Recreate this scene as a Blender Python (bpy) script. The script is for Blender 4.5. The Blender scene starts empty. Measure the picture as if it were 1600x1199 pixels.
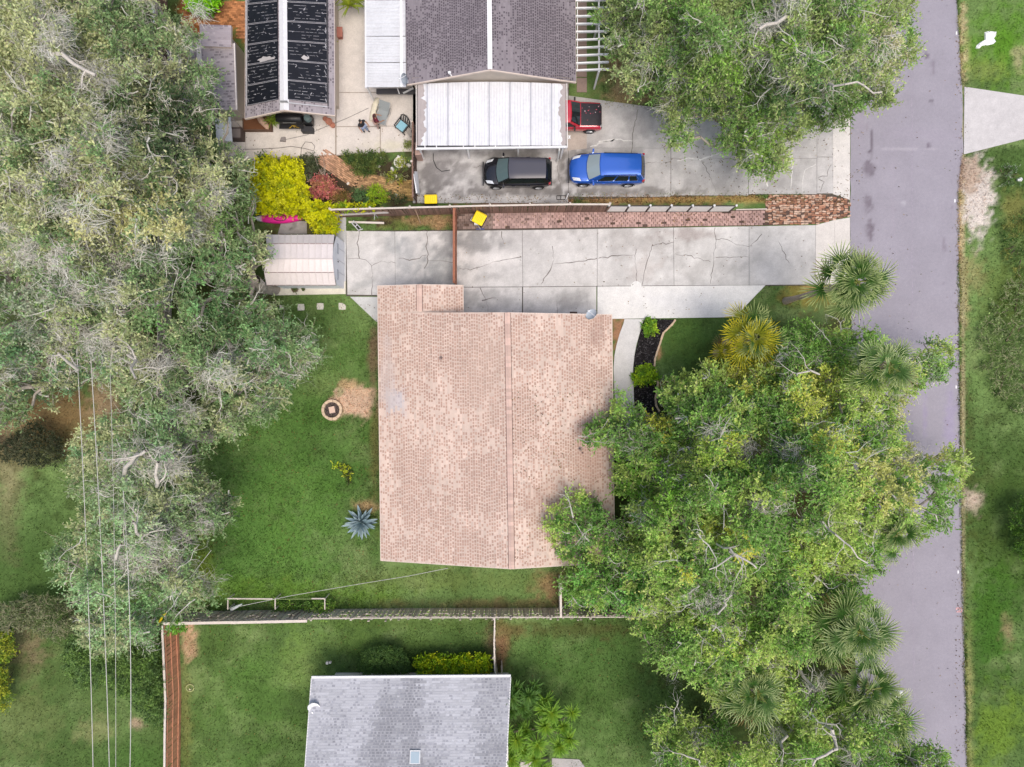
import bpy, math, random
import numpy as np
from mathutils import Vector, Matrix, Euler
sc = bpy.context.scene
COL = sc.collection
R = random.Random(11)
NR = np.random.default_rng(11)
pi = math.pi
# ---------------------------------------------------------------- camera, sky, sun, exposure
H = 42.6            # drone height in metres
S = 25.0            # photo pixels per metre on the ground
cam = bpy.data.cameras.new('camera'); camo = bpy.data.objects.new('camera', cam); COL.objects.link(camo)
camo.location = (0, 0, H); camo.rotation_euler = (0, 0, 0)
cam.sensor_width = 36.0; cam.lens = 36.0 * H * S / 1600.0; cam.clip_start = 0.5; cam.clip_end = 3000
sc.camera = camo
SUN_EL, SUN_AZ = math.radians(72), math.radians(152)     # azimuth from +Y towards +X
world = bpy.data.worlds.new('World'); sc.world = world; world.use_nodes = True
wn = world.node_tree.nodes; wl = world.node_tree.links
sky = wn.new('ShaderNodeTexSky'); sky.sky_type = 'NISHITA'; sky.sun_disc = False
sky.sun_elevation = SUN_EL; sky.sun_rotation = SUN_AZ
sky.air_density = 1.0; sky.dust_density = 4.5; sky.ozone_density = 0.6
wl.new(sky.outputs[0], wn['Background'].inputs[0]); wn['Background'].inputs[1].default_value = 0.15
sun = bpy.data.lights.new('sun', 'SUN'); suno = bpy.data.objects.new('sun', sun); COL.objects.link(suno)
sun.energy = 1.25; sun.angle = math.radians(26); sun.color = (1.0, 0.95, 0.87)
sd = Vector((math.sin(SUN_AZ) * math.cos(SUN_EL), math.cos(SUN_AZ) * math.cos(SUN_EL), math.sin(SUN_EL)))
suno.rotation_euler = sd.to_track_quat('Z', 'Y').to_euler(); suno.location = (20, 20, 60)
vs = sc.view_settings
vs.view_transform = 'Standard'; vs.look = 'None'; vs.gamma = 1.0; vs.use_curve_mapping = False
vs.exposure = 0.34
# ---------------------------------------------------------------- helpers
def P(px, py, h=0.0):
    """photo pixel -> the point at height h that it shows"""
    k = (H - h) / H / S
    return Vector(((px - 800.0) * k, (599.5 - py) * k, h))
def P2(px, py, h=0.0):
    v = P(px, py, h); return (v.x, v.y, v.z)
def lin(c): c /= 255.0; return c / 12.92 if c <= 0.04045 else ((c + 0.055) / 1.055) ** 2.4
def C(r, g, b, k=0.8): return (min(.85, lin(r) * k), min(.85, lin(g) * k), min(.85, lin(b) * k))
def _hash(ix, iy, s):
    n = (ix.astype(np.int64) * 374761393 + iy.astype(np.int64) * 668265263 + s * 1442695041) & 0xffffffff
    n = ((n ^ (n >> 13)) * 1274126177) & 0xffffffff
    return ((n ^ (n >> 16)) & 0xffff) / 65535.0
def vnoise(x, y, s=0):
    x = np.asarray(x, float); y = np.asarray(y, float)
    ix = np.floor(x); iy = np.floor(y); fx = x - ix; fy = y - iy
    fx = fx * fx * (3 - 2 * fx); fy = fy * fy * (3 - 2 * fy)
    a = _hash(ix, iy, s); b = _hash(ix + 1, iy, s); c = _hash(ix, iy + 1, s); d = _hash(ix + 1, iy + 1, s)
    return (a * (1 - fx) + b * fx) * (1 - fy) + (c * (1 - fx) + d * fx) * fy
def fbm(x, y, o=4, s=0):
    r = 0; a = .5; t = 0
    for i in range(o):
        r = r + a * vnoise(x, y, s + i * 17); t += a; a *= .55; x = np.asarray(x) * 2.03 + 5.1; y = np.asarray(y) * 2.03 + 1.7
    return r / t
def smooth(e0, e1, x):
    t = np.clip((np.asarray(x, float) - e0) / (e1 - e0), 0, 1); return t * t * (3 - 2 * t)
def pip(poly, x, y):
    x = np.asarray(x, float); y = np.asarray(y, float); ins = np.zeros(x.shape, bool); n = len(poly)
    for i in range(n):
        x1, y1 = poly[i]; x2, y2 = poly[(i + 1) % n]
        ins ^= ((y1 > y) != (y2 > y)) & (x < (x2 - x1) * (y - y1) / ((y2 - y1) or 1e-9) + x1)
    return ins
def edist(poly, x, y):
    d = np.full(np.asarray(x).shape, 1e9); n = len(poly)
    for i in range(n):
        a = np.array(poly[i], float); b = np.array(poly[(i + 1) % n], float); ab = b - a
        t = np.clip(((x - a[0]) * ab[0] + (y - a[1]) * ab[1]) / max(ab @ ab, 1e-9), 0, 1)
        d = np.minimum(d, np.hypot(x - a[0] - t * ab[0], y - a[1] - t * ab[1]))
    return d
def tag(o, label=None, cat=None, group=None, kind=None):
    for k, v in (('label', label), ('category', cat), ('group', group), ('kind', kind)):
        if v: o[k] = v
    return o
def thing(name, label, cat, loc=(0, 0, 0), rz=0.0, group=None):
    o = bpy.data.objects.new(name, None); COL.objects.link(o); o.location = loc; o.rotation_euler = (0, 0, rz)
    o.empty_display_size = .3
    return tag(o, label, cat, group)
def root(o):
    while o.parent: o = o.parent
    return o
def inst(name, mesh, parent, loc=(0, 0, 0), rot=(0, 0, 0), scale=(1, 1, 1)):
    o = bpy.data.objects.new(name, mesh); COL.objects.link(o); o.parent = parent
    o.location = loc; o.rotation_euler = rot; o.scale = scale; return o
class MB:
    def __init__(s): s.v = []; s.f = []; s.c = []; s.n = 0; s.m = []
    def add(s, v, f, col=(.5, .5, .5), mi=0):
        v = np.asarray(v, float).reshape(-1, 3); s.v.append(v)
        col = np.asarray(col, float)
        s.c.append(np.broadcast_to(col, (len(v), 3)) if col.ndim == 1 else col)
        if isinstance(f, np.ndarray): fl = [f]
        else:
            by = {}
            for q in f: by.setdefault(len(q), []).append(q)
            fl = [np.array(q) for q in by.values()]
        for q in fl: s.f.append(q + s.n); s.m.append(np.full(len(q), mi))
        s.n += len(v); return s
    def mesh(s, name, mats, off=None, smooth=False):
        me = bpy.data.meshes.new(name)
        v = np.concatenate(s.v)
        if off is not None: v = v - np.array(off)
        me.vertices.add(len(v)); me.vertices.foreach_set('co', v.ravel())
        li = np.concatenate([q.ravel() for q in s.f]); lt = np.concatenate([np.full(len(q), q.shape[1]) for q in s.f])
        ls = np.concatenate([[0], np.cumsum(lt)[:-1]])
        me.loops.add(len(li)); me.loops.foreach_set('vertex_index', li.astype(np.int32))
        me.polygons.add(len(lt)); me.polygons.foreach_set('loop_start', ls.astype(np.int32))
        try: me.polygons.foreach_set('loop_total', lt.astype(np.int32))
        except Exception: pass
        me.polygons.foreach_set('material_index', np.concatenate(s.m).astype(np.int32))
        me.polygons.foreach_set('use_smooth', np.full(len(lt), bool(smooth)))
        c = np.concatenate(s.c); c4 = np.ones((len(c), 4), np.float32); c4[:, :3] = c
        at = me.color_attributes.new('col', 'FLOAT_COLOR', 'POINT'); at.data.foreach_set('color', c4.ravel())
        me.update(calc_edges=True); me.validate()
        for m in (mats if isinstance(mats, (list, tuple)) else [mats]): me.materials.append(m)
        return me
    def build(s, name, mats, parent=None, local=False, smooth=False, kind=None, label=None):
        off = None
        if parent is not None and not local: off = tuple(root(parent).location)
        me = s.mesh(name, mats, off, smooth)
        o = bpy.data.objects.new(name, me); COL.objects.link(o)
        if parent is not None: o.parent = parent
        if kind: o['kind'] = kind
        if label: o['label'] = label
        return o
    # ---- shapes
    def box8(s, p, col=(.5, .5, .5), mi=0):   # p: bottom 4 (ccw) then top 4
        return s.add(p, [(3, 2, 1, 0), (4, 5, 6, 7), (0, 1, 5, 4), (1, 2, 6, 5), (2, 3, 7, 6), (3, 0, 4, 7)], col, mi)
    def box(s, c, d, col=(.5, .5, .5), rot=None, mi=0):
        x, y, z = d[0] / 2, d[1] / 2, d[2] / 2
        p = np.array([(-x, -y, -z), (x, -y, -z), (x, y, -z), (-x, y, -z), (-x, -y, z), (x, -y, z), (x, y, z), (-x, y, z)])
        if rot is not None: p = p @ np.array(rot.to_matrix() if hasattr(rot, 'to_matrix') else rot).T
        return s.box8(p + np.array(c), col, mi)
    def bar(s, a, b, w, h, col=(.5, .5, .5), mi=0):
        a = Vector(a); b = Vector(b); d = (b - a); L = d.length; d.normalize()
        up = Vector((0, 0, 1)) if abs(d.z) < .95 else Vector((1, 0, 0))
        sx = d.cross(up).normalized(); u = sx.cross(d)
        p = [a - sx * w / 2 - u * h / 2, a + sx * w / 2 - u * h / 2, b + sx * w / 2 - u * h / 2, b - sx * w / 2 - u * h / 2]
        p += [q + u * h for q in p]
        return s.box8([tuple(q) for q in p], col, mi)
    def tube(s, pts, rad, n=6, col=(.5, .5, .5), mi=0, cap=True):
        pts = [Vector(p) for p in pts]; m = len(pts)
        if not hasattr(rad, '__len__'): rad = [rad] * m
        V = []; up = None
        for i, p in enumerate(pts):
            d = (pts[min(i + 1, m - 1)] - pts[max(i - 1, 0)]).normalized()
            if up is None: up = Vector((0, 0, 1)) if abs(d.z) < .9 else Vector((1, 0, 0))
            x = d.cross(up).normalized(); up = x.cross(d)
            for k in range(n):
                a = 2 * pi * k / n; V.append(tuple(p + (x * math.cos(a) + up * math.sin(a)) * rad[i]))
        F = [(i * n + k, i * n + (k + 1) % n, (i + 1) * n + (k + 1) % n, (i + 1) * n + k) for i in range(m - 1) for k in range(n)]
        if cap: F += [tuple(range(n))[::-1], tuple((m - 1) * n + k for k in range(n))]
        return s.add(V, F, col, mi)
    def lathe(s, prof, c=(0, 0, 0), n=20, col=(.5, .5, .5), mi=0, axis='z'):
        V = []
        for r, z in prof:
            for k in range(n):
                a = 2 * pi * k / n
                q = (r * math.cos(a), r * math.sin(a), z)
                if axis == 'y': q = (q[0], q[2], q[1])
                if axis == 'x': q = (q[2], q[0], q[1])
                V.append((q[0] + c[0], q[1] + c[1], q[2] + c[2]))
        m = len(prof)
        F = [(i * n + k, i * n + (k + 1) % n, (i + 1) * n + (k + 1) % n, (i + 1) * n + k) for i in range(m - 1) for k in range(n)]
        if axis == 'y': F = [q[::-1] for q in F]
        return s.add(V, F, col, mi)
    def prism(s, poly, z0, z1, col=(.5, .5, .5), mi=0):   # poly: xy world
        n = len(poly); V = [(x, y, z0) for x, y in poly] + [(x, y, z1) for x, y in poly]
        area = sum(poly[i][0] * poly[(i + 1) % n][1] - poly[(i + 1) % n][0] * poly[i][1] for i in range(n))
        top = tuple(range(n, 2 * n)); F = [top if area > 0 else top[::-1]]
        for i in range(n):
            j = (i + 1) % n; q = (i, j, n + j, n + i); F.append(q if area > 0 else q[::-1])
        return s.add(V, F, col, mi)
    def grid(s, fn, nu, nv, colf=None, mi=0, flip=False):  # fn(u,v)->(x,y,z) arrays
        u, v = np.meshgrid(np.linspace(0, 1, nu + 1), np.linspace(0, 1, nv + 1), indexing='ij')
        x, y, z = fn(u.ravel(), v.ravel())
        V = np.stack([x, y, np.broadcast_to(z, x.shape)], 1)
        i, j = np.meshgrid(np.arange(nu), np.arange(nv), indexing='ij'); a = (i * (nv + 1) + j).ravel()
        F = np.stack([a, a + nv + 1, a + nv + 2, a + 1], 1)
        if flip: F = F[:, ::-1]
        return s.add(V, F, (.5, .5, .5) if colf is None else colf(x, y), mi)
def bil(A, B, Cc, D):
    A, B, Cc, D = [np.array(q, float) for q in (A, B, Cc, D)]
    def f(u, v):
        u = np.asarray(u)[..., None]; v = np.asarray(v)[..., None]
        return A * (1 - u) * (1 - v) + B * u * (1 - v) + Cc * u * v + D * (1 - u) * v
    return f
def bilg(A, B, Cc, D):
    f = bil(A, B, Cc, D)
    def g(u, v): q = f(u, v); return q[:, 0], q[:, 1], q[:, 2]
    return g
def mat(name, col=None, rough=.8, nz=None, bump=None, metal=0.0, orand=0.0, spec=.5, trans=0.0, isl=0.0, coat=0.0, emit=None, alpha=None, orr=None):
    """col None: the mesh's own colour attribute. nz/bump: list of (scale, amount)."""
    m = bpy.data.materials.new(name); m.use_nodes = True
    nt = m.node_tree; N = nt.nodes; Lk = nt.links; bs = N['Principled BSDF']
    bs.inputs['Roughness'].default_value = rough; bs.inputs['Metallic'].default_value = metal
    bs.inputs['Specular IOR Level'].default_value = spec
    if coat: bs.inputs['Coat Weight'].default_value = coat; bs.inputs['Coat Roughness'].default_value = .04
    if col is None:
        at = N.new('ShaderNodeAttribute'); at.attribute_name = 'col'; out = at.outputs['Color']
    else:
        rg = N.new('ShaderNodeRGB'); rg.outputs[0].default_value = (*col, 1); out = rg.outputs[0]
    tc = N.new('ShaderNodeTexCoord')
    def mul(o, fac):
        mx = N.new('ShaderNodeMix'); mx.data_type = 'RGBA'; mx.blend_type = 'MULTIPLY'; mx.inputs[0].default_value = 1
        Lk.new(o, mx.inputs[6]); Lk.new(fac, mx.inputs[7]); return mx.outputs[2]
    def rng(sock, lo, hi):
        mr = N.new('ShaderNodeMapRange'); mr.inputs[3].default_value = lo; mr.inputs[4].default_value = hi
        Lk.new(sock, mr.inputs[0]); return mr
    for q in (nz or []):
        t = N.new('ShaderNodeTexNoise'); t.inputs['Scale'].default_value = q[0]; t.inputs['Detail'].default_value = 4
        t.inputs['Roughness'].default_value = .65
        src = tc.outputs['Object']
        if len(q) > 2:
            mp = N.new('ShaderNodeMapping'); mp.inputs['Scale'].default_value = q[2]; Lk.new(src, mp.inputs[0]); src = mp.outputs[0]
        Lk.new(src, t.inputs['Vector'])
        mr = rng(t.outputs[0], 1 - q[1], 1 + q[1]); mr.inputs[1].default_value = .25; mr.inputs[2].default_value = .75
        out = mul(out, mr.outputs[0])
    if orand:
        oi = N.new('ShaderNodeObjectInfo'); out = mul(out, rng(oi.outputs['Random'], 1 - orand, 1 + orand).outputs[0])
    if isl:
        g = N.new('ShaderNodeNewGeometry'); out = mul(out, rng(g.outputs['Random Per Island'], 1 - isl, 1 + isl).outputs[0])
    Lk.new(out, bs.inputs['Base Color'])
    if bump:
        prev = None
        for scl, st, dist in bump:
            t = N.new('ShaderNodeTexNoise'); t.inputs['Scale'].default_value = scl; t.inputs['Detail'].default_value = 5
            Lk.new(tc.outputs['Object'], t.inputs['Vector'])
            b = N.new('ShaderNodeBump'); b.inputs['Strength'].default_value = st; b.inputs['Distance'].default_value = dist
            Lk.new(t.outputs[0], b.inputs['Height'])
            if prev: Lk.new(prev, b.inputs['Normal'])
            prev = b.outputs[0]
        Lk.new(prev, bs.inputs['Normal'])
    if trans:
        tr = N.new('ShaderNodeBsdfTranslucent'); ms = N.new('ShaderNodeMixShader'); ms.inputs[0].default_value = trans
        Lk.new(out, tr.inputs[0]); Lk.new(bs.outputs[0], ms.inputs[1]); Lk.new(tr.outputs[0], ms.inputs[2])
        Lk.new(ms.outputs[0], N['Material Output'].inputs[0])
    return m
def glassmat(name, col, rough=.05):
    return mat(name, col, rough=rough, spec=.8)
M = dict(
    lawn=mat('lawn', None, .95, [(1.3, .12), (4.5, .16), (11, .26), (38, .35)], [(30, .5, .04)], spec=.1),
    blade=mat('blade', None, .8, trans=.3, spec=.2),
    asphalt=mat('asphalt', None, .9, [(.5, .07), (6, .06), (25, .10), (90, .2)], [(80, .3, .01)], spec=.2),
    concrete=mat('concrete', None, .9, [(2.2, .09), (14, .12), (60, .14)], [(40, .2, .01)], orand=.035, spec=.25),
    gap=mat('joint_dirt', C(95, 88, 80), .95, [(6, .3)]),
    crack=mat('crack', None, .95, [(5, .3)]),
    shingle=mat('shingle', None, .95, [(.7, .07), (30, .12)], [(60, .3, .01)], spec=.15, isl=.06),
    white=mat('white_paint', C(244, 243, 241, .86), .55, [(.9, .05), (7, .05)], spec=.3),
    tan=mat('tan_stucco', C(214, 200, 184), .9, [(3, .06), (30, .06)]),
    trim=mat('cream_trim', C(232, 214, 200), .7, [(2, .06)]),
    wood_red=mat('stained_wood', C(176, 116, 88), .85, [(3, .18), (14, .2)], orand=.2),
    wood_brown=mat('brown_wood', C(142, 112, 98), .9, [(3, .18), (14, .22)], orand=.22),
    wood_gray=mat('weathered_wood', C(204, 192, 180, .95), .9, [(3, .15), (14, .2)], orand=.22),
    wood_orange=mat('orange_wood', C(212, 150, 116, .88), .85, [(3, .15), (14, .18)], orand=.16),
    wood_dark=mat('dark_wood', C(96, 74, 64), .9, [(3, .2), (14, .2)], orand=.2),
    wood_pale=mat('pale_rail_wood', C(226, 214, 202), .85, [(3, .1), (14, .12)], orand=.08),
    black=mat('black_plastic', (.012, .012, .014), .45, [(5, .2)]),
    rubber=mat('rubber', (.018, .018, .02), .8),
    metal=mat('bare_metal', (.55, .56, .58), .35, [(6, .1)], metal=.8),
    alu=mat('white_aluminium', C(232, 233, 236, .76), .5, [(1.1, .09), (9, .08), (4, .08, (.3, 3, 1))], spec=.3),
    leaf=mat('leaf', None, .55, trans=.4, spec=.3),
    bark=mat('oak_bark', C(178, 168, 156, .8), .9, [(1.6, .2), (9, .25)], [(12, .6, .03)]),
    palmbark=mat('palm_bark', C(204, 184, 166), .9, [(4, .2), (20, .25)], [(14, .8, .04)]),
    moss=mat('spanish_moss', None, .95, trans=.2, spec=.1),
    twig=mat('pale_twig', C(206, 200, 186), .9, [(5, .2)]),
    bark2=mat('vc_bark', None, .9, [(3, .15), (14, .2)]),
    brick=mat('brick', None, .9, [(8, .12), (40, .15)], orand=.0, spec=.2),
    paver=mat('paver', C(190, 158, 150), .9, [(8, .12), (40, .15)], orand=.2, spec=.2),
    stone=mat('edging_stone', C(222, 196, 166), .9, [(6, .15), (30, .15)], orand=.12),
    mulch=mat('mulch', None, .95, spec=.15),
    vc=mat('painted', None, .6, [(5, .08)]),
    vcr=mat('rough_paint', None, .85, [(5, .12), (25, .1)]),
    skin=mat('skin', C(196, 150, 122), .6), hairm=mat('hair', (.02, .015, .012), .7),
    yellow=mat('yellow_plastic', C(255, 218, 0, .9), .5, [(3, .04)]),
    pink=mat('pink_plastic', C(236, 40, 150, .9), .35, [(2, .06)]),
    wire=mat('wire', C(205, 202, 196), .6),
)
# ---------------------------------------------------------------- ground
def w2p(x, y): return 800 + 25 * np.asarray(x), 599.5 - 25 * np.asarray(y)
LEAFLIT = C(92, 78, 52)
ZONES = [  # px, py, rx, ry, colour, strength, edge noise
    (150, 300, 270, 420, C(78, 76, 46), .75), (120, 1060, 150, 180, C(84, 106, 56), .7),
    (90, 660, 110, 55, C(142, 118, 82), .9), (170, 640, 30, 50, C(182, 158, 126), .8), (15, 760, 25, 110, C(160, 140, 112), .6),
    (60, 850, 90, 110, C(72, 100, 48), .6), (30, 1030, 50, 40, C(120, 105, 80), .4), (45, 1000, 25, 40, C(150, 130, 106), .6),
    (30, 1130, 70, 60, C(120, 132, 80), .5), (150, 1140, 40, 20, C(160, 160, 110), .5), (215, 1130, 14, 10, C(190, 165, 140), .8),
    (455, 720, 130, 250, C(84, 124, 54), .6), (420, 850, 110, 120, C(96, 138, 58), .5), (380, 780, 50, 120, C(88, 126, 60), .5),
    (460, 930, 160, 22, C(112, 148, 52), .5), (315, 880, 16, 60, C(122, 140, 44), .7), (500, 600, 50, 20, C(130, 148, 90), .5),
    (557, 628, 36, 24, C(214, 184, 158), 1.6), (575, 612, 30, 8, C(208, 178, 150), 1.3), (545, 600, 20, 6, C(196, 170, 130), .9),
    (584, 560, 8, 60, C(132, 112, 88), .9), (586, 700, 8, 90, C(120, 118, 70), .8), (570, 790, 22, 9, C(176, 150, 112), .9),
    (760, 945, 130, 9, C(140, 118, 84), .6), (856, 915, 22, 32, C(160, 130, 96), .9), (700, 905, 180, 16, C(112, 124, 66), .4),
    (784, 1010, 14, 50, C(150, 118, 88), 1.0), (768, 1000, 12, 40, C(170, 140, 112), .6), (800, 985, 40, 12, C(126, 108, 72), .8),
    (296, 1005, 13, 40, C(206, 172, 140), 1.3), (290, 1100, 10, 90, C(150, 146, 90), .5),
    (470, 1040, 40, 50, C(128, 150, 84), .7), (560, 1010, 130, 25, C(112, 140, 70), .4), (400, 1090, 90, 90, C(94, 132, 58), .4),
    (350, 1010, 60, 20, C(82, 106, 52), .5), (620, 975, 200, 10, C(88, 112, 54), .6), (940, 1030, 140, 50, C(84, 122, 58), .4),
    (900, 985, 110, 12, C(84, 88, 48), .7), (1000, 1130, 140, 70, C(72, 104, 46), .6),
    (605, 1030, 50, 30, C(62, 88, 38), .6),
    (1250, 800, 240, 290, LEAFLIT, .85), (1200, 1100, 160, 110, C(78, 92, 46), .6), (1370, 800, 40, 330, C(120, 108, 84), .5),
    (1130, 60, 180, 140, C(112, 102, 64), .8), (968, 105, 28, 55, C(178, 160, 118), 1.1), (1000, 150, 50, 16, C(170, 152, 112), .9),
    (1080, 540, 70, 60, C(80, 116, 50), .6), (1030, 552, 5, 12, C(190, 150, 110), 1.2), (1034, 605, 5, 12, C(160, 112, 70), 1.1),
    (1260, 462, 42, 20, C(148, 138, 70), .9), (1275, 450, 20, 8, C(178, 148, 96), .8),
    (1505, 70, 9, 80, C(196, 182, 140), 1.4), (1503, 340, 9, 110, C(200, 180, 138), 1.4), (1506, 470, 14, 60, C(176, 164, 120), .9),
    (1504, 620, 4, 600, C(176, 168, 130), 1.0), (1514, 1080, 8, 130, C(170, 168, 110), .8),
    (1528, 322, 27, 76, C(218, 208, 198), 1.7), (1515, 270, 22, 24, C(188, 168, 150), 1.2), (1526, 430, 25, 40, C(176, 164, 118), .7),
    (1524, 782, 18, 20, C(206, 186, 168), 1.8), (1585, 330, 22, 40, C(150, 140, 80), .5),
    (1570, 70, 60, 70, C(92, 142, 32), .8), (1545, 110, 40, 20, C(168, 174, 100), .35), (1590, 90, 12, 26, C(196, 182, 146), .6),
    (1570, 800, 60, 120, C(72, 98, 42), .6), (1570, 560, 40, 140, C(78, 100, 52), .7), (1550, 980, 45, 90, C(66, 112, 34), .7),
    (1555, 1130, 40, 60, C(116, 146, 54), .8), (1575, 985, 10, 24, C(150, 136, 100), .8), (1560, 440, 60, 60, C(96, 112, 52), .6),
    (655, 347, 60, 10, C(156, 132, 96), 1.2), (625, 352, 26, 8, C(104, 124, 62), .9), (690, 348, 20, 12, C(168, 140, 104), 1.0), (450, 352, 60, 26, C(96, 88, 56), 1.0),
    (1050, 312, 210, 8, C(172, 138, 98), 1.5), (1120, 313, 130, 4, C(176, 160, 96), .9), (800, 318, 100, 5, C(140, 104, 82), 1.2),
    (968, 540, 12, 60, C(172, 130, 100), 1.4), (340, 40, 60, 50, C(170, 110, 66), 1.2),
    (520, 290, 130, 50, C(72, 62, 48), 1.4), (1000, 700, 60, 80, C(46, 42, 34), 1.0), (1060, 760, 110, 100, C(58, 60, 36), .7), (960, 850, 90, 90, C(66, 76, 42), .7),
    (250, 330, 26, 330, C(90, 100, 50), .5), (430, 455, 30, 10, C(92, 110, 60), .6), (410, 470, 14, 30, C(120, 112, 84), .5),
    (210, 1180, 60, 30, C(84, 124, 54), .5), (260, 560, 90, 90, C(70, 70, 46), .6), (200, 740, 90, 70, C(72, 84, 46), .6),
]
def ground_col(x, y):
    px, py = w2p(x, y)
    a = fbm(x * .16, y * .16, 4, 3)[:, None]; b = fbm(x * .7, y * .7, 4, 9)[:, None]; c = fbm(x * 2.6, y * 2.6, 3, 21)[:, None]
    g1 = np.array(C(82, 108, 55)); g2 = np.array(C(113, 140, 80)); g3 = np.array(C(142, 160, 104))
    col = g1 + (g2 - g1) * smooth(.32, .68, a) ; col = col + (g3 - col) * smooth(.52, .8, b) * .5
    col = col * (.84 + .34 * c)
    wx = (fbm(x * .5, y * .5, 4, 40) - .5); wy = (fbm(x * .5, y * .5, 4, 60) - .5); fine = fbm(x * 3, y * 3, 3, 77) - .5
    for z in ZONES:
        cx, cy, rx, ry, cc, st = z
        m = (np.abs(px - cx) < rx * 2.4 + 6) & (np.abs(py - cy) < ry * 2.4 + 6)
        if not m.any(): continue
        d = np.hypot((px[m] - cx) / rx, (py[m] - cy) / ry) + wx[m] * 1.3 + fine[m] * 1.5
        hard = .42 if st > 1.15 else .75
        w = (np.clip(st, 0, 1) * (1 - smooth(1 - hard, 1 + hard * .5, d)))[:, None]
        cc = np.array(cc) * (.86 + .28 * c[m])
        col[m] = col[m] * (1 - w) + cc * w
    return np.clip(col, 0.005, .85)
ax = np.concatenate([[-400, -150, -70, -50], np.arange(-40, 40.01, .2), [50, 70, 150, 400]])
ay = np.concatenate([[-400, -150, -60, -40], np.arange(-30, 30.01, .2), [40, 60, 150, 400]])
gx, gy = np.meshgrid(ax, ay, indexing='ij'); gx = gx.ravel(); gy = gy.ravel()
i, j = np.meshgrid(np.arange(len(ax) - 1), np.arange(len(ay) - 1), indexing='ij'); a0 = (i * len(ay) + j).ravel()
g = MB(); g.add(np.stack([gx, gy, np.zeros_like(gx)], 1), np.stack([a0, a0 + len(ay), a0 + len(ay) + 1, a0 + 1], 1), ground_col(gx, gy))
g.build('ground', M['lawn'], kind='structure')
# ---------------------------------------------------------------- flat built surfaces
def stains(base, spots, amp=.1, sc_=.8, seed=5, streak=None):
    base = np.array(base)
    def f(x, y):
        px, py = w2p(x, y)
        n = fbm(x * sc_, y * sc_, 5, seed); n2 = fbm(x * 3.1, y * 3.1, 3, seed + 9)
        col = base[None] * (1 + amp * 2 * (n[:, None] - .5) + amp * (n2[:, None] - .5))
        for cx, cy, rx, ry, cc, st in spots:
            d = np.hypot((px - cx) / rx, (py - cy) / ry) + (n - .5) * 1.6 + (n2 - .5) * 1.3
            w = (np.minimum(1, st * .92) * (1 - smooth(.3, 1.15, d)))[:, None]
            col = col * (1 - w) + np.array(cc)[None] * (.9 + .2 * n2[:, None]) * w
        return np.clip(col, .01, .85)
    return f
def slab(name, quad, colf, parent, z0=0.0, z1=.05, res=.14, material=None, gapx=.010):
    """quad: photo px corners (top-left, bottom-left, bottom-right, top-right) on the ground"""
    q = [np.array(P2(*c)) for c in quad]; cen = sum(q) / 4
    q = [c + (cen - c) / np.linalg.norm(cen - c) * gapx * 1.4 for c in q]
    nu = max(2, int(np.linalg.norm(q[1] - q[2]) / res)); nv = max(2, int(np.linalg.norm(q[0] - q[1]) / res))
    f = bil(q[1], q[2], q[3], q[0]); mb = MB()
    def fn(u, v): w = f(u, v); return w[:, 0], w[:, 1], z1 + 0 * w[:, 0]
    mb.grid(fn, nu, nv, colf)
    for a, b in ((q[1], q[2]), (q[2], q[3]), (q[3], q[0]), (q[0], q[1])):
        v = np.array([(a[0], a[1], z0), (b[0], b[1], z0), (b[0], b[1], z1), (a[0], a[1], z1)])
        mb.add(v, [(0, 1, 2, 3)], colf(v[:, 0], v[:, 1]))
    return mb.build(name, material or M['concrete'], parent)
def ribbon(mb, pts, w, z, col, jit=.5):
    pw = [np.array(P2(*p))[:2] for p in pts]; out = []
    for a, b in zip(pw[:-1], pw[1:]):
        n = max(2, int(np.linalg.norm(b - a) / .18))
        for k in range(n): out.append(a + (b - a) * k / n)
    out.append(pw[-1]); out = np.array(out)
    if jit: out[1:-1] += NR.normal(0, .03 * jit, out[1:-1].shape)
    d = np.gradient(out, axis=0); nrm = np.stack([-d[:, 1], d[:, 0]], 1); nrm /= np.linalg.norm(nrm, axis=1)[:, None] + 1e-9
    ww = (w / 2 * (.35 + 1.5 * vnoise(np.arange(len(out)) * .22, 0 * out[:, 0], int(abs(out[0, 0] * 91)) % 999) ** 1.3) * NR.uniform(.7, 1.3, len(out)))[:, None] if jit else np.full((len(out), 1), w / 2)
    L = out + nrm * ww; Rr = out - nrm * ww; n = len(out)
    V = np.concatenate([np.c_[L, np.full(n, z)], np.c_[Rr, np.full(n, z)]])
    F = np.array([(k + n, k + n + 1, k + 1, k) for k in range(n - 1)]); mb.add(V, F, col)
DK = C(70, 68, 66)
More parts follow.
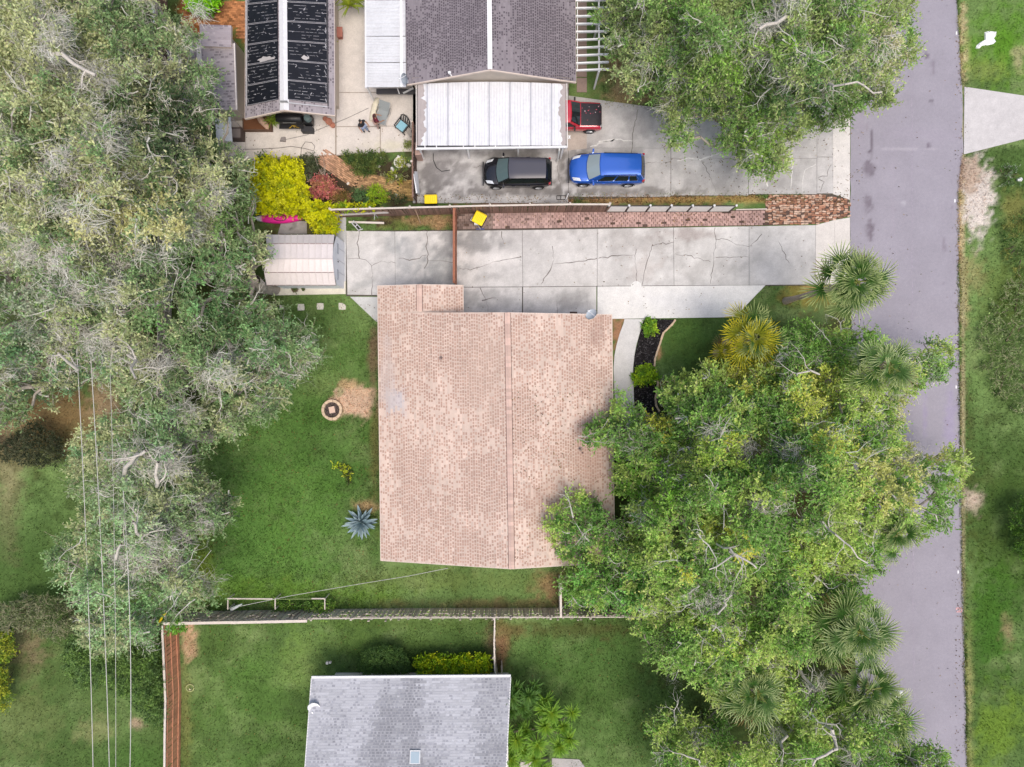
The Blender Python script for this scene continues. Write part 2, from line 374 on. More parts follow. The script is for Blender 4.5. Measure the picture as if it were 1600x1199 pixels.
# road
road_c = stains(C(164, 159, 169), [(1357, 265, 10, 12, C(124, 115, 125), .9), (1357, 320, 9, 16, C(124, 115, 125), .9), (1360, 360, 8, 26, C(120, 110, 120), .9),
    (1361, 220, 2.5, 30, C(110, 100, 110), .9), (1358, 238, 5, 3, C(105, 96, 106), 1), (1449, 228, 5, 5, C(120, 110, 122), .9), (1456, 159, 5, 3, C(112, 104, 114), .9),
    (1448, 88, 4, 4, C(118, 108, 120), .9), (1458, 105, 3, 10, C(135, 126, 138), .7), (1354, 200, 4, 14, C(150, 140, 150), .6), (1400, 329, 3, 4, C(140, 130, 142), .7),
    (1475, 378, 3, 12, C(140, 130, 142), .7), (1488, 325, 4, 5, C(140, 130, 142), .7), (1475, 442, 4, 4, C(130, 120, 132), .8), (1345, 180, 6, 60, C(160, 150, 164), .5),
    (1445, 640, 4, 60, C(164, 152, 182), .6), (1450, 210, 60, 14, C(170, 162, 176), .3), (1485, 650, 12, 90, C(166, 154, 186), .5), (1463, 968, 2, 2, C(120, 110, 120), .9),
    (1370, 1010, 10, 40, C(150, 140, 152), .5), (1395, 330, 4, 80, C(168, 160, 172), .5), (1410, 317, 8, 4, C(196, 192, 200), .6), (1420, 232, 50, 2, C(196, 190, 198), .6)], .05, .5, 31)
LE = [(-200, 1333), (0, 1331), (180, 1329), (300, 1328), (420, 1329), (600, 1332), (900, 1335), (1199, 1338), (1500, 1342)]
RE = [(-200, 1492), (0, 1495), (150, 1504), (235, 1504), (300, 1498), (600, 1498.5), (900, 1503), (1199, 1511), (1500, 1518)]
def interp(t, y): return np.interp(y, [q[0] for q in t], [q[1] for q in t])
def roadfn(z):
    def f(u, v):
        py = 1500 - v * 1900; wob = (fbm(py * .03, u * 0 + 3, 3, 8) - .5) * 3
        l = interp(LE, py) + wob; r = interp(RE, py) + (fbm(py * .03, u * 0 + 9, 3, 8) - .5) * 3
        px = l + (r - l) * u; return (px - 800) / S, (599.5 - py) / S, z + 0 * px
    return f
mb = MB(); mb.grid(roadfn(.03), 48, 480, road_c)
road = mb.build('road', M['asphalt'], kind='structure')
mb = MB(); ribbon(mb, [(1424, -20), (1425, 400), (1426, 900), (1430, 1230)], .03, .034, C(166, 158, 172), 1)
mb.build('road_seam', M['crack'], road)
mb = MB()
for px, py in ((1494.5, 52), (1492, 314), (1494, 605), (1497, 894)): mb.box(P(px, py, .037), (.08, .2, .01), C(240, 240, 240, .9))
mb.build('white_road_dash', M['vcr'], road, kind='stuff')
mb = MB()
for a, b in (((1494, 950), (1502, 950)), ((1494, 956), (1502, 956)), ((1494, 950), (1494, 953)), ((1502, 950), (1502, 957)), ((1498, 950), (1498, 956))): ribbon(mb, [a, b], .06, .036, C(236, 180, 180), 0)
mb.build('pink_survey_mark', M['vcr'], road)
# our driveway
dw = bpy.data.objects.new('driveway', None); COL.objects.link(dw); dw['kind'] = 'structure'
mb = MB(); mb.prism([P2(*c)[:2] for c in ((541, 361), (541, 463), (590, 463), (590, 505), (930, 505), (930, 449), (1327, 446), (1327, 340), (1276, 352), (1200, 354))], 0, .022)
mb.build('joint_bed', M['gap'], dw)
DRV = [(745, 380, 34, 30, C(140, 138, 136), .75), (690, 420, 40, 40, C(160, 162, 162), .8), (700, 380, 30, 34, C(150, 150, 150), .7), (775, 405, 42, 12, C(236, 232, 228), .8), (770, 378, 22, 10, C(168, 166, 164), .4), (770, 470, 50, 22, C(176, 174, 172), .5),
    (632, 410, 20, 60, C(170, 172, 174), .6), (560, 445, 30, 8, C(184, 184, 182), .6), (620, 380, 16, 26, C(176, 178, 178), .5), (900, 425, 60, 34, C(230, 226, 222), .5), (1010, 380, 70, 20, C(186, 180, 176), .5),
    (1090, 420, 46, 22, C(184, 180, 176), .5), (1080, 366, 60, 9, C(172, 160, 156), .6), (890, 478, 26, 14, C(166, 162, 160), .7), (740, 470, 20, 24, C(172, 170, 168), .5), (745, 450, 20, 6, C(220, 216, 214), .6), (842, 370, 60, 10, C(196, 192, 190), .5), (1008, 420, 30, 30, C(214, 204, 198), .5), (895, 462, 40, 8, C(160, 158, 156), .5), (756, 432, 36, 8, C(176, 174, 172), .6)]
dcf = stains(C(210, 207, 204), DRV, .28, .9, 51)
xs = [(541, 543), (617, 618), (711, 711), (816, 817), (933, 933), (1052, 1053), (1170, 1170), (1274, 1274), (1303, 1303), (1327.5, 1328)]
yt = [361, 362, 361, 360, 358, 356, 354, 352, 344, 340]; yb = [461, 462, 448, 448.5, 447.5, 446.5, 446, 445, 445, 446]
for k in range(9):
    if k == 2: q = [(xs[2][0], yt[2]), (xs[2][1], 449), (xs[3][1], yb[3]), (xs[3][0], yt[3])]
    elif k == 1: q = [(xs[1][0], yt[1]), (xs[1][1], 462), (711, 462), (711, yt[2])]
    else: q = [(xs[k][0], yt[k]), (xs[k][1], yb[k]), (xs[k + 1][1], yb[k + 1]), (xs[k + 1][0], yt[k + 1])]
    slab('concrete_slab', q, dcf if k < 7 else stains(C(224, 218, 212), [], .06, .9, 52), dw)
slab('concrete_slab', [(711, 449.5), (711, 505), (816, 505), (816, 449)], dcf, dw)
slab('concrete_slab', [(817, 449), (817, 505), (932, 505), (932, 448)], dcf, dw)
slab('concrete_slab', [(547, 464), (588, 503), (592, 503), (592, 464)], stains(C(214, 214, 212), [], .12, .9, 53), dw)
wf = stains(C(237, 235, 232), [(1060, 470, 90, 20, C(228, 227, 228), .5)], .05, .5, 54)
slab('new_concrete_slab', [(933, 448), (933, 499), (1148, 496), (1196, 446)], wf, dw, z1=.056)
mb = MB(); mb.lathe([(0, .0585), (.33, .0585), (.33, .03)], tuple(P(994, 448)), 20, C(238, 236, 233)); mb.build('concrete_patch', M['concrete'], dw)
mb = MB()
for pts in ([(994, 390), (992, 400), (993, 420), (994, 446)], [(1018, 385), (1012, 405), (1006, 430), (1003, 446)], [(1117, 356), (1117, 374), (1116, 392), (1113, 420), (1110, 444)], [(1117, 374), (1132, 374), (1150, 383), (1170, 386)], [(1216, 378), (1225, 395), (1233, 412)], [(1170, 386), (1182, 376), (1190, 366)],
    [(1055, 397), (1070, 399), (1085, 403), (1110, 410)], [(1118, 403), (1140, 402), (1168, 402)], [(718, 420), (735, 422), (755, 416), (780, 408), (815, 402)], [(784, 362), (783, 372), (787, 382)], [(865, 413), (890, 411), (933, 404)], [(935, 404), (960, 400), (990, 399)],
    [(543, 405), (562, 404), (575, 408), (581, 416)], [(562, 361), (559, 380), (562, 404)], [(581, 416), (583, 430), (581, 462)], [(581, 416), (590, 410), (602, 409), (617, 411)], [(668, 362), (667, 390), (669, 398), (668, 412), (663, 420)], [(623, 404), (640, 406), (655, 404), (667, 399)], [(669, 408), (690, 409), (711, 410)], [(750, 450), (760, 470), (764, 492)], [(753, 470), (775, 466)], [(1018, 385), (1040, 380), (1052, 379)], [(870, 470), (871, 490)], [(845, 445), (860, 420), (865, 405), (863, 385)]):
    ribbon(mb, pts, .035, .0545, C(136, 130, 126), 1)
mb.build('crack', M['crack'], dw, kind='stuff')
# neighbour driveway
d2 = bpy.data.objects.new('neighbor_driveway', None); COL.objects.link(d2); d2['kind'] = 'structure'
mb = MB(); mb.prism([P2(*c)[:2] for c in ((645, 228), (645, 318), (900, 312), (1255, 303), (1327, 312), (1327, 186), (1301, 182), (1276, 162), (1170, 154), (1048, 154), (1047, 173), (889, 153), (889, 122), (650, 122))], 0, .022)
mb.build('joint_bed', M['gap'], d2)
S2 = [(700, 260, 60, 34, C(138, 134, 132), .75), (720, 275, 40, 14, C(186, 184, 182), .6), (790, 240, 110, 9, C(120, 116, 114), .7), (690, 270, 44, 36, C(128, 124, 123), .6), (780, 300, 120, 14, C(128, 124, 122), .7), (960, 300, 90, 9, C(134, 130, 128), .7), (1010, 190, 40, 34, C(168, 165, 164), .5), (1110, 275, 50, 26, C(170, 167, 166), .4), (1220, 270, 40, 30, C(172, 169, 168), .4), (690, 245, 34, 8, C(196, 192, 188), .6), (800, 300, 120, 9, C(120, 116, 114), .7), (876, 262, 11, 46, C(98, 92, 88), .8), (745, 250, 16, 10, C(196, 194, 192), .7), (860, 285, 20, 12, C(140, 136, 134), .5),
    (905, 240, 26, 10, C(150, 146, 144), .6), (990, 300, 120, 7, C(140, 136, 132), .7), (960, 225, 50, 20, C(184, 181, 180), .5), (905, 262, 24, 34, C(130, 126, 122), .6), (1300, 240, 30, 70, C(206, 202, 200), .5), (680, 290, 26, 16, C(124, 120, 118), .6), (760, 262, 30, 12, C(150, 146, 144), .5)]
c2 = stains(C(192, 189, 187), S2, .34, .8, 61)
X2 = [645, 888, 1048, 1169, 1276, 1301, 1327.5]
for k in range(6):
    a, b = X2[k], X2[k + 1]; yl = {0: 318, 1: 308, 2: 306, 3: 304, 4: 303, 5: 304}[k]
    rows = [(118, 232), (232, yl)] if k == 0 else [(150, 232), (232, yl)] if k == 1 else [(150, 248), (248, yl)] if k < 4 else [(160, 246), (246, yl)] if k == 4 else [(176, 312)]
    for (ya, yb_) in rows:
        col = stains(C(226, 221, 216), [], .05, .8, 62) if k == 5 else c2
        q = [(a, ya), (a, yb_), (b, yb_), (b, ya)]
        if k == 5: q = [(a, 186), (a, 304), (b, 313), (b + .5, 168)]
        if k == 1 and ya < 200: q = [(a, 150), (a, 232), (b, 232), (b, 172)]
        slab('concrete_slab', q, col, d2)
slab('carport_apron', [(886, 206), (886, 236), (917, 233), (917, 206)], stains(C(190, 178, 168), [], .1, 1, 63), d2, z1=.058)
mb = MB()
for pts in ([(1058, 252), (1075, 248), (1095, 250), (1120, 241), (1135, 238)], [(1190, 255), (1195, 280), (1199, 292)], [(1254, 300), (1253, 285), (1257, 266), (1274, 257)], [(1232, 225), (1237, 260), (1235, 295)], [(922, 230), (945, 222), (965, 219), (988, 221)], [(935, 222), (960, 219)]):
    ribbon(mb, pts, .075, .0545, C(224, 222, 218), 1)
mb.build('crack_filler', M['crack'], d2, kind='stuff')
mb = MB()
for pts in ([(1096, 250), (1105, 268), (1112, 285), (1118, 300)], [(1278, 278), (1290, 275), (1298, 258)], [(988, 221), (990, 200), (996, 172)], [(1008, 256), (1030, 255), (1048, 253)], [(740, 262), (770, 258), (800, 262)], [(988, 221), (986, 240)], [(870, 236), (872, 270), (876, 296), (874, 306)], [(1278, 280), (1287, 285), (1281, 300)]):
    ribbon(mb, pts, .03, .0545, C(128, 124, 120), 1)
mb.build('crack', M['crack'], d2, kind='stuff')
mb = MB(); mb.tube([P(677, 240, .07), P(677, 250, .07), P(682, 262, .07), P(690, 268, .07), P(703, 266, .07)], .022, 6, (.03, .03, .03))
tag(mb.build('garden_hose', M['rubber']), 'black hose curling over the stained concrete left of the black car', 'hose')
# driveway across the road
d3 = bpy.data.objects.new('driveway_across_road', None); COL.objects.link(d3); d3['kind'] = 'structure'
slab('concrete_slab', [(1506, 136), (1505, 242), (1600, 218), (1600, 150)], stains(C(208, 204, 203), [(1560, 190, 30, 20, C(190, 186, 186), .5)], .06, .6, 64), d3)
slab('concrete_slab', [(1600.6, 150), (1600.6, 218), (1700, 200), (1700, 160)], stains(C(208, 204, 203), [], .06, .6, 65), d3)
# walkway to the front door and mulch bed
WL = [(975.5, 499), (974, 506), (968, 522), (963, 540), (960, 556), (958.5, 575), (959, 592), (960, 612), (962, 660), (964, 720)]
WR = [(1007, 499), (1003.5, 506), (999, 522), (994, 540), (991, 556), (989, 575), (989.5, 592), (990, 612), (991, 640), (993, 720)]
def strip(L, Rr, z, n):
    tl = np.linspace(0, 1, len(L))
    def f(u, v):
        lx = np.interp(v, tl, [q[0] for q in L]); ly = np.interp(v, tl, [q[1] for q in L]); rx = np.interp(v, tl, [q[0] for q in Rr]); ry = np.interp(v, tl, [q[1] for q in Rr])
        px = lx + (rx - lx) * u; py = ly + (ry - ly) * u; return (px - 800) / S, (599.5 - py) / S, z + 0 * px
    return f
mb = MB(); mb.grid(strip(WL, WR, .05, 0), 8, 60, stains(C(229, 227, 226), [], .05, .8, 70), flip=True)
for e in (WL, WR):
    for a, b in zip(e[:-1], e[1:]):
        p, q = P(*a), P(*b); mb.add([(p.x, p.y, 0), (q.x, q.y, 0), (q.x, q.y, .05), (p.x, p.y, .05)], [(0, 1, 2, 3)], C(200, 198, 196))
mb.build('walkway', M['concrete'], kind='structure')
ED = [(1055, 500), (1050, 507), (1042, 515), (1036, 521), (1032, 534), (1027, 548), (1023.5, 560), (1022, 572), (1024, 580), (1026.5, 588), (1027.5, 600), (1026, 612), (1023.5, 622), (1025, 634), (1030, 643)]
mb = MB(); mb.grid(strip([(1007.5, 499.5), (999.5, 522), (991.5, 556), (990, 575), (990.5, 612), (992, 645)], [(1055, 500), (1036, 521), (1025, 556), (1022, 575), (1026, 612), (1030, 645)], .012, 0), 6, 20, lambda x, y: np.array((.022, .02, .02))[None] * (.6 + fbm(x * 6, y * 6, 3, 4)[:, None]), flip=True)
bed = mb.build('mulch_bed', M['mulch'], kind='structure')
n = 9000; u = NR.uniform(0, 1, n); v = NR.uniform(0, 1, n); x, y, z = strip([(1007.5, 499.5), (999.5, 522), (991.5, 556), (990, 575), (990.5, 612), (992, 645)], [(1055, 500), (1036, 521), (1025, 556), (1022, 575), (1026, 612), (1030, 645)], .02, 0)(u, v)
def chips(mb, x, y, z, l, w, cols):
    n = len(x); a = NR.uniform(0, 2 * pi, n); L_ = NR.uniform(.5, 1, n) * l; W_ = NR.uniform(.5, 1, n) * w; t = NR.normal(0, .35, n)
    dx = np.stack([np.cos(a), np.sin(a), t], 1) * L_[:, None] / 2; dy = np.stack([-np.sin(a), np.cos(a), NR.normal(0, .4, n)], 1) * W_[:, None] / 2
    c = np.stack([x, y, z + NR.uniform(0, .04, n)], 1)
    V = np.stack([c - dx - dy, c + dx - dy, c + dx + dy, c - dx + dy], 1).reshape(-1, 3)
    mb.add(V, np.arange(4 * n).reshape(n, 4), np.repeat(cols, 4, 0))
cc = np.array((.018, .016, .017))[None] * NR.uniform(.4, 2.2, (n, 1)); k = NR.uniform(0, 1, n) < .10; cc[k] = np.array(C(150, 146, 148))[None] * NR.uniform(.3, 1, (k.sum(), 1))
mb = MB(); chips(mb, x, y, z, .13, .035, cc); tag(mb.build('mulch', M['mulch']), kind='stuff')
# edging stones
ed = thing('stone_edging', 'curved row of pale stones between black mulch bed and front lawn', 'edging', P(1028, 560))
pw = [P(*q) for q in ED]; seg = [(b - a).length for a, b in zip(pw[:-1], pw[1:])]; tot = sum(seg); ns = 40
sm = MB(); sm.box((0, 0, .05), (.2, .115, .1)); b8 = sm.v[0].copy(); b8[4:, :2] *= .88; sm.v[0] = b8; sme = sm.mesh('stone', M['stone'])
def along(pw, t):
    for a, b in zip(pw[:-1], pw[1:]):
        L_ = (b - a).length
        if t <= L_ or b is pw[-1]: return a + (b - a) * min(1, t / max(L_, 1e-9)), (b - a).normalized()
        t -= L_
for k in range(ns):
    p, d = along(pw, (k + .5) * tot / ns)
    inst('stone', sme, ed, p - ed.location, (R.uniform(-.05, .05), R.uniform(-.05, .05), math.atan2(d.y, d.x) + R.uniform(-.1, .1)), (R.uniform(.85, 1.02), R.uniform(.9, 1.3), R.uniform(.8, 1.2)))
# paver strip by the fence and the brick wedge by the road
pv = bpy.data.objects.new('paver_strip', None); COL.objects.link(pv); pv['kind'] = 'structure'
mb = MB(); mb.prism([P2(*c)[:2] for c in ((713, 334), (713, 360), (817, 358.5), (933, 356.5), (1200, 352.5), (1276, 350), (1327, 338), (1327, 312), (1262, 304), (1200, 306), (1195, 328), (950, 331))], 0, .012)
mb.build('sand_bed', mat('sand_bed', C(96, 78, 70), .95, [(6, .3)]), pv)
pm = MB(); pm.box((0, 0, .027), (.245, .185, .054)); q = pm.v[0]; q[4:, :2] *= .95; pme = pm.mesh('paver', M['paver'])
pst = MB(); cnt = 0; cand = []
for row in range(6):
    x_ = 716 + (row % 2) * 3.4
    while x_ < 1194:
        t = (x_ - 713) / 490; y0 = 334.5 - 6 * t + (0 if x_ < 950 else 1.0); y1 = 358.5 - 6.5 * t
        y_ = y0 + (row + .5) * (y1 - y0) / 6
        if R.random() < .97: cand.append((x_, y_))
        x_ += 6.7
cand.sort(key=lambda c: -c[0])
DP = MB()
for k, (x_, y_) in enumerate(cand):
    p = P(x_, y_); rz = R.uniform(-.05, .05); dz = R.uniform(-.012, .006)
    dark = (R.random() < (.20 if 960 < x_ < 1150 else .05)); wear = vnoise(np.array([x_ * .03]), np.array([y_ * .08]), 5)[0]
    if k < 280: inst('paver', pme, pv, p + Vector((0, 0, dz)), (R.uniform(-.03, .03), R.uniform(-.03, .03), rz), (1, (.86 if row else 1), 1))
    else:
        c = np.array(C(190, 160, 152) if x_ > 770 else C(150, 130, 122)) * R.uniform(.75, 1.2) * (.8 + .4 * wear)
        if dark: c = c * .55
        pst.box(p + Vector((0, 0, .027 + dz)), (.245, .158, .054), c, Euler((R.uniform(-.03, .03), R.uniform(-.03, .03), rz)))
pst.build('paver_field', M['brick'], pv, kind='stuff')
bk = MB(); W = [(1198, 306), (1262, 303.5), (1290, 306), (1327, 313), (1327, 338), (1276, 350), (1198, 352.5)]
for y_ in np.arange(303, 354, 3.1):
    for x_ in np.arange(1198, 1330, 5.6):
        xx = x_ + R.uniform(-1.2, 1.2); yy = y_ + R.uniform(-.6, .6)
        if not pip(W, np.array([xx]), np.array([yy]))[0] or R.random() < .08: continue
        c = np.array(R.choice([C(196, 150, 124), C(178, 128, 104), C(206, 172, 150), C(150, 112, 92), C(214, 184, 164)])) * R.uniform(.8, 1.15)
        bk.box(P(xx, yy, .03 + R.uniform(-.02, .012)), (.21, .1, .05), c, Euler((R.uniform(-.12, .12), R.uniform(-.12, .12), R.uniform(-.35, .35))))
bk.build('brick_wedge', M['brick'], pv, kind='stuff')
# patio behind the neighbours' houses
pt = bpy.data.objects.new('patio', None); COL.objects.link(pt); pt['kind'] = 'structure'
mb = MB(); mb.prism([P2(*c)[:2] for c in ((340, 150), (340, 252), (386, 252), (652, 236), (652, -20), (520, -20))], 0, .034); mb.build('joint_bed', mat('pale_joint', C(176, 164, 152), .95, [(6, .2)]), pt)
pc = stains(C(226, 218, 210), [(470, 232, 70, 14, C(220, 212, 204), .5), (600, 120, 40, 60, C(222, 212, 202), .4), (612, 226, 40, 12, C(220, 214, 186), .6), (400, 236, 40, 10, C(216, 206, 196), .5)], .07, .7, 71)
for q in ([(340, 186), (340, 250), (384, 247), (384, 186)], [(384, 150), (384, 248), (524, 243), (524, 150)], [(526, 199), (526, 242.5), (594, 239), (594, 199)], [(595, 198), (595, 239), (652, 237), (652, 198)], [(526, 146), (526, 198), (652, 197), (652, 146)], [(524, -30), (524, 145), (652, 145), (652, -30)]):
    slab('concrete_slab', q, pc, pt)
# brick paving in the far back corner and the curved garden path
bp = bpy.data.objects.new('brick_path', None); COL.objects.link(bp); bp['kind'] = 'structure'
mb = MB()
cl = [(502, 244), (520, 256), (540, 270), (560, 282), (590, 290), (615, 297), (645, 298)]; pw = [P(*q) for q in cl]; tot = sum((b - a).length for a, b in zip(pw[:-1], pw[1:]))
t = 0; ri = 0
while t < tot:
    p, d = along(pw, t); s_ = Vector((-d.y, d.x, 0)); wdt = 1.05 + .25 * t / tot
    nrow = int(wdt / .105)
    for k in range(nrow):
        q = p + s_ * ((k + .5) / nrow - .5) * wdt + d * (.11 if k % 2 else 0)
        f = t / tot; c = np.array(C(206, 160, 132)) * (1 - f) + np.array(C(176, 146, 92)) * f; c = c * R.uniform(.55, 1.3)
        mb.box(q + Vector((0, 0, .03 + R.uniform(-.008, .008))), (.205, .092, .05), c, Euler((R.uniform(-.04, .04), R.uniform(-.04, .04), math.atan2(d.y, d.x) + R.uniform(-.05, .05))))
    t += .215
for y_ in np.arange(4, 60, 2.9):
    for x_ in np.arange(285, 384, 5.4):
        if x_ < 368 and y_ > 40: continue
        mb.box(P(x_ + (2.7 if int(y_ / 2.9) % 2 else 0), y_, .03 + R.uniform(-.01, .01)), (.205, .105, .05), np.array(C(198, 136, 92)) * R.uniform(.5, 1.3), Euler((R.uniform(-.05, .05), R.uniform(-.05, .05), R.uniform(-.08, .08))))
mb.build('brick_field', M['brick'], bp, kind='stuff')
# grass blades
def blades(n, x0, x1, y0, y1, keep=None):
    px = NR.uniform(x0, x1, n); py = NR.uniform(y0, y1, n)
    d = fbm(px * .05, py * .05, 3, 90); k = NR.uniform(0, 1, n) < .35 + 1.0 * (d - .3)
    if keep is not None: k &= keep(px, py)
    return px[k], py[k]
hard = [[(541, 361), (541, 463), (590, 505), (940, 500), (1150, 497), (1196, 446), (1328, 446), (1328, 300), (650, 318), (650, 0), (383, 0), (383, 250), (525, 300), (525, 361)], [(1328, -10), (1330, 600), (1338, 1210), (1510, 1210), (1498, 600), (1498, 300), (1505, 240), (1640, 215), (1640, 148), (1504, 136), (1495, -10)], [(975, 500), (957, 560), (957, 640), (992, 648), (1030, 648), (1022, 572), (1055, 500)], [(592, 450), (592, 880), (955, 880), (955, 490)], [(486, 1064), (470, 1230), (800, 1230), (800, 1064)], [(415, 365), (415, 462), (541, 462), (541, 365)]]
bx = []; by = []
for n_, r_ in ((70000, (285, 600, 440, 960)), (60000, (270, 1120, 885, 1199)), (26000, (0, 260, 600, 1199)), (26000, (1498, 1600, 0, 1199)), (12000, (1000, 1250, 440, 640)), (9000, (940, 1050, 30, 170)), (7000, (880, 1260, 302, 322)), (3500, (540, 712, 334, 362))):
    def kp(px, py):
        k = np.ones(px.shape, bool)
        for hh in hard[:]: k &= ~pip(hh, px, py)
        return k
    if r_[0] in (880, 540): px, py = blades(n_, *r_, keep=lambda a, b: (b < 319 - (a - 880) * .012) | (a < 720))
    else: px, py = blades(n_, *r_, keep=kp)
    bx.append(px); by.append(py)
for side, x0 in ((1, RE),):
    yy = NR.uniform(0, 1199, 9000); k = ~((yy > 134) & (yy < 244)); yy = yy[k]; bx.append(interp(x0, yy) + NR.exponential(2.2, len(yy)) - 3.5 * fbm(yy * .05, 0 * yy, 3, 4)); by.append(yy)
px = np.concatenate(bx); py = np.concatenate(by); x = (px - 800) / S; y = (599.5 - py) / S; n = len(x)
gc = ground_col(x, y) * NR.uniform(.6, 1.75, (n, 1)) * np.array((1.08, 1.02, 1.0))
a = NR.uniform(0, 2 * pi, n); L_ = NR.uniform(.08, .2, n); ln = NR.uniform(.2, 1.0, n)
b0 = np.stack([x, y, 0 * x], 1); sd_ = np.stack([-np.sin(a), np.cos(a), 0 * a], 1) * NR.uniform(.010, .028, (n, 1)); tip = b0 + np.stack([np.cos(a) * ln, np.sin(a) * ln, np.sqrt(1 - ln * ln * .9)], 1) * L_[:, None]
mb = MB(); mb.add(np.stack([b0 - sd_, b0 + sd_, tip], 1).reshape(-1, 3), np.arange(3 * n).reshape(n, 3), np.repeat(gc, 3, 0))
tag(mb.build('grass', M['blade']), kind='stuff')
# ---------------------------------------------------------------- buildings
def tiles(A, B, Cc, D, expo, tab, light, dark, pdark, seed=1, teeth=True, jig=.04, wear=.10, stain=(), tw=(.5, .86)):
    """shingle courses on the slope A-B (eave) to D-C (ridge), as stepped geometry"""
    f = bil(A, B, Cc, D); A_, B_, D_ = np.array(A, float), np.array(B, float), np.array(D, float)
    n = np.cross(B_ - A_, D_ - A_); n /= np.linalg.norm(n); n = n if n[2] > 0 else -n
    Ls = np.linalg.norm(D_ - A_); Lw = np.linalg.norm(B_ - A_); nc = max(2, round(Ls / expo)); rg = np.random.default_rng(seed)
    mb = MB()
    def lay(u0, u1, v0, v1, h0, h1, col):
        p = [f(u0, v0), f(u1, v0), f(u1, v1), f(u0, v1)]
        a, b = p[0] + n * h0[:, None], p[1] + n * h0[:, None]; c, d = p[2] + n * h1[:, None], p[3] + n * h1[:, None]
        V = np.stack([a, b, c, d, p[0] - n * .004, p[1] - n * .004], 1).reshape(-1, 3); k = np.arange(len(u0))[:, None] * 6
        flip = np.cross(b[0] - a[0], d[0] - a[0]) @ n < 0
        q1 = k + np.array([0, 1, 2, 3]); q2 = k + np.array([4, 5, 1, 0])
        if flip: q1 = q1[:, ::-1]; q2 = q2[:, ::-1]
        mb.add(V, np.concatenate([q1, q2]), np.repeat(col, 6, 0))
    light, dark = np.array(light), np.array(dark)
    def wea(cl, x, y):
        cl = cl * (1 - wear * smooth(.35, .95, pdark(x, y)))[:, None]
        for sx, sy, rx_, ry_, cc_, st_ in stain:
            dd = np.hypot((x - sx) / rx_, (y - sy) / ry_) + (fbm(x * 1.6, y * 1.6, 3, 7) - .5) * 1.2; w_ = (st_ * (1 - smooth(.4, 1.1, dd)))[:, None]; cl = cl * (1 - w_) + np.array(cc_) * w_
        return cl
    U0 = []; U1 = []; V0 = []; V1 = []; Cl = []
    for i in range(nc):
        m = max(1, round(Lw / .95)); e = np.linspace(0, 1, m + 1); e[1:-1] += rg.uniform(-.4, .4) / m
        U0 += list(e[:-1]); U1 += list(e[1:] + .0005); V0 += [i / nc] * m; V1 += [min(1, (i + 1.08) / nc)] * m
        Cl += list(light[None] * rg.uniform(.93, 1.07, (m, 1)))
    U0, U1, V0, V1 = map(np.array, (U0, U1, V0, V1)); q = f((U0 + U1) / 2, V0); lay(U0, U1, V0, V1, np.full(len(U0), .012), np.full(len(U0), .001), wea(np.array(Cl), q[:, 0], q[:, 1]))
    if teeth:
        U0 = []; U1 = []; V0 = []; V1 = []
        m = round(Lw / tab)
        for i in range(nc):
            u = (np.arange(m) + rg.uniform(0, 1) + rg.uniform(-jig * 3, jig * 3, m)) / m; w = rg.uniform(tw[0], tw[1], m) / m
            k = u + w < 1; u = u[k]; w = w[k]
            U0 += list(u); U1 += list(u + w); V0 += [(i + .30) / nc] * len(u); V1 += [min(1, (i + .98) / nc)] * len(u)
        U0, U1, V0, V1 = map(np.array, (U0, U1, V0, V1)); q = f(U0, V0)
        pd = pdark(q[:, 0], q[:, 1]); isd = rg.uniform(0, 1, len(U0)) < pd
        col = wea(np.where(isd[:, None], dark[None], (light * .95)[None]) * rg.uniform(.9, 1.1, (len(U0), 1)), q[:, 0], q[:, 1])
        k = isd | (rg.uniform(0, 1, len(U0)) < .3)
        lay(U0[k], U1[k], V0[k], V1[k], np.full(k.sum(), .015), np.full(k.sum(), .009), col[k])
    return mb
def deck(mb, A, B, Cc, D, t=.12, col=(.3, .28, .26)):
    p = [np.array(q, float) for q in (A, B, Cc, D)]
    n = np.cross(p[1] - p[0], p[3] - p[0]); n /= np.linalg.norm(n)
    if n[2] < 0: p = [p[1], p[0], p[3], p[2]]; n = -n
    mb.box8([q - n * t for q in p] + [q - n * .006 for q in p], col)
def edge_trim(mb, pts, w=.05, h=.13, col=None):
    for a, b in zip(pts[:-1], pts[1:]): mb.bar(Vector(a) + Vector((0, 0, -.06)), Vector(b) + Vector((0, 0, -.06)), w, h, col if col is not None else (.5, .5, .5))
def walls(name, poly, z1, parent, m): mb = MB(); mb.prism(poly, 0, z1); return mb.build(name, m, parent)
def window(parent, wallpt, nrm, w=1.2, h=1.1, z=1.4):
    c = Vector((wallpt[0], wallpt[1], z)); nv = Vector((nrm[0], nrm[1], 0)).normalized(); t = Vector((-nv.y, nv.x, 0))
    mb = MB()
    for s_ in (-1, 1): mb.bar(c + t * s_ * w / 2 - Vector((0, 0, h / 2)), c + t * s_ * w / 2 + Vector((0, 0, h / 2)), .07, .1); mb.bar(c - t * w / 2 + Vector((0, 0, s_ * h / 2)), c + t * w / 2 + Vector((0, 0, s_ * h / 2)), .1, .07)
    o = mb.build('window', M['white'], parent)
    mb = MB(); p = [c + t * a * w / 2 + Vector((0, 0, b * h / 2)) + nv * .01 for a, b in ((-1, -1), (1, -1), (1, 1), (-1, 1))]
    mb.add([tuple(q) for q in p], [(0, 1, 2, 3)]); mb.build('pane', M_GLASS, o); return o
M_GLASS = glassmat('window_glass', (.03, .04, .045))
M_CAP = mat('ridge_shingle', C(218, 188, 174), .95, [(6, .1), (30, .12)], orand=.16, spec=.15)
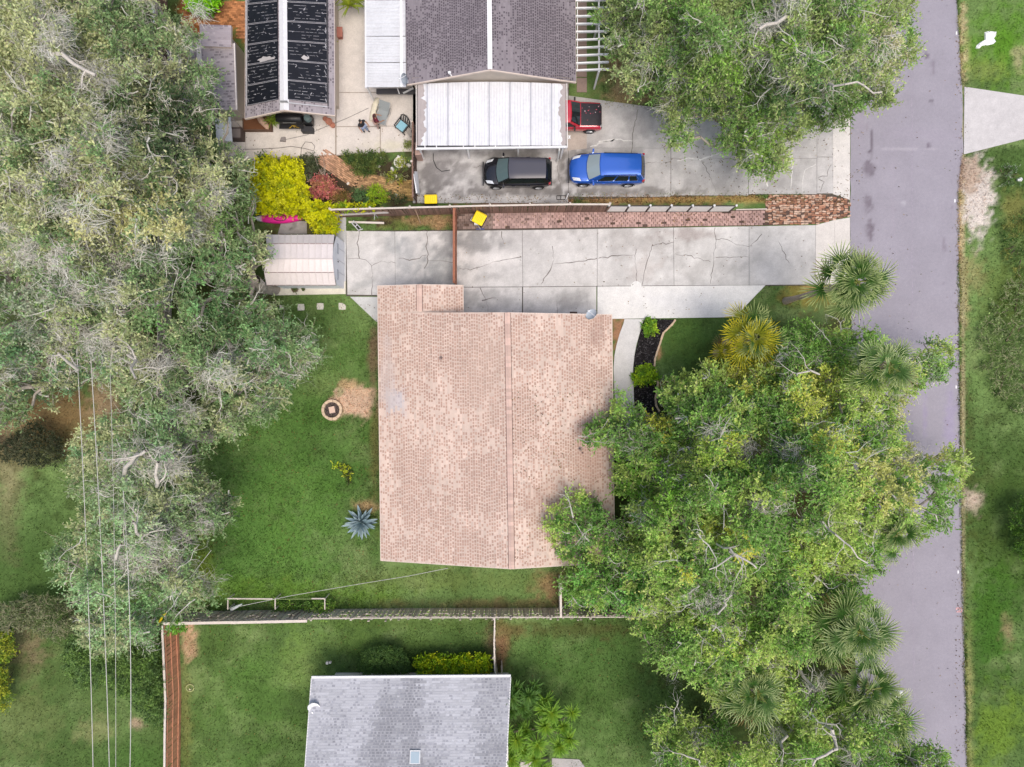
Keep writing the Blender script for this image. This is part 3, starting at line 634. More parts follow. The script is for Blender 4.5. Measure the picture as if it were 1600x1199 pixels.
# --- the central house
hs = thing('shingle_house', 'central house under a wide pinkish tan shingle roof', 'house', P(775, 680))
eh, rh = 2.6, 4.4
L1, L2 = P2(590, 447, eh), P2(595, 876, eh); LM = P2(590.4, 488, eh); RT, RB = P2(793, 489, rh), P2(799.5, 889, rh); R1, R2 = P2(956, 492, 2.95), P2(960.5, 879, 2.95)
EX, VX = P2(655, 445, 3.17), P2(655.4, 488, 3.17); ER, EV = P2(723.5, 446, 2.6), P2(724, 488.5, 2.6)
LGT, DRK = C(228, 205, 190), C(200, 166, 150)
def pd(x, y): return np.clip(.84 + 2.2 * (fbm(x * .5, y * .5, 4, 12) - .5), .55, 1)
for i_, q in enumerate(((LM, L2, RB, RT), (R2, R1, RT, RB), (L1, LM, VX, EX), (EV, ER, EX, VX))):
    t = tiles(*q, .146, .2, LGT, DRK, pd, 20 + i_, stain=[(-6.9, -1.1, .7, .8, C(196, 196, 204), .6), (-7.3, .6, .5, 2.6, C(206, 192, 186), .5), (4.6, -3.4, 1.2, 3.0, C(176, 140, 126), .35), (2.0, -6.4, 1.5, 1.2, C(178, 146, 132), .35), (5.0, 2.9, .5, .9, C(170, 140, 128), .45), (-1.5, 1.0, 1.5, 3, C(204, 180, 164), .3)]); t.build('shingle_field', M['shingle'], hs, kind='stuff')
mb = MB()
for q in ((LM, L2, RB, RT), (R2, R1, RT, RB), (L1, LM, VX, EX), (EV, ER, EX, VX)): deck(mb, *q)
mb.build('roof', M['trim'], hs)
mb = MB(); edge_trim(mb, [L1, L2, RB, R2, R1, RT, P2(724, 488.7, 3.72)]); edge_trim(mb, [L1, EX, ER, EV]); mb.build('fascia', M['trim'], hs)
capm = MB(); capm.add([(-.16, 0, -.04), (0, 0, .012), (.16, 0, -.04), (-.16, .215, -.047), (0, .215, .004), (.16, .215, -.047), (-.16, 0, -.055), (.16, 0, -.055)], [(0, 1, 4, 3), (1, 2, 5, 4), (6, 7, 2, 1), (6, 1, 0)]); cme = capm.mesh('ridge_cap', M_CAP)
def caps(parent, A, B, me, step=.2, lift=.03, sx=1):
    A, B = Vector(A), Vector(B); d = B - A; n = int(d.length / step); rz = math.atan2(-d.x, d.y); rx = math.asin(d.z / d.length)
    for k in range(n):
        p = A + d * (k / n); inst('ridge_cap', me, parent, p + Vector((0, 0, lift)) - root(parent).location, (rx, R.uniform(-.02, .02), rz + R.uniform(-.012, .012)), (sx, d.length / n / .2, 1))
caps(hs, RB, RT, cme); caps(hs, P2(655.4, 486, 3.17), EX, cme)
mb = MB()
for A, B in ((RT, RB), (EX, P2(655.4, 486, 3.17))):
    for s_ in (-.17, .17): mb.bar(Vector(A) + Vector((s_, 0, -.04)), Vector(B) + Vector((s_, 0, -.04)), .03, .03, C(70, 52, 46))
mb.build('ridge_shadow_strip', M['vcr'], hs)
ins = .42
def P2i(px, py, dx, dy, h=0): v = P(px, py, h); return (v.x + dx, v.y + dy)
wp = [P2i(590, 447, ins, -ins, 2.6), P2i(723.5, 446, -ins, -ins, 2.6), P2i(724, 489, -ins, -ins, 2.6), P2i(956, 492, -ins, -ins, 2.95), P2i(960, 879, -ins, ins, 2.95), P2i(595, 876, ins, ins, 2.6)]
walls('wall', wp, 2.45, hs, M['tan'])
mb = MB(); a, b, c = wp[5], wp[4], (RB[0], wp[5][1]); y_ = wp[5][1]
mb.add([(a[0], y_ + .02, 2.45), (b[0], y_ + .02, 2.45), (b[0], y_ + .02, 2.8), (c[0], y_ + .02, 4.15)], [(0, 1, 2, 3)])
y2 = wp[3][1]; mb.add([(wp[2][0], y2 - .02, 2.45), (b[0], y2 - .02, 2.45), (b[0], y2 - .02, 2.8), (c[0], y2 - .02, 4.15), (wp[2][0], y2 - .02, 3.5)], [(4, 3, 2, 1, 0)])
mb.build('gable_wall', M['tan'], hs)
for (x_, y_), nn in (((-4.5, wp[5][1] - .03), (0, -1)), ((1.5, wp[5][1] - .03), (0, -1)), ((wp[5][0] - .03, -3), (-1, 0)), ((wp[5][0] - .03, 1), (-1, 0)), ((wp[4][0] + .03, -4), (1, 0)), ((wp[4][0] + .03, .5), (1, 0))): window(hs, (x_, y_), nn)
mb = MB(); mb.lathe([(.0, .22), (.05, .22), (.05, 0)], P2(910, 947 - 239, 3.35), 8, C(150, 120, 110)); mb.build('vent_pipe', M['vcr'], hs)
for px_v, py_v, hv in ((906, 702, 3.45), (690, 560, 3.5)):
    mb = MB(); c_ = P(px_v, py_v, hv); mb.lathe([(.05, .0), (.05, .3), (.0, .3)], tuple(c_ - Vector((0, 0, .05))), 8, C(120, 96, 88)); mb.lathe([(.16, .0), (.05, .06)], tuple(c_ - Vector((0, 0, .02))), 10, C(170, 150, 140)); mb.build('vent_pipe', M['vcr'], hs)
mb = MB(); mb.box(P(896, 489.5, 3.2), (.42, .16, .12), C(62, 46, 44)); mb.build('roof_vent', M['vcr'], hs)
def dish(label, loc, az, tilt, r=.36, col=(.75, .77, .78)):
    t = thing('satellite_dish', label, 'satellite dish', loc)
    rot = Matrix.Rotation(az, 3, 'Z') @ Matrix.Rotation(tilt, 3, 'Y')
    prof = [(0, 0)] + [(r * k / 6, .11 * (k / 6) ** 2) for k in range(1, 7)] + [(r, .125)] + [(r * k / 6, .11 * (k / 6) ** 2 - .015) for k in range(6, -1, -1)]
    mb = MB(); mb.lathe(prof, (0, 0, 0), 24, col); v = mb.v[0] * np.array([1, .86, 1]); mb.v[0] = v @ np.array(rot).T + np.array((0, 0, .42)); mb.build('reflector', M['vc'], t, local=True, smooth=True)
    mb = MB(); mb.tube([(0, 0, 0), (0, 0, .4)], .025, 6, (.5, .5, .52)); mb.box((0, 0, .01), (.16, .16, .02), (.5, .5, .52)); mb.build('mast', M['vc'], t, local=True)
    a = np.array(rot) @ np.array((-r, 0, .1)) + np.array((0, 0, .42)); b = np.array(rot) @ np.array((-.1, 0, .5)) + np.array((0, 0, .42))
    mb = MB(); mb.tube([tuple(a), tuple(b)], .014, 5, (.7, .7, .7)); mb.box(b, (.1, .07, .07), (.85, .85, .85), Euler((0, tilt, az))); mb.build('feed_arm', M['vc'], t, local=True)
    return t
dish('pale blue satellite dish on the top right edge of the tan shingle roof', P(924, 494, 3.1), math.radians(140), math.radians(52), .4, C(216, 224, 230))
# --- grey shingle house at the bottom
g2 = thing('gray_house', 'gray shingled house at the bottom of the photo with skylight', 'house', P(640, 1260))
A, B, Cc, D = P2(486.5, 1061, 2.7), P2(798, 1058.5, 2.7), P2(790, 1218, 4.3), P2(475, 1220, 4.3)
def pd2(x, y):
    px, py = (x * S * H / (H - 3.2)) + 800, 599.5 - y * S * H / (H - 3.2)
    s_ = np.exp(-((px - 600 + (py - 1080) * .03) / 16) ** 2) * .5 + np.exp(-((px - 642) / 14) ** 2) * .6 * smooth(1230, 1180, py) + np.exp(-((px - 520) / 18) ** 2) * .25
    return np.clip(.40 + 1.4 * (fbm(x * .7, y * .35, 3, 33) - .5) + s_, .1, 1)
tiles(A, B, Cc, D, .146, .22, C(198, 199, 205), C(176, 177, 185), pd2, 41, wear=.28).build('shingle_field', M['shingle'], g2, kind='stuff')
mb = MB(); deck(mb, A, B, Cc, D); A2, B2 = (D[0] * 1.01, D[1] - 5.8, 2.7), (Cc[0], Cc[1] - 5.8, 2.7); deck(mb, D, Cc, B2, A2); mb.build('roof', M['trim'], g2)
tiles(A2, B2, Cc, D, .146, .26, C(206, 208, 216), C(160, 162, 172), pd2, 42, teeth=False).build('shingle_field', M['shingle'], g2, kind='stuff')
mb = MB(); edge_trim(mb, [D, A, B, Cc], .05, .13); mb.build('fascia', M['white'], g2)
mb = MB(); mb.bar(Vector(A) + Vector((0, .09, -.05)), Vector(B) + Vector((0, .09, -.05)), .12, .1, C(236, 236, 238)); mb.build('gutter', M['vc'], g2)
wy = A[1] - .78; walls('wall', [(A[0] + .75, wy), (A[0] + .75, A2[1] + .4), (B[0] - .15, A2[1] + .4), (B[0] - .15, wy)], 2.55, g2, mat('white_wall', C(246, 244, 240, .86), .8, [(2, .05)]))
window(g2, (-6.2, wy + .03), (0, 1), z=1.2, h=.8)
mb = MB(); f = bil(A, B, Cc, D); c = f(.545, .775); rot = Matrix.Rotation(math.atan2(Cc[2] - B[2], -(Cc[1] - B[1])) * -1, 3, 'X')
rx = -math.asin((1.6) / np.linalg.norm(np.array(Cc) - np.array(B)))
mb.box(c + np.array((0, 0, .06)), (.6, .7, .12), C(226, 228, 230), Euler((rx, 0, 0))); sk = mb.build('skylight', M['vc'], g2)
mb = MB(); mb.box(c + np.array((0, 0, .125)), (.48, .58, .02), rot=Euler((rx, 0, 0))); mb.build('pane', mat('skylight_glass', C(176, 196, 208), .08, spec=.8), sk)
dish('white oval satellite dish on the left edge of the gray roof', P(494, 1099, 2.72), math.radians(-60), math.radians(24), .4, C(250, 250, 250, .86))
# --- neighbour house top centre
nh = thing('neighbor_house', 'neighbor house under a dark gray shingle roof with white ridge cap', 'house', P(766, 40))
RT, RB = P2(763, -160, 4.4), P2(766, 109.5, 4.4); l0, l1 = P2(630, -160, 2.75), P2(636, 133, 2.75); r0, r1 = P2(898, -160, 2.7), P2(900, 129, 2.7)
def pd3(x, y):
    px, py = (x * S * H / (H - 3.4)) + 800, 599.5 - y * S * H / (H - 3.4); d = np.hypot((px - 840) / 40, (py - 70) / 60); d2_ = np.hypot((px - 690) / 50, (py - 60) / 70)
    return np.clip(.5 + 2.4 * (fbm(x * .35, y * .35, 3, 55) - .5) + .3 * np.exp(-d * d) + .2 * np.exp(-d2_ ** 2) - .5 * np.exp(-((px - 790) / 14) ** 2), .08, .97)
for i_, q in enumerate(((l0, l1, RB, RT), (r1, r0, RT, RB))): tiles(*q, .135, .17, C(150, 142, 147), C(106, 98, 105), pd3, 60 + i_).build('shingle_field', M['shingle'], nh, kind='stuff')
mb = MB(); deck(mb, l0, l1, RB, RT); deck(mb, r1, r0, RT, RB); mb.build('roof', M['trim'], nh)
mb = MB(); edge_trim(mb, [l1, RB, r1], .05, .14); edge_trim(mb, [r0, r1], .04, .1); mb.build('fascia', M['trim'], nh)
MW = mat('white_ridge_cap', C(250, 250, 250, .86), .6); wme = MB(); wme.add(capm.v[0].copy() * np.array((.82, 1, 1)), [(0, 1, 4, 3), (1, 2, 5, 4), (6, 7, 2, 1), (6, 1, 0)]); wme = wme.mesh('ridge_cap', MW); caps(nh, P2(765.6, 108, 4.4), P2(763.6, -80, 4.4), wme, .3)
wy = l1[1] + .35; walls('wall', [(l1[0] + .3, wy), (r1[0] - .35, wy), (r0[0] - .35, 26), (l0[0] + .3, 26)], 2.55, nh, M['tan'])
mb = MB(); mb.add([(l1[0] + .3, wy - .02, 2.5), (r1[0] - .35, wy - .02, 2.5), (r1[0] - .35, wy - .02, 2.9), (RB[0], wy - .02, 4.22), (l1[0] + .3, wy - .02, 2.9)], [(0, 1, 2, 3, 4)]); mb.build('gable_wall', M['tan'], nh)
mb = MB(); mb.lathe([(0, .3), (.09, .3), (.09, .22), (.05, .22), (.05, 0)], P2(628 + 75, 117, 3.55), 8, C(236, 236, 236)); mb.tube([P(700, 112, 3.75), P(706, 119, 3.7)], .035, 6, C(240, 240, 240)); mb.build('roof_vent', M['vc'], nh)
dish('gray satellite dish at the lower left corner of the dark roof', P(636, 128, 2.8), math.radians(210), math.radians(60), .34, C(172, 180, 190))
# white patio roof to its left
pr = thing('patio_roof', 'white panel patio roof left of the dark gray roof', 'patio roof', P(603, 60))
q0 = [(570, 0), (571.5, 137), (634.5, 135), (632, 0)]
ys = [-120, -60, 0, 57, 98, 137]
for a, b in zip(ys[:-1], ys[1:]):
    q = [P(570.5 + a * .008, a + .6, 2.35), P(570.5 + b * .008, b - .6, 2.35), P(633.5 + a * .008, b - .9, 2.62), P(633.5 + a * .008, a + .6, 2.62)]
    mb = MB(); mb.box8([tuple(p - Vector((0, 0, .06))) for p in q] + [tuple(p) for p in q])
    for k in range(1, 9): u = k / 9; mb.bar(q[0].lerp(q[3], .02) * (1 - u) + q[1].lerp(q[2], .02) * u + Vector((0, 0, .012)), q[0].lerp(q[3], .98) * (1 - u) + q[1].lerp(q[2], .98) * u + Vector((0, 0, .012)), .018, .024)
    mb.build('roof_panel', M['alu'], pr)
mb = MB(); mb.bar(P(571, -100, 2.3), P(571.8, 138, 2.3), .09, .13, C(238, 238, 240)); mb.build('gutter', M['vc'], pr)
mb = MB(); mb.bar(P(626, -100, 2.64), P(627.5, 136, 2.64), .16, .04, C(250, 250, 250)); mb.build('flashing', M['vc'], pr)
for py in (-60, 40, 135):
    mb = MB(); p = P(573, py, 2.25); mb.box((p.x, p.y, 1.125), (.08, .08, 2.25)); mb.build('post', M['white'], pr)
# carport
cp = thing('carport', 'white metal carport roof of ribbed panels beside the parked cars', 'carport', P(768, 182))
xb = [652, 667.5, 700, 732.5, 764.5, 797, 829.5, 862, 884.5]; yt = lambda x_: 131.5 - 3.5 * math.sin((x_ - 650) / 236 * pi); rgc = random.Random(5)
cpm = mat('carport_coating', None, .6, [(.8, .08), (6, .07), (3, .09, (4, .35, 1))], spec=.25)
for k in range(8):
    x0, x1 = xb[k], xb[k + 1]
    A, B = P(x0 + .7, yt(x0), 2.72), P(x1 - .7, yt(x1), 2.72); Cc, D = P(x1 - .6, 227.5, 2.36), P(x0 + .8, 227.5, 2.36)
    mb = MB(); t = Vector((0, 0, .05)); mb.box8([tuple(p - t) for p in (D, Cc, B, A)] + [tuple(p) for p in (D, Cc, B, A)], C(236, 237, 241, .78))
    nr = 7 if k in range(1, 7) else 3
    for j_ in range(nr):
        u = (j_ + .5) / nr; mb.bar(A.lerp(B, u) + Vector((0, 0, .008)), D.lerp(Cc, u) + Vector((0, 0, .008)), .05, .018, C(230, 231, 236, .74))
    if k in (0, 7):   # coating worn off along the outer edge
        e0, e1 = (A, D) if k == 0 else (B, Cc); s_ = 1 if k == 0 else -1; n_ = 26; lv = [e0.lerp(e1, j_ / n_) for j_ in range(n_ + 1)]; wv = [.13 + .2 * rgc.random() + (.12 if 6 < j_ < 22 else 0) for j_ in range(n_ + 1)]
        if k == 0: wv = [w * 1.25 for w in wv]
        mb.add([tuple(p + Vector((0, 0, .021))) for p in lv] + [tuple(p + Vector((s_ * w, 0, .021))) for p, w in zip(lv, wv)], [((j_, n_ + 1 + j_, n_ + 2 + j_, j_ + 1) if k == 0 else (j_, j_ + 1, n_ + 2 + j_, n_ + 1 + j_)) for j_ in range(n_)], C(182, 172, 170))
    mb.build('roof_panel', cpm, cp)
mb = MB()
for k in range(1, 8): mb.bar(P(xb[k], yt(xb[k]) + 1, 2.745), P(xb[k], 227, 2.385), .075, .05, C(186, 188, 198))  # rib colour darkened to paint in shading that flat light leaves out
mb.build('rib', M['vc'], cp, kind='stuff')
mb = MB()
mb.bar(P(650, 233, 2.3), P(886.5, 230, 2.3), .12, .12, C(240, 240, 240)); mb.bar(P(651, 229, 2.27), P(885, 227, 2.27), .12, .03, C(62, 62, 66))
for px in (664, 682, 724, 742, 774, 812, 850, 858): mb.bar(P(px, 226, 2.35), P(px, 232, 2.36), .06, .04, C(240, 240, 240))
mb.build('gutter', M['vc'], cp)
mb = MB(); mb.bar(P(885.5, 131, 2.72), P(886.5, 231, 2.36), .05, .12, C(236, 232, 228)); mb.bar(P(650.5, 134, 2.72), P(651, 232, 2.36), .05, .12, C(216, 208, 202)); mb.build('fascia', M['vc'], cp)
mb = MB(); mb.tube([P(874, 233, 2.25), P(874, 236, 2.1), (P(874, 233, 2.25).x, P(874, 236, 2.1).y, .1)], .05, 6, C(244, 244, 238)); mb.build('downspout', M['vc'], cp)
for px, py in ((654, 228), (730, 228), (810, 228), (880, 228), (654, 138), (880, 138)):
    mb = MB(); p = P(px, py, 2.3); mb.box((p.x, p.y, 1.14), (.1, .1, 2.28)); mb.build('post', M['white'], cp)
mb = MB()   # clothes-peg shaped bracket at the east edge
for a, b in (((888, 212, 2.2), (891, 217, 2.2)), ((891, 212, 2.2), (888, 217, 2.2))): mb.tube([P(*a), P(*b)], .04, 5, C(250, 250, 250))
mb.build('bracket', M['vc'], cp)
# pergola
pg = thing('pergola', 'white slatted pergola along the right side of the dark gray roof', 'pergola', P(925, 60))
sl = MB(); sl.box((0, 0, 0), (2.0, .085, .14)); slm = sl.mesh('slat', M['white'])
for k, py in enumerate([-37, -24.5, -12, 1, 13, 25.5, 37.5, 49.7, 62, 74.3, 86.3, 98.3, 109.5]):
    p = P(924.5, py, 2.55); inst('slat', slm, pg, p - pg.location, (0, R.uniform(-.01, .01), .02 if py < 60 else .04), (1 if py < 105 else 1.02, 1, 1))
mb = MB(); mb.bar(P(935.5, -60, 2.42), P(936, 113, 2.42), .09, .14); mb.build('beam', M['white'], pg)
mb = MB(); mb.bar(P(902, -60, 2.42), P(902, 112, 2.42), .05, .14); mb.build('ledger', M['white'], pg)
for py in (-50, 30, 112):
    mb = MB(); p = P(935.5, py, 2.35); mb.box((p.x, p.y, 1.18), (.1, .1, 2.36)); mb.build('post', M['white'], pg)
mb = MB(); mb.prism([P2(*c)[:2] for c in ((900, -10), (900, 150), (916, 150), (916, -10))], .01, .045); 
dk = bpy.data.objects.new('side_path', None); COL.objects.link(dk); dk['kind'] = 'structure'
for k in range(6): slab('paving_slab', [(901, 2 + k * 24), (901, 25 + k * 24), (917, 25 + k * 24), (917, 2 + k * 24)], stains(C(168, 146, 136), [], .12, 1, 80 + k), dk)
# solar house
so = thing('solar_house', 'long gabled house covered with black solar panels on both roof slopes', 'house', P(452, 60))
RT, RB = P2(441, -150, 3.8), P2(444, 172.5, 3.8); l0, l1 = P2(384.5, -150, 2.5), P2(383, 186, 2.5); r0, r1 = P2(521, -150, 2.5), P2(523, 181, 2.5)
pd4 = lambda x, y: np.clip(.35 + 1.5 * (fbm(x * .5, y * .5, 3, 65) - .5), .05, .9)
for i_, q in enumerate(((l0, l1, RB, RT), (r1, r0, RT, RB))): tiles(*q, .135, .17, C(172, 164, 168), C(128, 120, 126), pd4, 70 + i_).build('shingle_field', M['shingle'], so, kind='stuff')
mb = MB(); deck(mb, l0, l1, RB, RT); deck(mb, r1, r0, RT, RB); mb.build('roof', M['trim'], so)
mb = MB(); edge_trim(mb, [l0, l1, RB, r1, r0], .05, .14); mb.build('fascia', M['trim'], so)
mb = MB(); A, B = Vector(RB) + Vector((0, .02, .035)), Vector(RT) + Vector((0, 0, .035)); w = .26
mb.add([tuple(A + Vector((-w, 0, -.09))), tuple(A), tuple(A + Vector((w, 0, -.09))), tuple(B + Vector((-w, 0, -.09))), tuple(B), tuple(B + Vector((w, 0, -.09)))], [(0, 1, 4, 3), (1, 2, 5, 4)], C(232, 232, 234)); mb.build('ridge_cap', M['vc'], so)
mb = MB(); mb.bar(P(438, 159, 3.86), P(449, 159, 3.86), .08, .1, (.2, .2, .2)); mb.build('ridge_bracket', M['vc'], so)
wy = l1[1] + 1.55; walls('wall', [(l1[0] + .35, wy), (r1[0] - .35, wy), (r0[0] - .35, 27), (l0[0] + .35, 27)], 2.4, so, M['tan'])
mb = MB(); mb.add([(l1[0] + .35, wy - .02, 2.35), (r1[0] - .35, wy - .02, 2.35), (RB[0], wy - .02, 3.6)], [(0, 1, 2)]); mb.build('gable_wall', M['tan'], so)
M_SOL = mat('solar_black', (.009, .01, .015), .5, [(3, .3)], spec=.25); M_WEAR = mat('chalky_streak', C(178, 176, 180), .9)
fl, fr = bil(l0, l1, RB, RT), bil(r1, r0, RT, RB)
def solar(f, u0, u1, v0, v1, n, patch=None):
    """u along the slope length, v from eave to ridge"""
    mb = MB(); e = .028; p = [f(np.array(u), np.array(v)) for u, v in ((u0, v0), (u1, v0), (u1, v1), (u0, v1))]
    mb.box8([q + n * .02 for q in p] + [q + n * .07 for q in p])
    o = mb.build('solar_panel', M_SOL, so)
    wb = MB(); g = lambda u, v: f(np.array(u0 + (u1 - u0) * u), np.array(v0 + (v1 - v0) * v)) + n * .074
    def str_(a, b, w): 
        d = b - a; s_ = np.cross(n, d); s_ = s_ / (np.linalg.norm(s_) + 1e-9) * w; wb.add([a - s_, a + s_, b + s_, b - s_], [(0, 3, 2, 1)])
    for k in range(1, 6):
        v = 0
        while v < .95:
            l_ = R.uniform(.05, .16)
            if R.random() < .45: str_(g(k / 6, v), g(k / 6 + R.uniform(-.01, .01), min(.98, v + l_)), R.uniform(.005, .011))
            v += l_ + R.uniform(.01, .05)
    for k in range(7):
        a_ = (R.random() * .9 + .03, R.random() * .9 + .03); b_ = (min(.97, max(.03, a_[0] + R.uniform(-.12, .12))), min(.97, max(.03, a_[1] + R.uniform(-.05, .05)))); str_(g(*a_), g(*b_), R.uniform(.008, .022))
    for s_ in (.012, .988): str_(g(s_, .01), g(s_, .99), .011)
    v = 0
    while v < .96:
        u_ = R.uniform(.03, .97)
        if R.random() < .5: str_(g(u_, .02), g(min(.99, u_ + R.uniform(.04, .2)), .03 + R.uniform(0, .03)), R.uniform(.01, .025))
        v += .12
    wb.build('panel_seam', M_WEAR, o)
    if patch:
        pb = MB(); c_, ru, rv = patch; k = 14; rr = [R.uniform(.55, 1.1) for _ in range(k)]
        pb.add([g(c_[0] + ru * rr[j_] * math.sin(2 * pi * j_ / k), c_[1] + rv * rr[j_] * math.cos(2 * pi * j_ / k)) + n * .004 for j_ in range(k)], [tuple(range(k))], C(196, 190, 188)); pb.build('bare_patch', M['vcr'], o)
nl = np.cross(np.array(l1) - np.array(l0), np.array(RT) - np.array(l0)); nl /= np.linalg.norm(nl); nl = nl * np.sign(nl[2])
nr_ = np.cross(np.array(r0) - np.array(r1), np.array(RB) - np.array(r1)); nr_ /= np.linalg.norm(nr_); nr_ = nr_ * np.sign(nr_[2])
LT = np.linalg.norm(np.array(l1) - np.array(l0))
for k in range(8):
    e1 = 1 - (.72 + 1.2 * k) / LT; e0 = 1 - (.72 + 1.2 * (k + 1) - .035) / LT
    if e0 < 0: break
    solar(fl, e0, e1, .08, .87, nl, ((.86, .6), .16, .3) if k == 2 else None)
    s1 = (.66 + 1.2 * k) / LT; s0 = (.66 + 1.2 * (k + 1) - .035) / LT
    solar(fr, s1, s0, .155, .93, nr_, ((.2, .56), .13, .12) if k == 2 else None)
mb = MB(); A = fr(np.array(.45 / LT), np.array(.16)) + nr_ * .09; B = fr(np.array(.45 / LT), np.array(.93)) + nr_ * .09; mb.tube([Vector(A), Vector(B)], .03, 6, (.5, .5, .52)); A2 = fr(np.array(.5 / LT), np.array(.14)) + nr_ * .08; B2 = fr(np.array(.97), np.array(.14)) + nr_ * .08; mb.tube([Vector(A2), Vector(B2)], .03, 6, (.04, .04, .045)); A2 = fl(np.array(1 - .7 / LT), np.array(.055)) + nl * .05; B2 = fl(np.array(.05), np.array(.055)) + nl * .05; mb.tube([Vector(A2), Vector(B2)], .03, 6, (.45, .45, .46)); mb.build('manifold_pipe', M['vc'], so)
# annex and shelters left of it
an = thing('annex', 'low gray roofed annex partly under the oak branches at upper left', 'outbuilding', P(335, 105))
qa = [P(262, 72, 2.5), P(366.5, 68, 2.5), P(370, 172, 2.4), P(258, 176, 2.4)]
tiles(tuple(qa[3]), tuple(qa[2]), tuple(qa[1]), tuple(qa[0]), .145, .3, C(176, 168, 172), C(140, 132, 138), pd4, 81).build('shingle_field', M['shingle'], an, kind='stuff')
qb = [P(312, 38, 2.75), P(361, 40, 2.75), P(361, 74, 2.7), P(312, 72, 2.7)]
tiles(tuple(qb[3]), tuple(qb[2]), tuple(qb[1]), tuple(qb[0]), .145, .3, C(182, 172, 178), C(150, 142, 150), pd4, 82).build('shingle_field', M['shingle'], an, kind='stuff')
mb = MB(); deck(mb, *[tuple(q) for q in qa]); deck(mb, *[tuple(q) for q in qb], t=.2); mb.build('roof', M['trim'], an)
mb = MB(); mb.bar(qa[1], qa[2], .06, .12, C(236, 228, 224)); mb.bar(P(310, 60, 2.8), P(312, 100, 2.6), .25, .1, C(222, 216, 212)); mb.build('fascia', M['vc'], an)
walls('wall', [(qa[3].x + .3, qa[3].y + .3), (qa[2].x - .3, qa[2].y + .3), (qb[1].x - .3, qb[1].y - .3), (qa[0].x + .3, qb[1].y - .3)], 2.28, an, M['tan'])
wc = thing('canopy', 'small white flat canopy beside the annex wall below the oak', 'canopy', P(348, 205)); q = [P(336, 186, 2.2), P(360, 183, 2.2), P(363, 222, 2.1), P(338, 218, 2.1)]
mb = MB(); deck(mb, *[tuple(p) for p in q], t=.06); mb.build('canopy_sheet', M['alu'], wc)
for p in q:
    mb = MB(); mb.tube([(p.x, p.y, 0), (p.x, p.y, 2.1)], .03, 6); mb.build('pole', M['metal'], wc)
cr = thing('planter_box', 'square gray brown framed box beside the white canopy', 'box', P(374, 213))
mb = MB(); c = P(374, 214); mb.box((c.x, c.y, .3), (.7, .6, .6), C(150, 138, 132)); mb.build('soil_box', M['vcr'], cr)
mb = MB()
for dx, dy, w, d_ in ((-.36, 0, .06, .7), (.36, 0, .06, .7), (0, -.32, .66, .06), (0, .32, .66, .06)): mb.box((c.x + dx, c.y + dy, .33), (w, d_, .66), C(92, 76, 70))
mb.build('frame', M['vcr'], cr)
# shed
sh = thing('shed', 'pinkish white gambrel roof shed on concrete at the end of the driveway', 'shed', P(480, 415))
rows = [(367, 2.0), (381, 2.62), (404.5, 3.0), (426, 2.62), (446, 2.0)]
shm = mat('shed_metal', None, .6, [(.9, .05), (9, .06)], spec=.3)
lx = [415.5, 416.5, 416, 413, 417]; rxs = [523, 521, 520, 522, 525]
for k in range(4):
    (ya, ha), (yb_, hb) = rows[k], rows[k + 1]; n_ = 11; base = np.array(C(240, 230, 228, .84) if k < 3 else C(226, 217, 216, .84))
    for j_ in range(n_):
        u0, u1 = j_ / n_, (j_ + 1) / n_ - .004
        q = [P(lx[k] + (rxs[k] - lx[k]) * u0, ya, ha), P(lx[k] + (rxs[k] - lx[k]) * u1, ya, ha), P(lx[k + 1] + (rxs[k + 1] - lx[k + 1]) * u1, yb_, hb), P(lx[k + 1] + (rxs[k + 1] - lx[k + 1]) * u0, yb_, hb)]
        mb = MB(); cc_ = C(240, 230, 228, .84) if True else base; mb.box8([tuple(p - Vector((0, 0, .04))) for p in (q[3], q[2], q[1], q[0])] + [tuple(p) for p in (q[3], q[2], q[1], q[0])], np.array(cc_) * R.uniform(.97, 1.02))
        mb.bar(q[0] + Vector((.02, 0, .012)), q[3] + Vector((.02, 0, .012)), .045, .028, np.array(cc_) * .98)
        mb.build('roof_panel', shm, sh)
mb = MB()
for k, (w_, c_) in ((1, (.045, C(168, 150, 146))), (2, (.06, C(214, 204, 202))), (3, (.045, C(160, 144, 140))), (4, (.04, C(150, 134, 130)))):
    mb.bar(P(lx[k], rows[k][0], rows[k][1] + .02), P(rxs[k], rows[k][0], rows[k][1] + .02), w_, .02, c_)
mb.build('ridge_flashing', M['vcr'], sh)
fx = P(522, 405, 2.6).x - .02; bx_ = P(417, 405, 2.6).x + .12; yT, yB = P(470, 367, 2).y - .06, P(470, 446, 2).y + .06
prof = [(yT, 0), (yT, 1.98)] + [(P(470, a, h).y, h - .06) for a, h in rows[1:4]] + [(yB, 1.98), (yB, 0)]
mb = MB(); n_ = len(prof); mb.add([(fx, y, z) for y, z in prof] + [(bx_, y, z) for y, z in prof], [tuple(range(n_))] + [tuple(range(n_, 2 * n_))[::-1]] + [(k, n_ + k, n_ + (k + 1) % n_, (k + 1) % n_) for k in (0, n_ - 2)], C(244, 246, 250, .86)); mb.build('wall', shm, sh)
for py in (388, 429):
    mb = MB(); y = P(530, py, 1.9).y
    for k in range(5): mb.box((fx + .02, y, 1.62 + k * .08), (.03, .62, .03), C(176, 180, 188))
    mb.build('vent', M['vc'], sh)
mb = MB(); mb.box((fx + .03, P(530, 409, 1.7).y, 1.7), (.05, .08, .1), C(90, 90, 96)); mb.build('latch', M['vc'], sh)
mb = MB(); y = P(530, 409, 1).y
for a_, b_ in ((-.72, .02), (.72, .02)): mb.box((fx + .015, y + a_, .95), (.02, .05, 1.85), C(226, 228, 232))
mb.box((fx + .015, y, .95), (.02, .02, 1.85), C(200, 202, 206)); mb.build('door_trim', M['vc'], sh)
pad = bpy.data.objects.new('shed_pad', None); COL.objects.link(pad); pad['kind'] = 'structure'
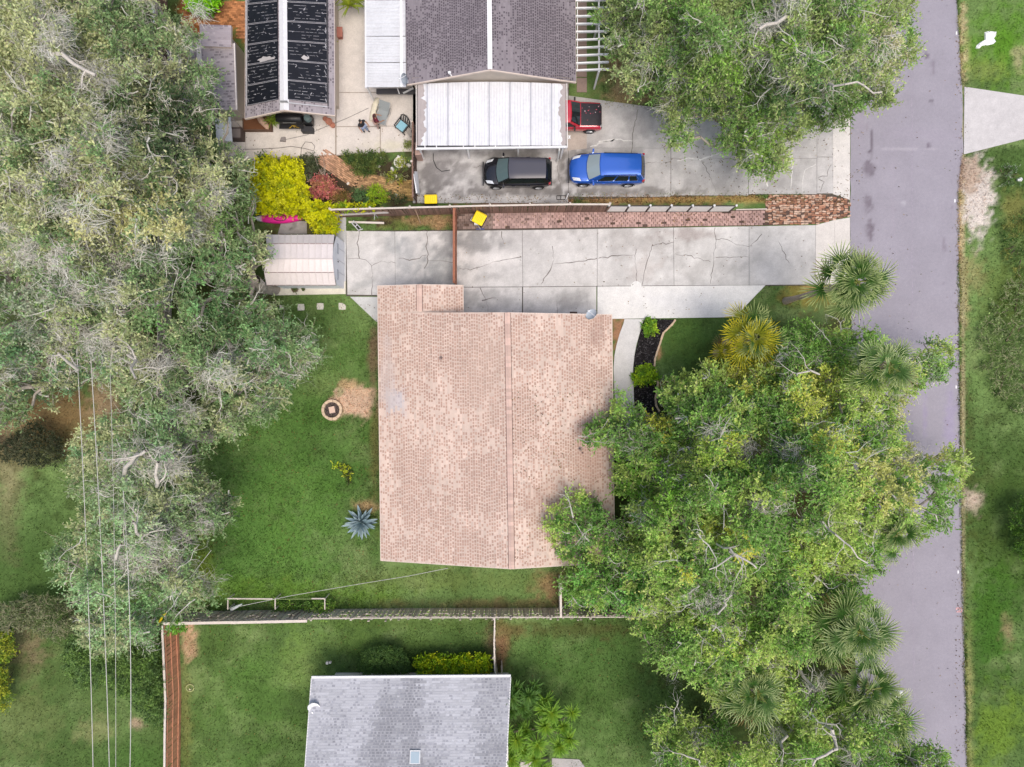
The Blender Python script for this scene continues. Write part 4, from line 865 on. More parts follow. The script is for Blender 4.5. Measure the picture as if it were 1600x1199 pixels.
slab('concrete_slab', [(428, 440), (428, 462), (541, 460), (541, 440)], stains(C(228, 222, 206), [(460, 453, 6, 4, C(150, 150, 110), .8)], .08, 1, 90), pad, z1=.12)
slab('concrete_slab', [(524, 340), (524, 440), (541, 440), (541, 340)], stains(C(212, 212, 212), [], .08, 1, 91), pad, z1=.058)
for (px, py, r_, lb) in ((462, 453, .2, 'low green potted plant on the pad behind the shed, left one'), (475, 452, .11, 'tiny dark pot on the pad behind the shed, right of the green one')):
    t = thing('potted_plant', lb, 'potted plant', P(px, py, .12)); mb = MB(); mb.lathe([(0, .02), (r_ * .7, 0), (r_, .2), (r_ * .85, .2), (r_ * .8, .16), (0, .16)], (0, 0, 0), 12, C(120, 100, 84)); mb.build('pot', M['vcr'], t, local=True)
    mb = MB(); n_ = 40; chips(mb, NR.normal(0, r_ * .5, n_), NR.normal(0, r_ * .5, n_), NR.uniform(.16, .3, n_), .1, .05, np.array(C(110, 130, 70))[None] * NR.uniform(.6, 1.2, (n_, 1))); mb.build('foliage', M['leaf'], t, local=True)
# ---------------------------------------------------------------- fences
def fence(name, label, base, h, pw, mt, rails=None, railmat=None, posts=True, tilt=.02, gap=.012, topcap=None, side=1, group=None, hj=.02, postw=.09):
    pts = [P(*q) for q in base]; t = thing(name, label, 'fence', (pts[0] + pts[-1]) / 2, group=group)
    pm_ = MB(); pm_.box((0, 0, h / 2), (pw - gap, .02, h)); pme_ = pm_.mesh('plank', mt); o0 = t.location
    tot = sum((b - a).length for a, b in zip(pts[:-1], pts[1:])); n = int(tot / pw)
    for k in range(n):
        p, d = along(pts, (k + .5) * pw); s_ = Vector((-d.y, d.x, 0)) * side
        inst('plank', pme_, t, p - o0 + s_ * .03 + Vector((0, 0, R.uniform(-hj, hj * .3))), (R.normalvariate(0, tilt), R.normalvariate(0, tilt * .6), math.atan2(d.y, d.x)))
    mb = MB()
    for z in (rails if rails is not None else (.3, h * .55, h - .2)):
        for a, b in zip(pts[:-1], pts[1:]): mb.bar(a + Vector((0, 0, z)), b + Vector((0, 0, z)), .04, .08)
    if mb.n: mb.build('rail', railmat or mt, t)
    if topcap:
        mb = MB()
        for a, b in zip(pts[:-1], pts[1:]):
            nseg = max(1, int((b - a).length / 2.4)); z_ = [R.uniform(-.02, .02) for _ in range(nseg + 1)]
            for k in range(nseg): mb.bar(a.lerp(b, k / nseg) + Vector((0, 0, h + .03 + z_[k])), a.lerp(b, (k + 1) / nseg) + Vector((0, 0, h + .03 + z_[k + 1])), topcap[0], .045)
        mb.build('top_rail', topcap[1], t)
    if posts:
        pm_ = MB(); pm_.box((0, 0, (h + .08) / 2), (postw, postw, h + .08)); pm_.lathe([(0, .07), (.075, .0), (0, 0)], (0, 0, h + .08), 8); po = pm_.mesh('post', posts if posts is not True else (railmat or mt)); k = 0.0
        while k <= tot:
            p, d = along(pts, k); s_ = Vector((-d.y, d.x, 0)) * side; inst('post', po, t, p - o0 - s_ * .06, (0, 0, math.atan2(d.y, d.x))); k += 2.4
    return t
fence('wood_fence', 'brown plank fence with pale top rail between the two driveways', [(527, 339), (640, 336), (760, 333), (890, 331), (948, 331)], 1.72, .145, M['wood_brown'], posts=M['wood_pale'], topcap=(.1, M['wood_pale']), side=-1, tilt=.025)
fence('side_fence', 'narrow reddish brown fence running from the driveway fence to the tan roof', [(713.2, 337), (713, 449)], 1.8, .14, M['wood_red'], topcap=(.13, mat('fence_cap_red', C(170, 110, 84), .85, [(9, .2)])), posts=False)
fence('back_fence', 'weathered gray plank fence along the bottom edge of the back lawn', [(318, 956), (500, 953), (640, 951.5), (775, 951.2), (985, 950.4)], 1.6, .13, M['wood_gray'], posts=M['wood_gray'], tilt=.07, hj=.05, topcap=(.05, M['wood_pale']), side=1)
fence('white_capped_fence', 'old plank fence with thick white top rail meeting the orange fence', [(278.5, 958), (380, 956.4), (494, 954)], 1.86, .19, M['wood_gray'], topcap=(.16, M['wood_pale']), posts=False, tilt=.03, side=1)
fence('orange_fence', 'orange brown plank fence with white top rail at lower left', [(279, 960), (284, 1075), (283, 1130), (281.5, 1290)], 1.98, .14, M['wood_orange'], topcap=(.12, M['wood_pale']), posts=False, side=-1, rails=(.35, 1.05, 1.7), tilt=.012, railmat=M['wood_orange'])
fence('boundary_fence', 'mossy gray plank fence running down under the left oaks', [(270, 120), (269, 400), (268, 640), (279, 955)], 1.65, .145, M['wood_gray'], posts=M['wood_gray'], tilt=.03, topcap=(.05, M['wood_gray']), side=-1)
fence('white_fence', 'white topped fence at the upper left among the oak branches', [(262, -60), (263, 112)], 1.8, .15, M['wood_brown'], topcap=(.22, M['white']), posts=False, side=-1)
fence('gate_fence', 'pale gray fence edge from the tan roof to the gray fence', [(873, 897), (873.5, 951)], 1.65, .14, M['wood_pale'], topcap=(.12, M['wood_pale']), posts=False)
fence('divider_fence', 'thin leaning white fence between gray fence and gray house', [(774, 953), (773, 990), (774, 1030), (777, 1048)], 1.5, .14, M['wood_pale'], topcap=(.07, M['wood_pale']), posts=M['wood_pale'], tilt=.02)
fence('gate_panel_fence', 'short gray gate boards beside the corner of the gray roof', [(783.5, 1030), (784.5, 1049)], 1.2, .3, M['wood_gray'], posts=False, rails=(.3, 1.0))
fence('garden_fence', 'dark brown garden fence at the left end of the neighbor driveway', [(651, 206), (650.5, 262), (651, 320)], 1.65, .14, M['wood_dark'], posts=M['wood_pale'], topcap=(.09, M['wood_brown']))
gb = thing('leaning_board', 'white board leaning on the dark garden fence', 'board', P(653, 285)); mb = MB(); mb.box8([tuple(P(*q)) for q in ((651, 268, .5), (652.5, 268, .5), (656, 304, .3), (654, 304, .3), (645, 268, 1.5), (646, 268, 1.5), (652, 302, 1.3), (650, 302, 1.3))], C(240, 242, 246, .86)); mb.build('board_face', M['vc'], gb)
gp = thing('gate_post', 'pinkish gray post box at the corner of garden fence and carport', 'post', P(655, 243)); mb = MB(); c = P(657, 243); mb.box((c.x, c.y, .6), (.34, .75, 1.2), C(190, 160, 148)); mb.build('post_box', M['vcr'], gp)
pf = thing('panel_fence', 'low fence of white panels in dark frames beside the paver strip', 'fence', P(1050, 329))
px_ = [951, 982.5, 1015.5, 1048.5, 1081.5, 1115, 1149.5]; hp = 1.36
for k in range(7):
    p = P(px_[k] * 1.0 - (px_[k] - 800) * hp / H, 331.2); mb = MB(); mb.box((p.x, p.y, .75), (.07, .07, 1.5), C(60, 52, 50)); mb.build('post', M['vc'], pf)
    mb = MB(); mb.lathe([(0, .1), (.07, .06), (.08, 0), (0, 0)], (p.x, p.y, 1.5), 8, C(240, 240, 240)); mb.build('post_cap', M['vc'], pf)
    if k < 6:
        q = P(px_[k + 1] - (px_[k + 1] - 800) * hp / H, 331.2); mb = MB()
        mb.box(((p.x + q.x) / 2, p.y, hp / 2 + .08), ((q.x - p.x) - .14, .05, hp - .16), C(250, 250, 246, .86)); mb.build('panel', M['vc'], pf)
        mb = MB(); mb.bar((p.x, p.y, hp + .06), (q.x, q.y, hp + .06), .06, .05, C(58, 50, 48)); mb.bar((p.x, p.y, .05), (q.x, q.y, .05), .06, .05, C(58, 50, 48)); mb.build('rail', M['vc'], pf)
bb = thing('border_board', 'thin white border board at the end of the panel fence', 'board', P(1175, 327)); mb = MB(); mb.bar(P(1150, 328, .06), P(1198, 327, .06), .06, .1, C(226, 214, 204)); mb.build('board', M['vcr'], bb)
# ---------------------------------------------------------------- vehicles (local: +x forward, +y left)
def paint(name, col, metal=.35): return mat(name, col, .22, metal=metal, spec=.5, coat=1.0)
M_CG = glassmat('car_glass', (.016, .02, .022), .03); M_CG2 = glassmat('pale_windshield', C(176, 192, 196, .7), .06)
M_TRIM = mat('car_trim', (.014, .014, .015), .5); M_RED = glassmat('tail_lens', (.42, .015, .02), .12); M_LAMP = glassmat('lamp_lens', C(226, 230, 234, .85), .1)
M_RIM = mat('rim_metal', C(206, 208, 212), .3, metal=.6); M_CHR = mat('chrome', (.78, .79, .8), .15, metal=1.0)
def car(name, label, cat, loc, rz, L, W, prof, cab, pm, hoodm=None, roofm=None, wsm=None, side_trim=None, rails=False, wheel_r=.33):
    """prof: [(x/L, half width/W, top z, bottom z)], cab: dict of belt z, roof z and glasshouse stations"""
    t = thing(name, label, cat, loc, rz)
    mb = MB(); ring = []
    for fx_, hw, zt, zb in prof:
        x, w = fx_ * L, hw * W
        half = [(0, zt + .025), (w * .5, zt + .018), (w * .8, zt - .005), (w * .93, zt - .05), (w * .99, zt - .16), (w, (zt + zb) / 2), (w * .985, zb + .1), (w * .93, zb), (0, zb)]
        ring.append([(x, y, z) for y, z in half] + [(x, -y, z) for y, z in half[-2:0:-1]])
    n = len(ring[0]); V = [p for r_ in ring for p in r_]; F = [(i * n + k, (i + 1) * n + k, (i + 1) * n + (k + 1) % n, i * n + (k + 1) % n) for i in range(len(ring) - 1) for k in range(n)]
    F += [tuple(range(n)), tuple((len(ring) - 1) * n + k for k in range(n))[::-1]]
    F = [tuple(q[::-1]) for q in F]
    mb.add(V, F); o = mb.build('body', pm, t, local=True, smooth=True)
    sm_ = o.modifiers.new('s', 'SUBSURF'); sm_.levels = 2; sm_.render_levels = 2
    c = cab; zb, zr = c['belt'], c['roof']
    def surf(A, B, Cc, D, bow, u0, u1, v0, v1, n_, off=0.0):
        f = bil(A, B, Cc, D); nn = np.cross(np.array(B, float) - np.array(A, float), np.array(D, float) - np.array(A, float)); nn /= np.linalg.norm(nn)
        u, v = np.meshgrid(np.linspace(u0, u1, n_ + 1), np.linspace(v0, v1, n_ + 1), indexing='ij'); p = f(u.ravel(), v.ravel())
        k = (1 - (2 * u.ravel() - 1) ** 2) * (bow[0] * (1 - v.ravel()) + bow[1] * v.ravel()); p[:, 0] += k
        p = p + nn * off; i, j = np.meshgrid(np.arange(n_), np.arange(n_), indexing='ij'); a = (i * (n_ + 1) + j).ravel()
        return p, np.stack([a, a + n_ + 1, a + n_ + 2, a + 1], 1)
    xf, xt, xr, xb = [q * L for q in c['x']]; wb, wt = c['wb'] * W, c['wt'] * W; wb2 = c.get('wb2', c['wb']) * W; wt2 = c.get('wt2', c['wt']) * W; bw = c.get('bow', .12)
    fr_ = [(xf, -wb, zb), (xf, wb, zb), (xt, wt, zr - .04), (xt, -wt, zr - .04)]      # windshield: bottom right, bottom left, top left, top right
    re = [(xb, wb2, zb + c.get('rb', 0)), (xb, -wb2, zb + c.get('rb', 0)), (xr, -wt2, zr - .05), (xr, wt2, zr - .05)]
    sl_ = [(xf, wb, zb), (xb, wb2, zb), (xr, wt2, zr - .05), (xt, wt, zr - .04)]; sr = [(xb, -wb2, zb), (xf, -wb, zb), (xt, -wt, zr - .04), (xr, -wt2, zr - .05)]
    mb = MB()
    for q, bow in ((fr_, (bw, .06)), (re, (-.06, -.04)), (sl_, (0, 0)), (sr, (0, 0))): mb.add(*surf(*q, bow, 0, 1, 0, 1, 6))
    mb.build('cabin', pm, t, local=True, smooth=True)
    mb = MB()
    def rf(u, v):
        x = xt + (xr - xt) * u; w = wt + (wt2 - wt) * u; y = (2 * v - 1) * w; e = 1 - (2 * v - 1) ** 2
        return x + e * (.06 * (1 - u) - .04 * u), y, zr - .042 + .035 * np.minimum(1, 1.6 * e) * np.minimum(1, (6 * u + .3))
    mb.grid(rf, 12, 12, flip=True); v = mb.v[0]; mb.build('roof', roofm or pm, t, local=True, smooth=True)
    def pane(nm, q, bow, a, m): mb = MB(); mb.add(*surf(*q, bow, *a, 6, .012)); return mb.build(nm, m, t, local=True, smooth=True)
    pane('windshield', fr_, (bw, .06), (.05, .95, .06, .95), wsm or M_CG); pane('rear_window', re, (-.06, -.04), (.08, .92, .12, .9), M_CG)
    for q, r_ in ((sl_, 0), (sr, 1)):
        for a, b in c['side']:
            a_, b_ = (a, b) if not r_ else (1 - b, 1 - a); pane('side_window', q, (0, 0), (a_, b_, .1, .86), M_CG)
        if side_trim:
            f = bil(*q); mb = MB(); lo, hi = c['side'][0][0], c['side'][-1][1]; pts = [(lo, .06), (hi, .06), (hi + .03, .5), (hi, .9), (.35, .95)]
            nn = np.array((0, 1 if not r_ else -1, .45)) * .016
            mb.tube([Vector(f(np.array(u if not r_ else 1 - u), np.array(v_)) + nn) for u, v_ in pts], .009, 5); mb.build('window_trim', M_CHR, t, local=True)
    if hoodm:
        mb = MB(); hx = c['hood']
        mb.grid(lambda u, v: (hx[0] * L + (hx[1] - hx[0]) * L * u, (2 * v - 1) * (hx[2] + (hx[3] - hx[2]) * u) * W, np.interp(hx[0] * L + (hx[1] - hx[0]) * L * u, [p[0] * L for p in prof][::1], [p[2] for p in prof]) + .036 - .016 * (2 * v - 1) ** 2), 8, 8, flip=False); mb.build('hood', hoodm, t, local=True, smooth=True)
    # wheels
    for fx_ in c['axles']:
        for s_ in (-1, 1):
            y = s_ * (W / 2 - .09); mb = MB(); w = .1
            mb.lathe([(wheel_r * .62, -w), (wheel_r * .93, -w), (wheel_r, -w * .6), (wheel_r, w * .6), (wheel_r * .93, w), (wheel_r * .62, w)], (fx_ * L, y, wheel_r), 22, axis='y'); wh = mb.build('wheel', M['rubber'], t, local=True, smooth=True)
            mb = MB(); yy = y + s_ * (w - .02); mb.lathe([(0, 0), (wheel_r * .64, 0)], (fx_ * L, yy, wheel_r), 18, axis='y')
            for k in range(5): a = 2 * pi * k / 5; mb.bar((fx_ * L, yy + s_ * .012, wheel_r), (fx_ * L + math.cos(a) * wheel_r * .6, yy + s_ * .012, wheel_r + math.sin(a) * wheel_r * .6), .05, .02)
            mb.lathe([(wheel_r * .56, -.015), (wheel_r * .66, -.015), (wheel_r * .66, .03), (wheel_r * .56, .03)], (fx_ * L, yy, wheel_r), 18, axis='y'); mb.build('rim', M_RIM, wh, local=True)
            mb = MB(); N_ = 12; arch = [(fx_ * L + math.cos(pi * k / N_) * wheel_r * 1.12, s_ * W / 2 * .995, wheel_r + math.sin(pi * k / N_) * wheel_r * 1.12) for k in range(N_ + 1)]; mb.tube(arch, .022, 5); mb.build('wheel_arch', M_TRIM, t, local=True)
    for s_ in (-1, 1):
        hl = c['head']; mb = MB(); mb.grid(lambda u, v: (hl[0] * L - u * hl[2] - v * .10 * (1 if hl[2] > .2 else .2), s_ * W * (hl[1] + .02 + .10 * v + .045 * u), np.interp(hl[0] * L - u * hl[2] - v * .10 * (1 if hl[2] > .2 else .2), [p[0] * L for p in prof], [p[2] for p in prof]) + .022 - .05 * v * v), 3, 3, flip=s_ < 0); mb.build('headlight', M_LAMP, t, local=True, smooth=True)
        tl = c['tail']; mb = MB(); mb.box((tl[0] * L, s_ * W * tl[1], tl[2]), (tl[3], .1, tl[4])); mb.build('tail_light', M_RED, t, local=True)
        mx_ = c['mirror']; mb = MB(); mb.box((mx_ * L, s_ * (W / 2 + .085), zb + .06), (.1, .19, .12)); mb.bar((mx_ * L + .02, s_ * (W / 2 - .06), zb + .01), (mx_ * L + .02, s_ * (W / 2 + .04), zb + .04), .05, .04); mb.build('mirror', pm if c.get('mb') else pm if side_trim else M_TRIM, t, local=True)
        mb = MB(); mb.bar((xf + bw * .6 - .02, s_ * .05, zb + .035), (xf + .0, s_ * wb * .85, zb + .045), .022, .02); mb.build('wiper', M_TRIM, t, local=True)
        for hx_ in c['handles']: mb = MB(); mb.box((hx_ * L, s_ * W / 2 * 1.0, zb - .16), (.2, .03, .035)); mb.build('door_handle', pm, t, local=True)
    sz = lambda x: float(np.interp(x, [p[0] * L for p in prof], [p[2] for p in prof])); sw = lambda x: float(np.interp(x, [p[0] * L for p in prof], [p[1] for p in prof])) * W
    mb = MB()
    for s_ in (-1, 1):
        xs_ = np.linspace(xf - .02, prof[-2][0] * L, 8); mb.tube([(x, s_ * sw(x) * .8, sz(x) + .001) for x in xs_], .007, 4, (.008, .008, .01))
        for fx2 in (c['side'][0][1] - .02, ): x = xf + (xb - xf) * (fx2 + .02); mb.tube([(x, s_ * sw(x) * .99, zb - .1), (x, s_ * sw(x) * 1.0, .4)], .007, 4, (.008, .008, .01))
    mb.tube([(prof[-2][0] * L, y_ * sw(prof[-2][0] * L) * .8, sz(prof[-2][0] * L) + .004) for y_ in (-1, -.5, 0, .5, 1)], .007, 4, (.008, .008, .01)); mb.build('panel_gap', M_TRIM, t, local=True, kind='stuff')
    mb = MB(); mb.box((prof[-1][0] * L - .0, 0, .38), (.07, W * .8, .2)); mb.build('front_bumper', M_TRIM, t, local=True)
    mb = MB(); mb.box((prof[0][0] * L + .01, 0, .42), (.07, W * .8, .2)); mb.build('rear_bumper', M_TRIM, t, local=True)
    mb = MB(); mb.box((0, 0, .27), (L * .8, W * .9, .12)); mb.build('underbody', M['rubber'], t, local=True)
    if rails:
        for s_ in (-1, 1): mb = MB(); mb.tube([(xt - .15, s_ * (wt + .0), zr - .01), (0, s_ * (wt - .01), zr + .03), (xr + .2, s_ * (wt2 - .01), zr - .0)], .018, 5); mb.build('roof_rail', rails, t, local=True)
    return t
hatch = [(-.5, .30, .78, .38), (-.488, .40, .84, .34), (-.46, .46, .93, .28), (-.36, .49, .99, .24), (-.15, .5, .97, .22), (.08, .5, .95, .22), (.22, .495, .94, .22), (.30, .49, .92, .24), (.39, .465, .85, .24), (.445, .425, .77, .26), (.48, .33, .66, .30), (.5, .16, .58, .34)]
car('car', 'small black hatchback with sky reflection grayed into its roof parked below the carport', 'car', (.33, 12.98, .05), pi, 4.22, 1.78, hatch,
    dict(belt=.94, roof=1.58, x=(.275, .115, -.40, -.475), wb=.455, wt=.36, wt2=.345, wb2=.43, bow=.17, side=((.13, .42), (.45, .72), (.75, .9)), axles=(.31, -.31), head=(.462, .27, .42, .76), tail=(-.465, .42, .84, .12, .34), mirror=.2, handles=(.06, -.16), mb=True), paint('black_paint', (.012, .012, .016), .2), roofm=mat('black_roof_sky_tint', (.05, .048, .062), .25, coat=1, spec=.5), wsm=glassmat('teal_windshield', (.10, .15, .155), .04))  # black roof given a gray base that paints in the sky's reflection
suv = [(-.5, .34, .84, .38), (-.488, .43, .92, .34), (-.46, .475, 1.0, .30), (-.36, .49, 1.04, .26), (-.15, .5, 1.02, .24), (.08, .5, 1.0, .24), (.20, .495, .99, .24), (.28, .49, .97, .26), (.39, .47, .91, .26), (.445, .43, .83, .28), (.48, .34, .72, .32), (.5, .17, .62, .36)]
car('car', 'bright blue SUV parked behind the black hatchback', 'car', (5.83, 13.17, .05), pi, 4.64, 1.86, suv,
    dict(belt=1.0, roof=1.66, x=(.245, .10, -.41, -.48), wb=.46, wt=.365, wt2=.35, wb2=.44, bow=.18, side=((.13, .42), (.45, .70), (.73, .88)), axles=(.31, -.29), head=(.464, .27, .45, .82), tail=(-.468, .43, .95, .14, .3), mirror=.19, handles=(.05, -.16)), paint('blue_paint', (.022, .12, .54), .35), wsm=M_CG2, side_trim=True, rails=M_TRIM, wheel_r=.35)
pick = [(-.5, .47, .9, .4), (-.49, .485, .95, .34), (-.25, .49, .96, .3), (-.02, .495, .96, .28), (.10, .5, .96, .28), (.20, .5, .96, .28), (.30, .5, .95, .28), (.42, .49, .92, .3), (.485, .485, .88, .32), (.498, .47, .74, .38)]
car('pickup', 'red vehicle with worn black hood half under the white carport', 'pickup', (3.22, 16.42, .05), 0, 4.6, 1.68, pick,
    dict(belt=.97, roof=1.5, x=(.20, .065, -.12, -.17), wb=.465, wt=.40, wt2=.39, wb2=.46, bow=.06, side=((.12, .52), (.57, .9)), axles=(.34, -.33), head=(.49, .31, .05, .84), tail=(-.49, .43, .8, .06, .2), mirror=.13, handles=(.0,), hood=(.215, .49, .41, .40)), paint('red_paint', (.50, .022, .045), .1), hoodm=mat('worn_black_hood', (.022, .018, .024), .42, [(4, .4)]))
hm = MB(); pkp = [o for o in COL.objects if o.name.startswith('pickup')][0]
for k in range(16):
    x = R.uniform(1.05, 2.15); y = R.uniform(-.6, .6) if R.random() < .5 else R.uniform(.1, .66); r_ = R.uniform(.012, .04); m_ = 6; z = float(np.interp(x, [p[0] * 4.6 for p in pick], [p[2] for p in pick])) + .038
    hm.add([(x + r_ * R.uniform(.5, 1.6) * math.cos(2 * pi * j_ / m_), y + r_ * R.uniform(.5, 1.2) * math.sin(2 * pi * j_ / m_), z) for j_ in range(m_)], [tuple(range(m_))], C(216, 80, 104) if R.random() < .7 else C(220, 200, 206))
hm.build('peeled_paint', M['vc'], pkp, local=True, kind='stuff')
# ---------------------------------------------------------------- bins
def bin_(label, loc, rz, w=.78, d=.58):
    t = thing('trash_bin', label, 'trash bin', loc, rz, 'yellow lidded trash bins')
    mb = MB(); a, b = .8, 1.0; z = .95
    mb.box8([(-w / 2 * a, -d / 2 * a, .06), (w / 2 * a, -d / 2 * a, .06), (w / 2 * a, d / 2 * a, .06), (-w / 2 * a, d / 2 * a, .06), (-w / 2 * .96, -d / 2 * .96, z), (w / 2 * .96, -d / 2 * .96, z), (w / 2 * .96, d / 2 * .96, z), (-w / 2 * .96, d / 2 * .96, z)], C(60, 66, 70)); mb.build('tub', M['vc'], t, local=True)
    n = 4; poly = []
    for cx, cy, a0 in ((w / 2 - .07, d / 2 - .07, 0), (-w / 2 + .07, d / 2 - .07, pi / 2), (-w / 2 + .07, -d / 2 + .07, pi), (w / 2 - .07, -d / 2 + .07, 1.5 * pi)):
        poly += [(cx + .07 * math.cos(a0 + pi / 2 * k / n), cy + .07 * math.sin(a0 + pi / 2 * k / n)) for k in range(n + 1)]
    mb = MB(); m_ = len(poly); V = [(x, y, z) for x, y in poly] + [(x, y, z + .05) for x, y in poly] + [(x * .86, y * .86, z + .085) for x, y in poly]
    F = [(k, (k + 1) % m_, m_ + (k + 1) % m_, m_ + k) for k in range(m_)] + [(m_ + k, m_ + (k + 1) % m_, 2 * m_ + (k + 1) % m_, 2 * m_ + k) for k in range(m_)] + [tuple(range(2 * m_, 3 * m_))]
    mb.add(V, F); mb.build('lid', M['yellow'], t, local=True)
    mb = MB()
    for k in range(-2, 3): mb.box((k * w * .14, 0, z + .087), (.022, d * .6, .014), C(226, 190, 0))
    mb.box((0, d / 2 - .05, z + .085), (w * .8, .03, .02), C(190, 158, 0)); mb.build('lid_rib', M['vc'], t, local=True)
    mb = MB(); mb.tube([(-w * .4, d / 2 + .0, z - .02), (-w * .36, d / 2 + .08, z + .0), (w * .36, d / 2 + .08, z + .0), (w * .4, d / 2, z - .02)], .018, 6); mb.build('handle', M['black'], t, local=True)
    for s_ in (-1, 1): mb = MB(); mb.lathe([(0, -.03), (.12, -.03), (.12, .03), (0, .03)], (s_ * w * .36, d / 2 * .8, .12), 14, axis='x'); mb.build('wheel', M['rubber'], t, local=True)
    return t
bin_('yellow lidded bin standing straight on the neighbor driveway by the fence', P(676, 318), 0.02, .78, .56)
bin_('yellow lidded bin turned askew at the corner of the paver strip', P(750, 347), math.radians(-28), .72, .74)
hb = thing('scooter', 'white and chrome handlebar piece leaning by the askew yellow bin', 'scooter', P(748, 351))
mb = MB(); c = hb.location; mb.tube([c + Vector((-.35, .25, .9)), c + Vector((-.45, .05, .95)), c + Vector((-.1, -.12, .8)), c + Vector((.25, -.18, .75))], .025, 6, C(220, 220, 224)); mb.tube([c + Vector((-.05, -.15, .78)), c + Vector((.1, -.3, .1))], .025, 6, C(200, 200, 206)); mb.build('handlebar', M['vc'], hb)
mb = MB(); mb.box(c + Vector((.1, -.3, .07)), (.5, .12, .05), C(80, 80, 120)); mb.build('deck', M['vc'], hb)
mb = MB(); mb.box(c + Vector((-.12, -.12, .7)), (.22, .14, .2), C(244, 244, 246)); mb.build('basket', M['vc'], hb)
# ---------------------------------------------------------------- yard objects
fp = thing('fire_pit', 'round stone fire pit with pale block inside on the back lawn', 'fire pit', P(520, 640.5))
for k in range(13):
    mb = MB(); a0, a1 = 2 * pi * k / 13 + .015, 2 * pi * (k + 1) / 13 - .015; n_ = 3; r0_, r1_ = .475, .655 + R.uniform(-.01, .015); z = .28 + R.uniform(-.02, .02)
    V = []
    for i_ in range(n_ + 1):
        a = a0 + (a1 - a0) * i_ / n_
        for r_, zz in ((r0_, 0), (r1_, 0), (r1_ - .01, z), (r0_ + .01, z)): V.append((fp.location.x + r_ * math.cos(a), fp.location.y + r_ * math.sin(a), zz))
    F = [(i_ * 4 + j_, i_ * 4 + (j_ + 1) % 4, (i_ + 1) * 4 + (j_ + 1) % 4, (i_ + 1) * 4 + j_) for i_ in range(n_) for j_ in range(4)] + [(3, 2, 1, 0), (n_ * 4, n_ * 4 + 1, n_ * 4 + 2, n_ * 4 + 3)]
    mb.add(V, [q[::-1] for q in F]); mb.build('stone', M['stone'], fp)
mb = MB(); mb.lathe([(0, .03), (.48, .03)], tuple(fp.location), 20, C(96, 84, 82)); n_ = 260; a = NR.uniform(0, 2 * pi, n_); r_ = .47 * np.sqrt(NR.uniform(0, 1, n_))
chips(mb, fp.location.x + r_ * np.cos(a), fp.location.y + r_ * np.sin(a), NR.uniform(.04, .1, n_), .14, .05, np.array(C(110, 96, 92))[None] * NR.uniform(.15, 1.3, (n_, 1))); mb.build('ash', M['vcr'], fp, kind='stuff')
mb = MB(); mb.box(P(519, 640.5, .12), (.36, .4, .16), C(226, 196, 176), Euler((0, .05, .2))); mb.build('block', M['vcr'], fp)
for k, (px, py, lb) in enumerate(((440, 480, 'first stepping stone from the left, broken and mossy'), (470.5, 480.5, 'second stepping stone from the left on the lawn below the shed'), (500.5, 479, 'third stepping stone from the left on the lawn below the shed'), (534.5, 479, 'rightmost stepping stone with chipped corner near the concrete triangle'))):
    t = thing('stepping_stone', lb, 'stepping stone', P(px, py), R.uniform(-.08, .08), 'stepping stones in the lawn'); r_ = .2 if k else .15
    pts = [(-r_, -r_), (0, -r_ * 1.04), (r_, -r_), (r_ * (1.05 if k != 3 else 1.2), 0), (r_, r_ * (1 if k != 3 else .5)), (0, r_ * (1.03 if k else .7)), (-r_, r_), (-r_ * (1.02 if k else .6), 0)]
    mb = MB(); mb.prism([(x * R.uniform(.93, 1.07), y * R.uniform(.93, 1.07)) for x, y in pts], 0, .05, C(222, 216, 204)); mb.build('slab', M['concrete'], t, local=True)
def curve(name, label, cat, pts, r, col, m=None, n=6): mb = MB(); mb.tube(pts, r, n, col); return tag(mb.build(name, m or M['vc']), label, cat)
rg_ = thing('hose_ring', 'small pale ring lying on the lawn beside the orange fence', 'ring', P(297, 1075)); mb = MB(); mb.tube([P(297 + 6 * math.cos(a), 1075 + 5.5 * math.sin(a), .05) for a in np.linspace(0, 2 * pi * .96, 22)], .035, 6, C(186, 190, 130)); mb.build('coil', M['vc'], rg_)
mb = MB(); mb.lathe([(0, .12), (.06, .1), (.07, 0)], tuple(P(297.5, 1076.5)), 8, C(216, 214, 170)); mb.build('cap', M['vc'], rg_)
cn = thing('cleanout_pipe', 'small white cap on the lawn left of the trimmed dark shrub', 'pipe cap', P(514, 1035)); mb = MB(); mb.lathe([(0, .16), (.09, .15), (.1, 0)], tuple(P(512, 1035)), 10, C(246, 238, 226)); mb.lathe([(0, .14), (.07, .13), (.08, 0)], tuple(P(516.5, 1034.5)), 10, C(246, 238, 226)); mb.build('cap_pair', M['vc'], cn)
# white frame on the back lawn
fr2 = thing('clothes_rack', 'white pipe frame rectangle standing beside the gray fence', 'frame', P(430, 944)); hz = 1.0
q = [P(355.5, 935.5, hz), P(507.5, 935.5, hz)]
mb = MB(); mb.tube(q[:1] + [P(426, 936, hz)], .045, 8); mb.build('bar', M['wood_pale'], fr2)
mb = MB(); mb.tube([P(487, 935.5, hz), q[1]], .045, 8); mb.build('bar', M['wood_pale'], fr2)
mb = MB(); mb.tube([P(426, 936.5, hz - .01), P(487, 936, hz - .02)], .03, 8, C(130, 150, 90)); mb.build('vine_bar', M['vcr'], fr2)
for px in (356, 507.5, 430):
    a = P(px, 936, hz); b = P(px, 952, hz); mb = MB(); mb.tube([a, b], .04, 8); mb.build('arm', M['wood_pale'], fr2)
    for e in (a, b): mb = MB(); mb.tube([(e.x, e.y, 0), (e.x, e.y, hz)], .035, 8); mb.build('leg', M['wood_pale'], fr2)
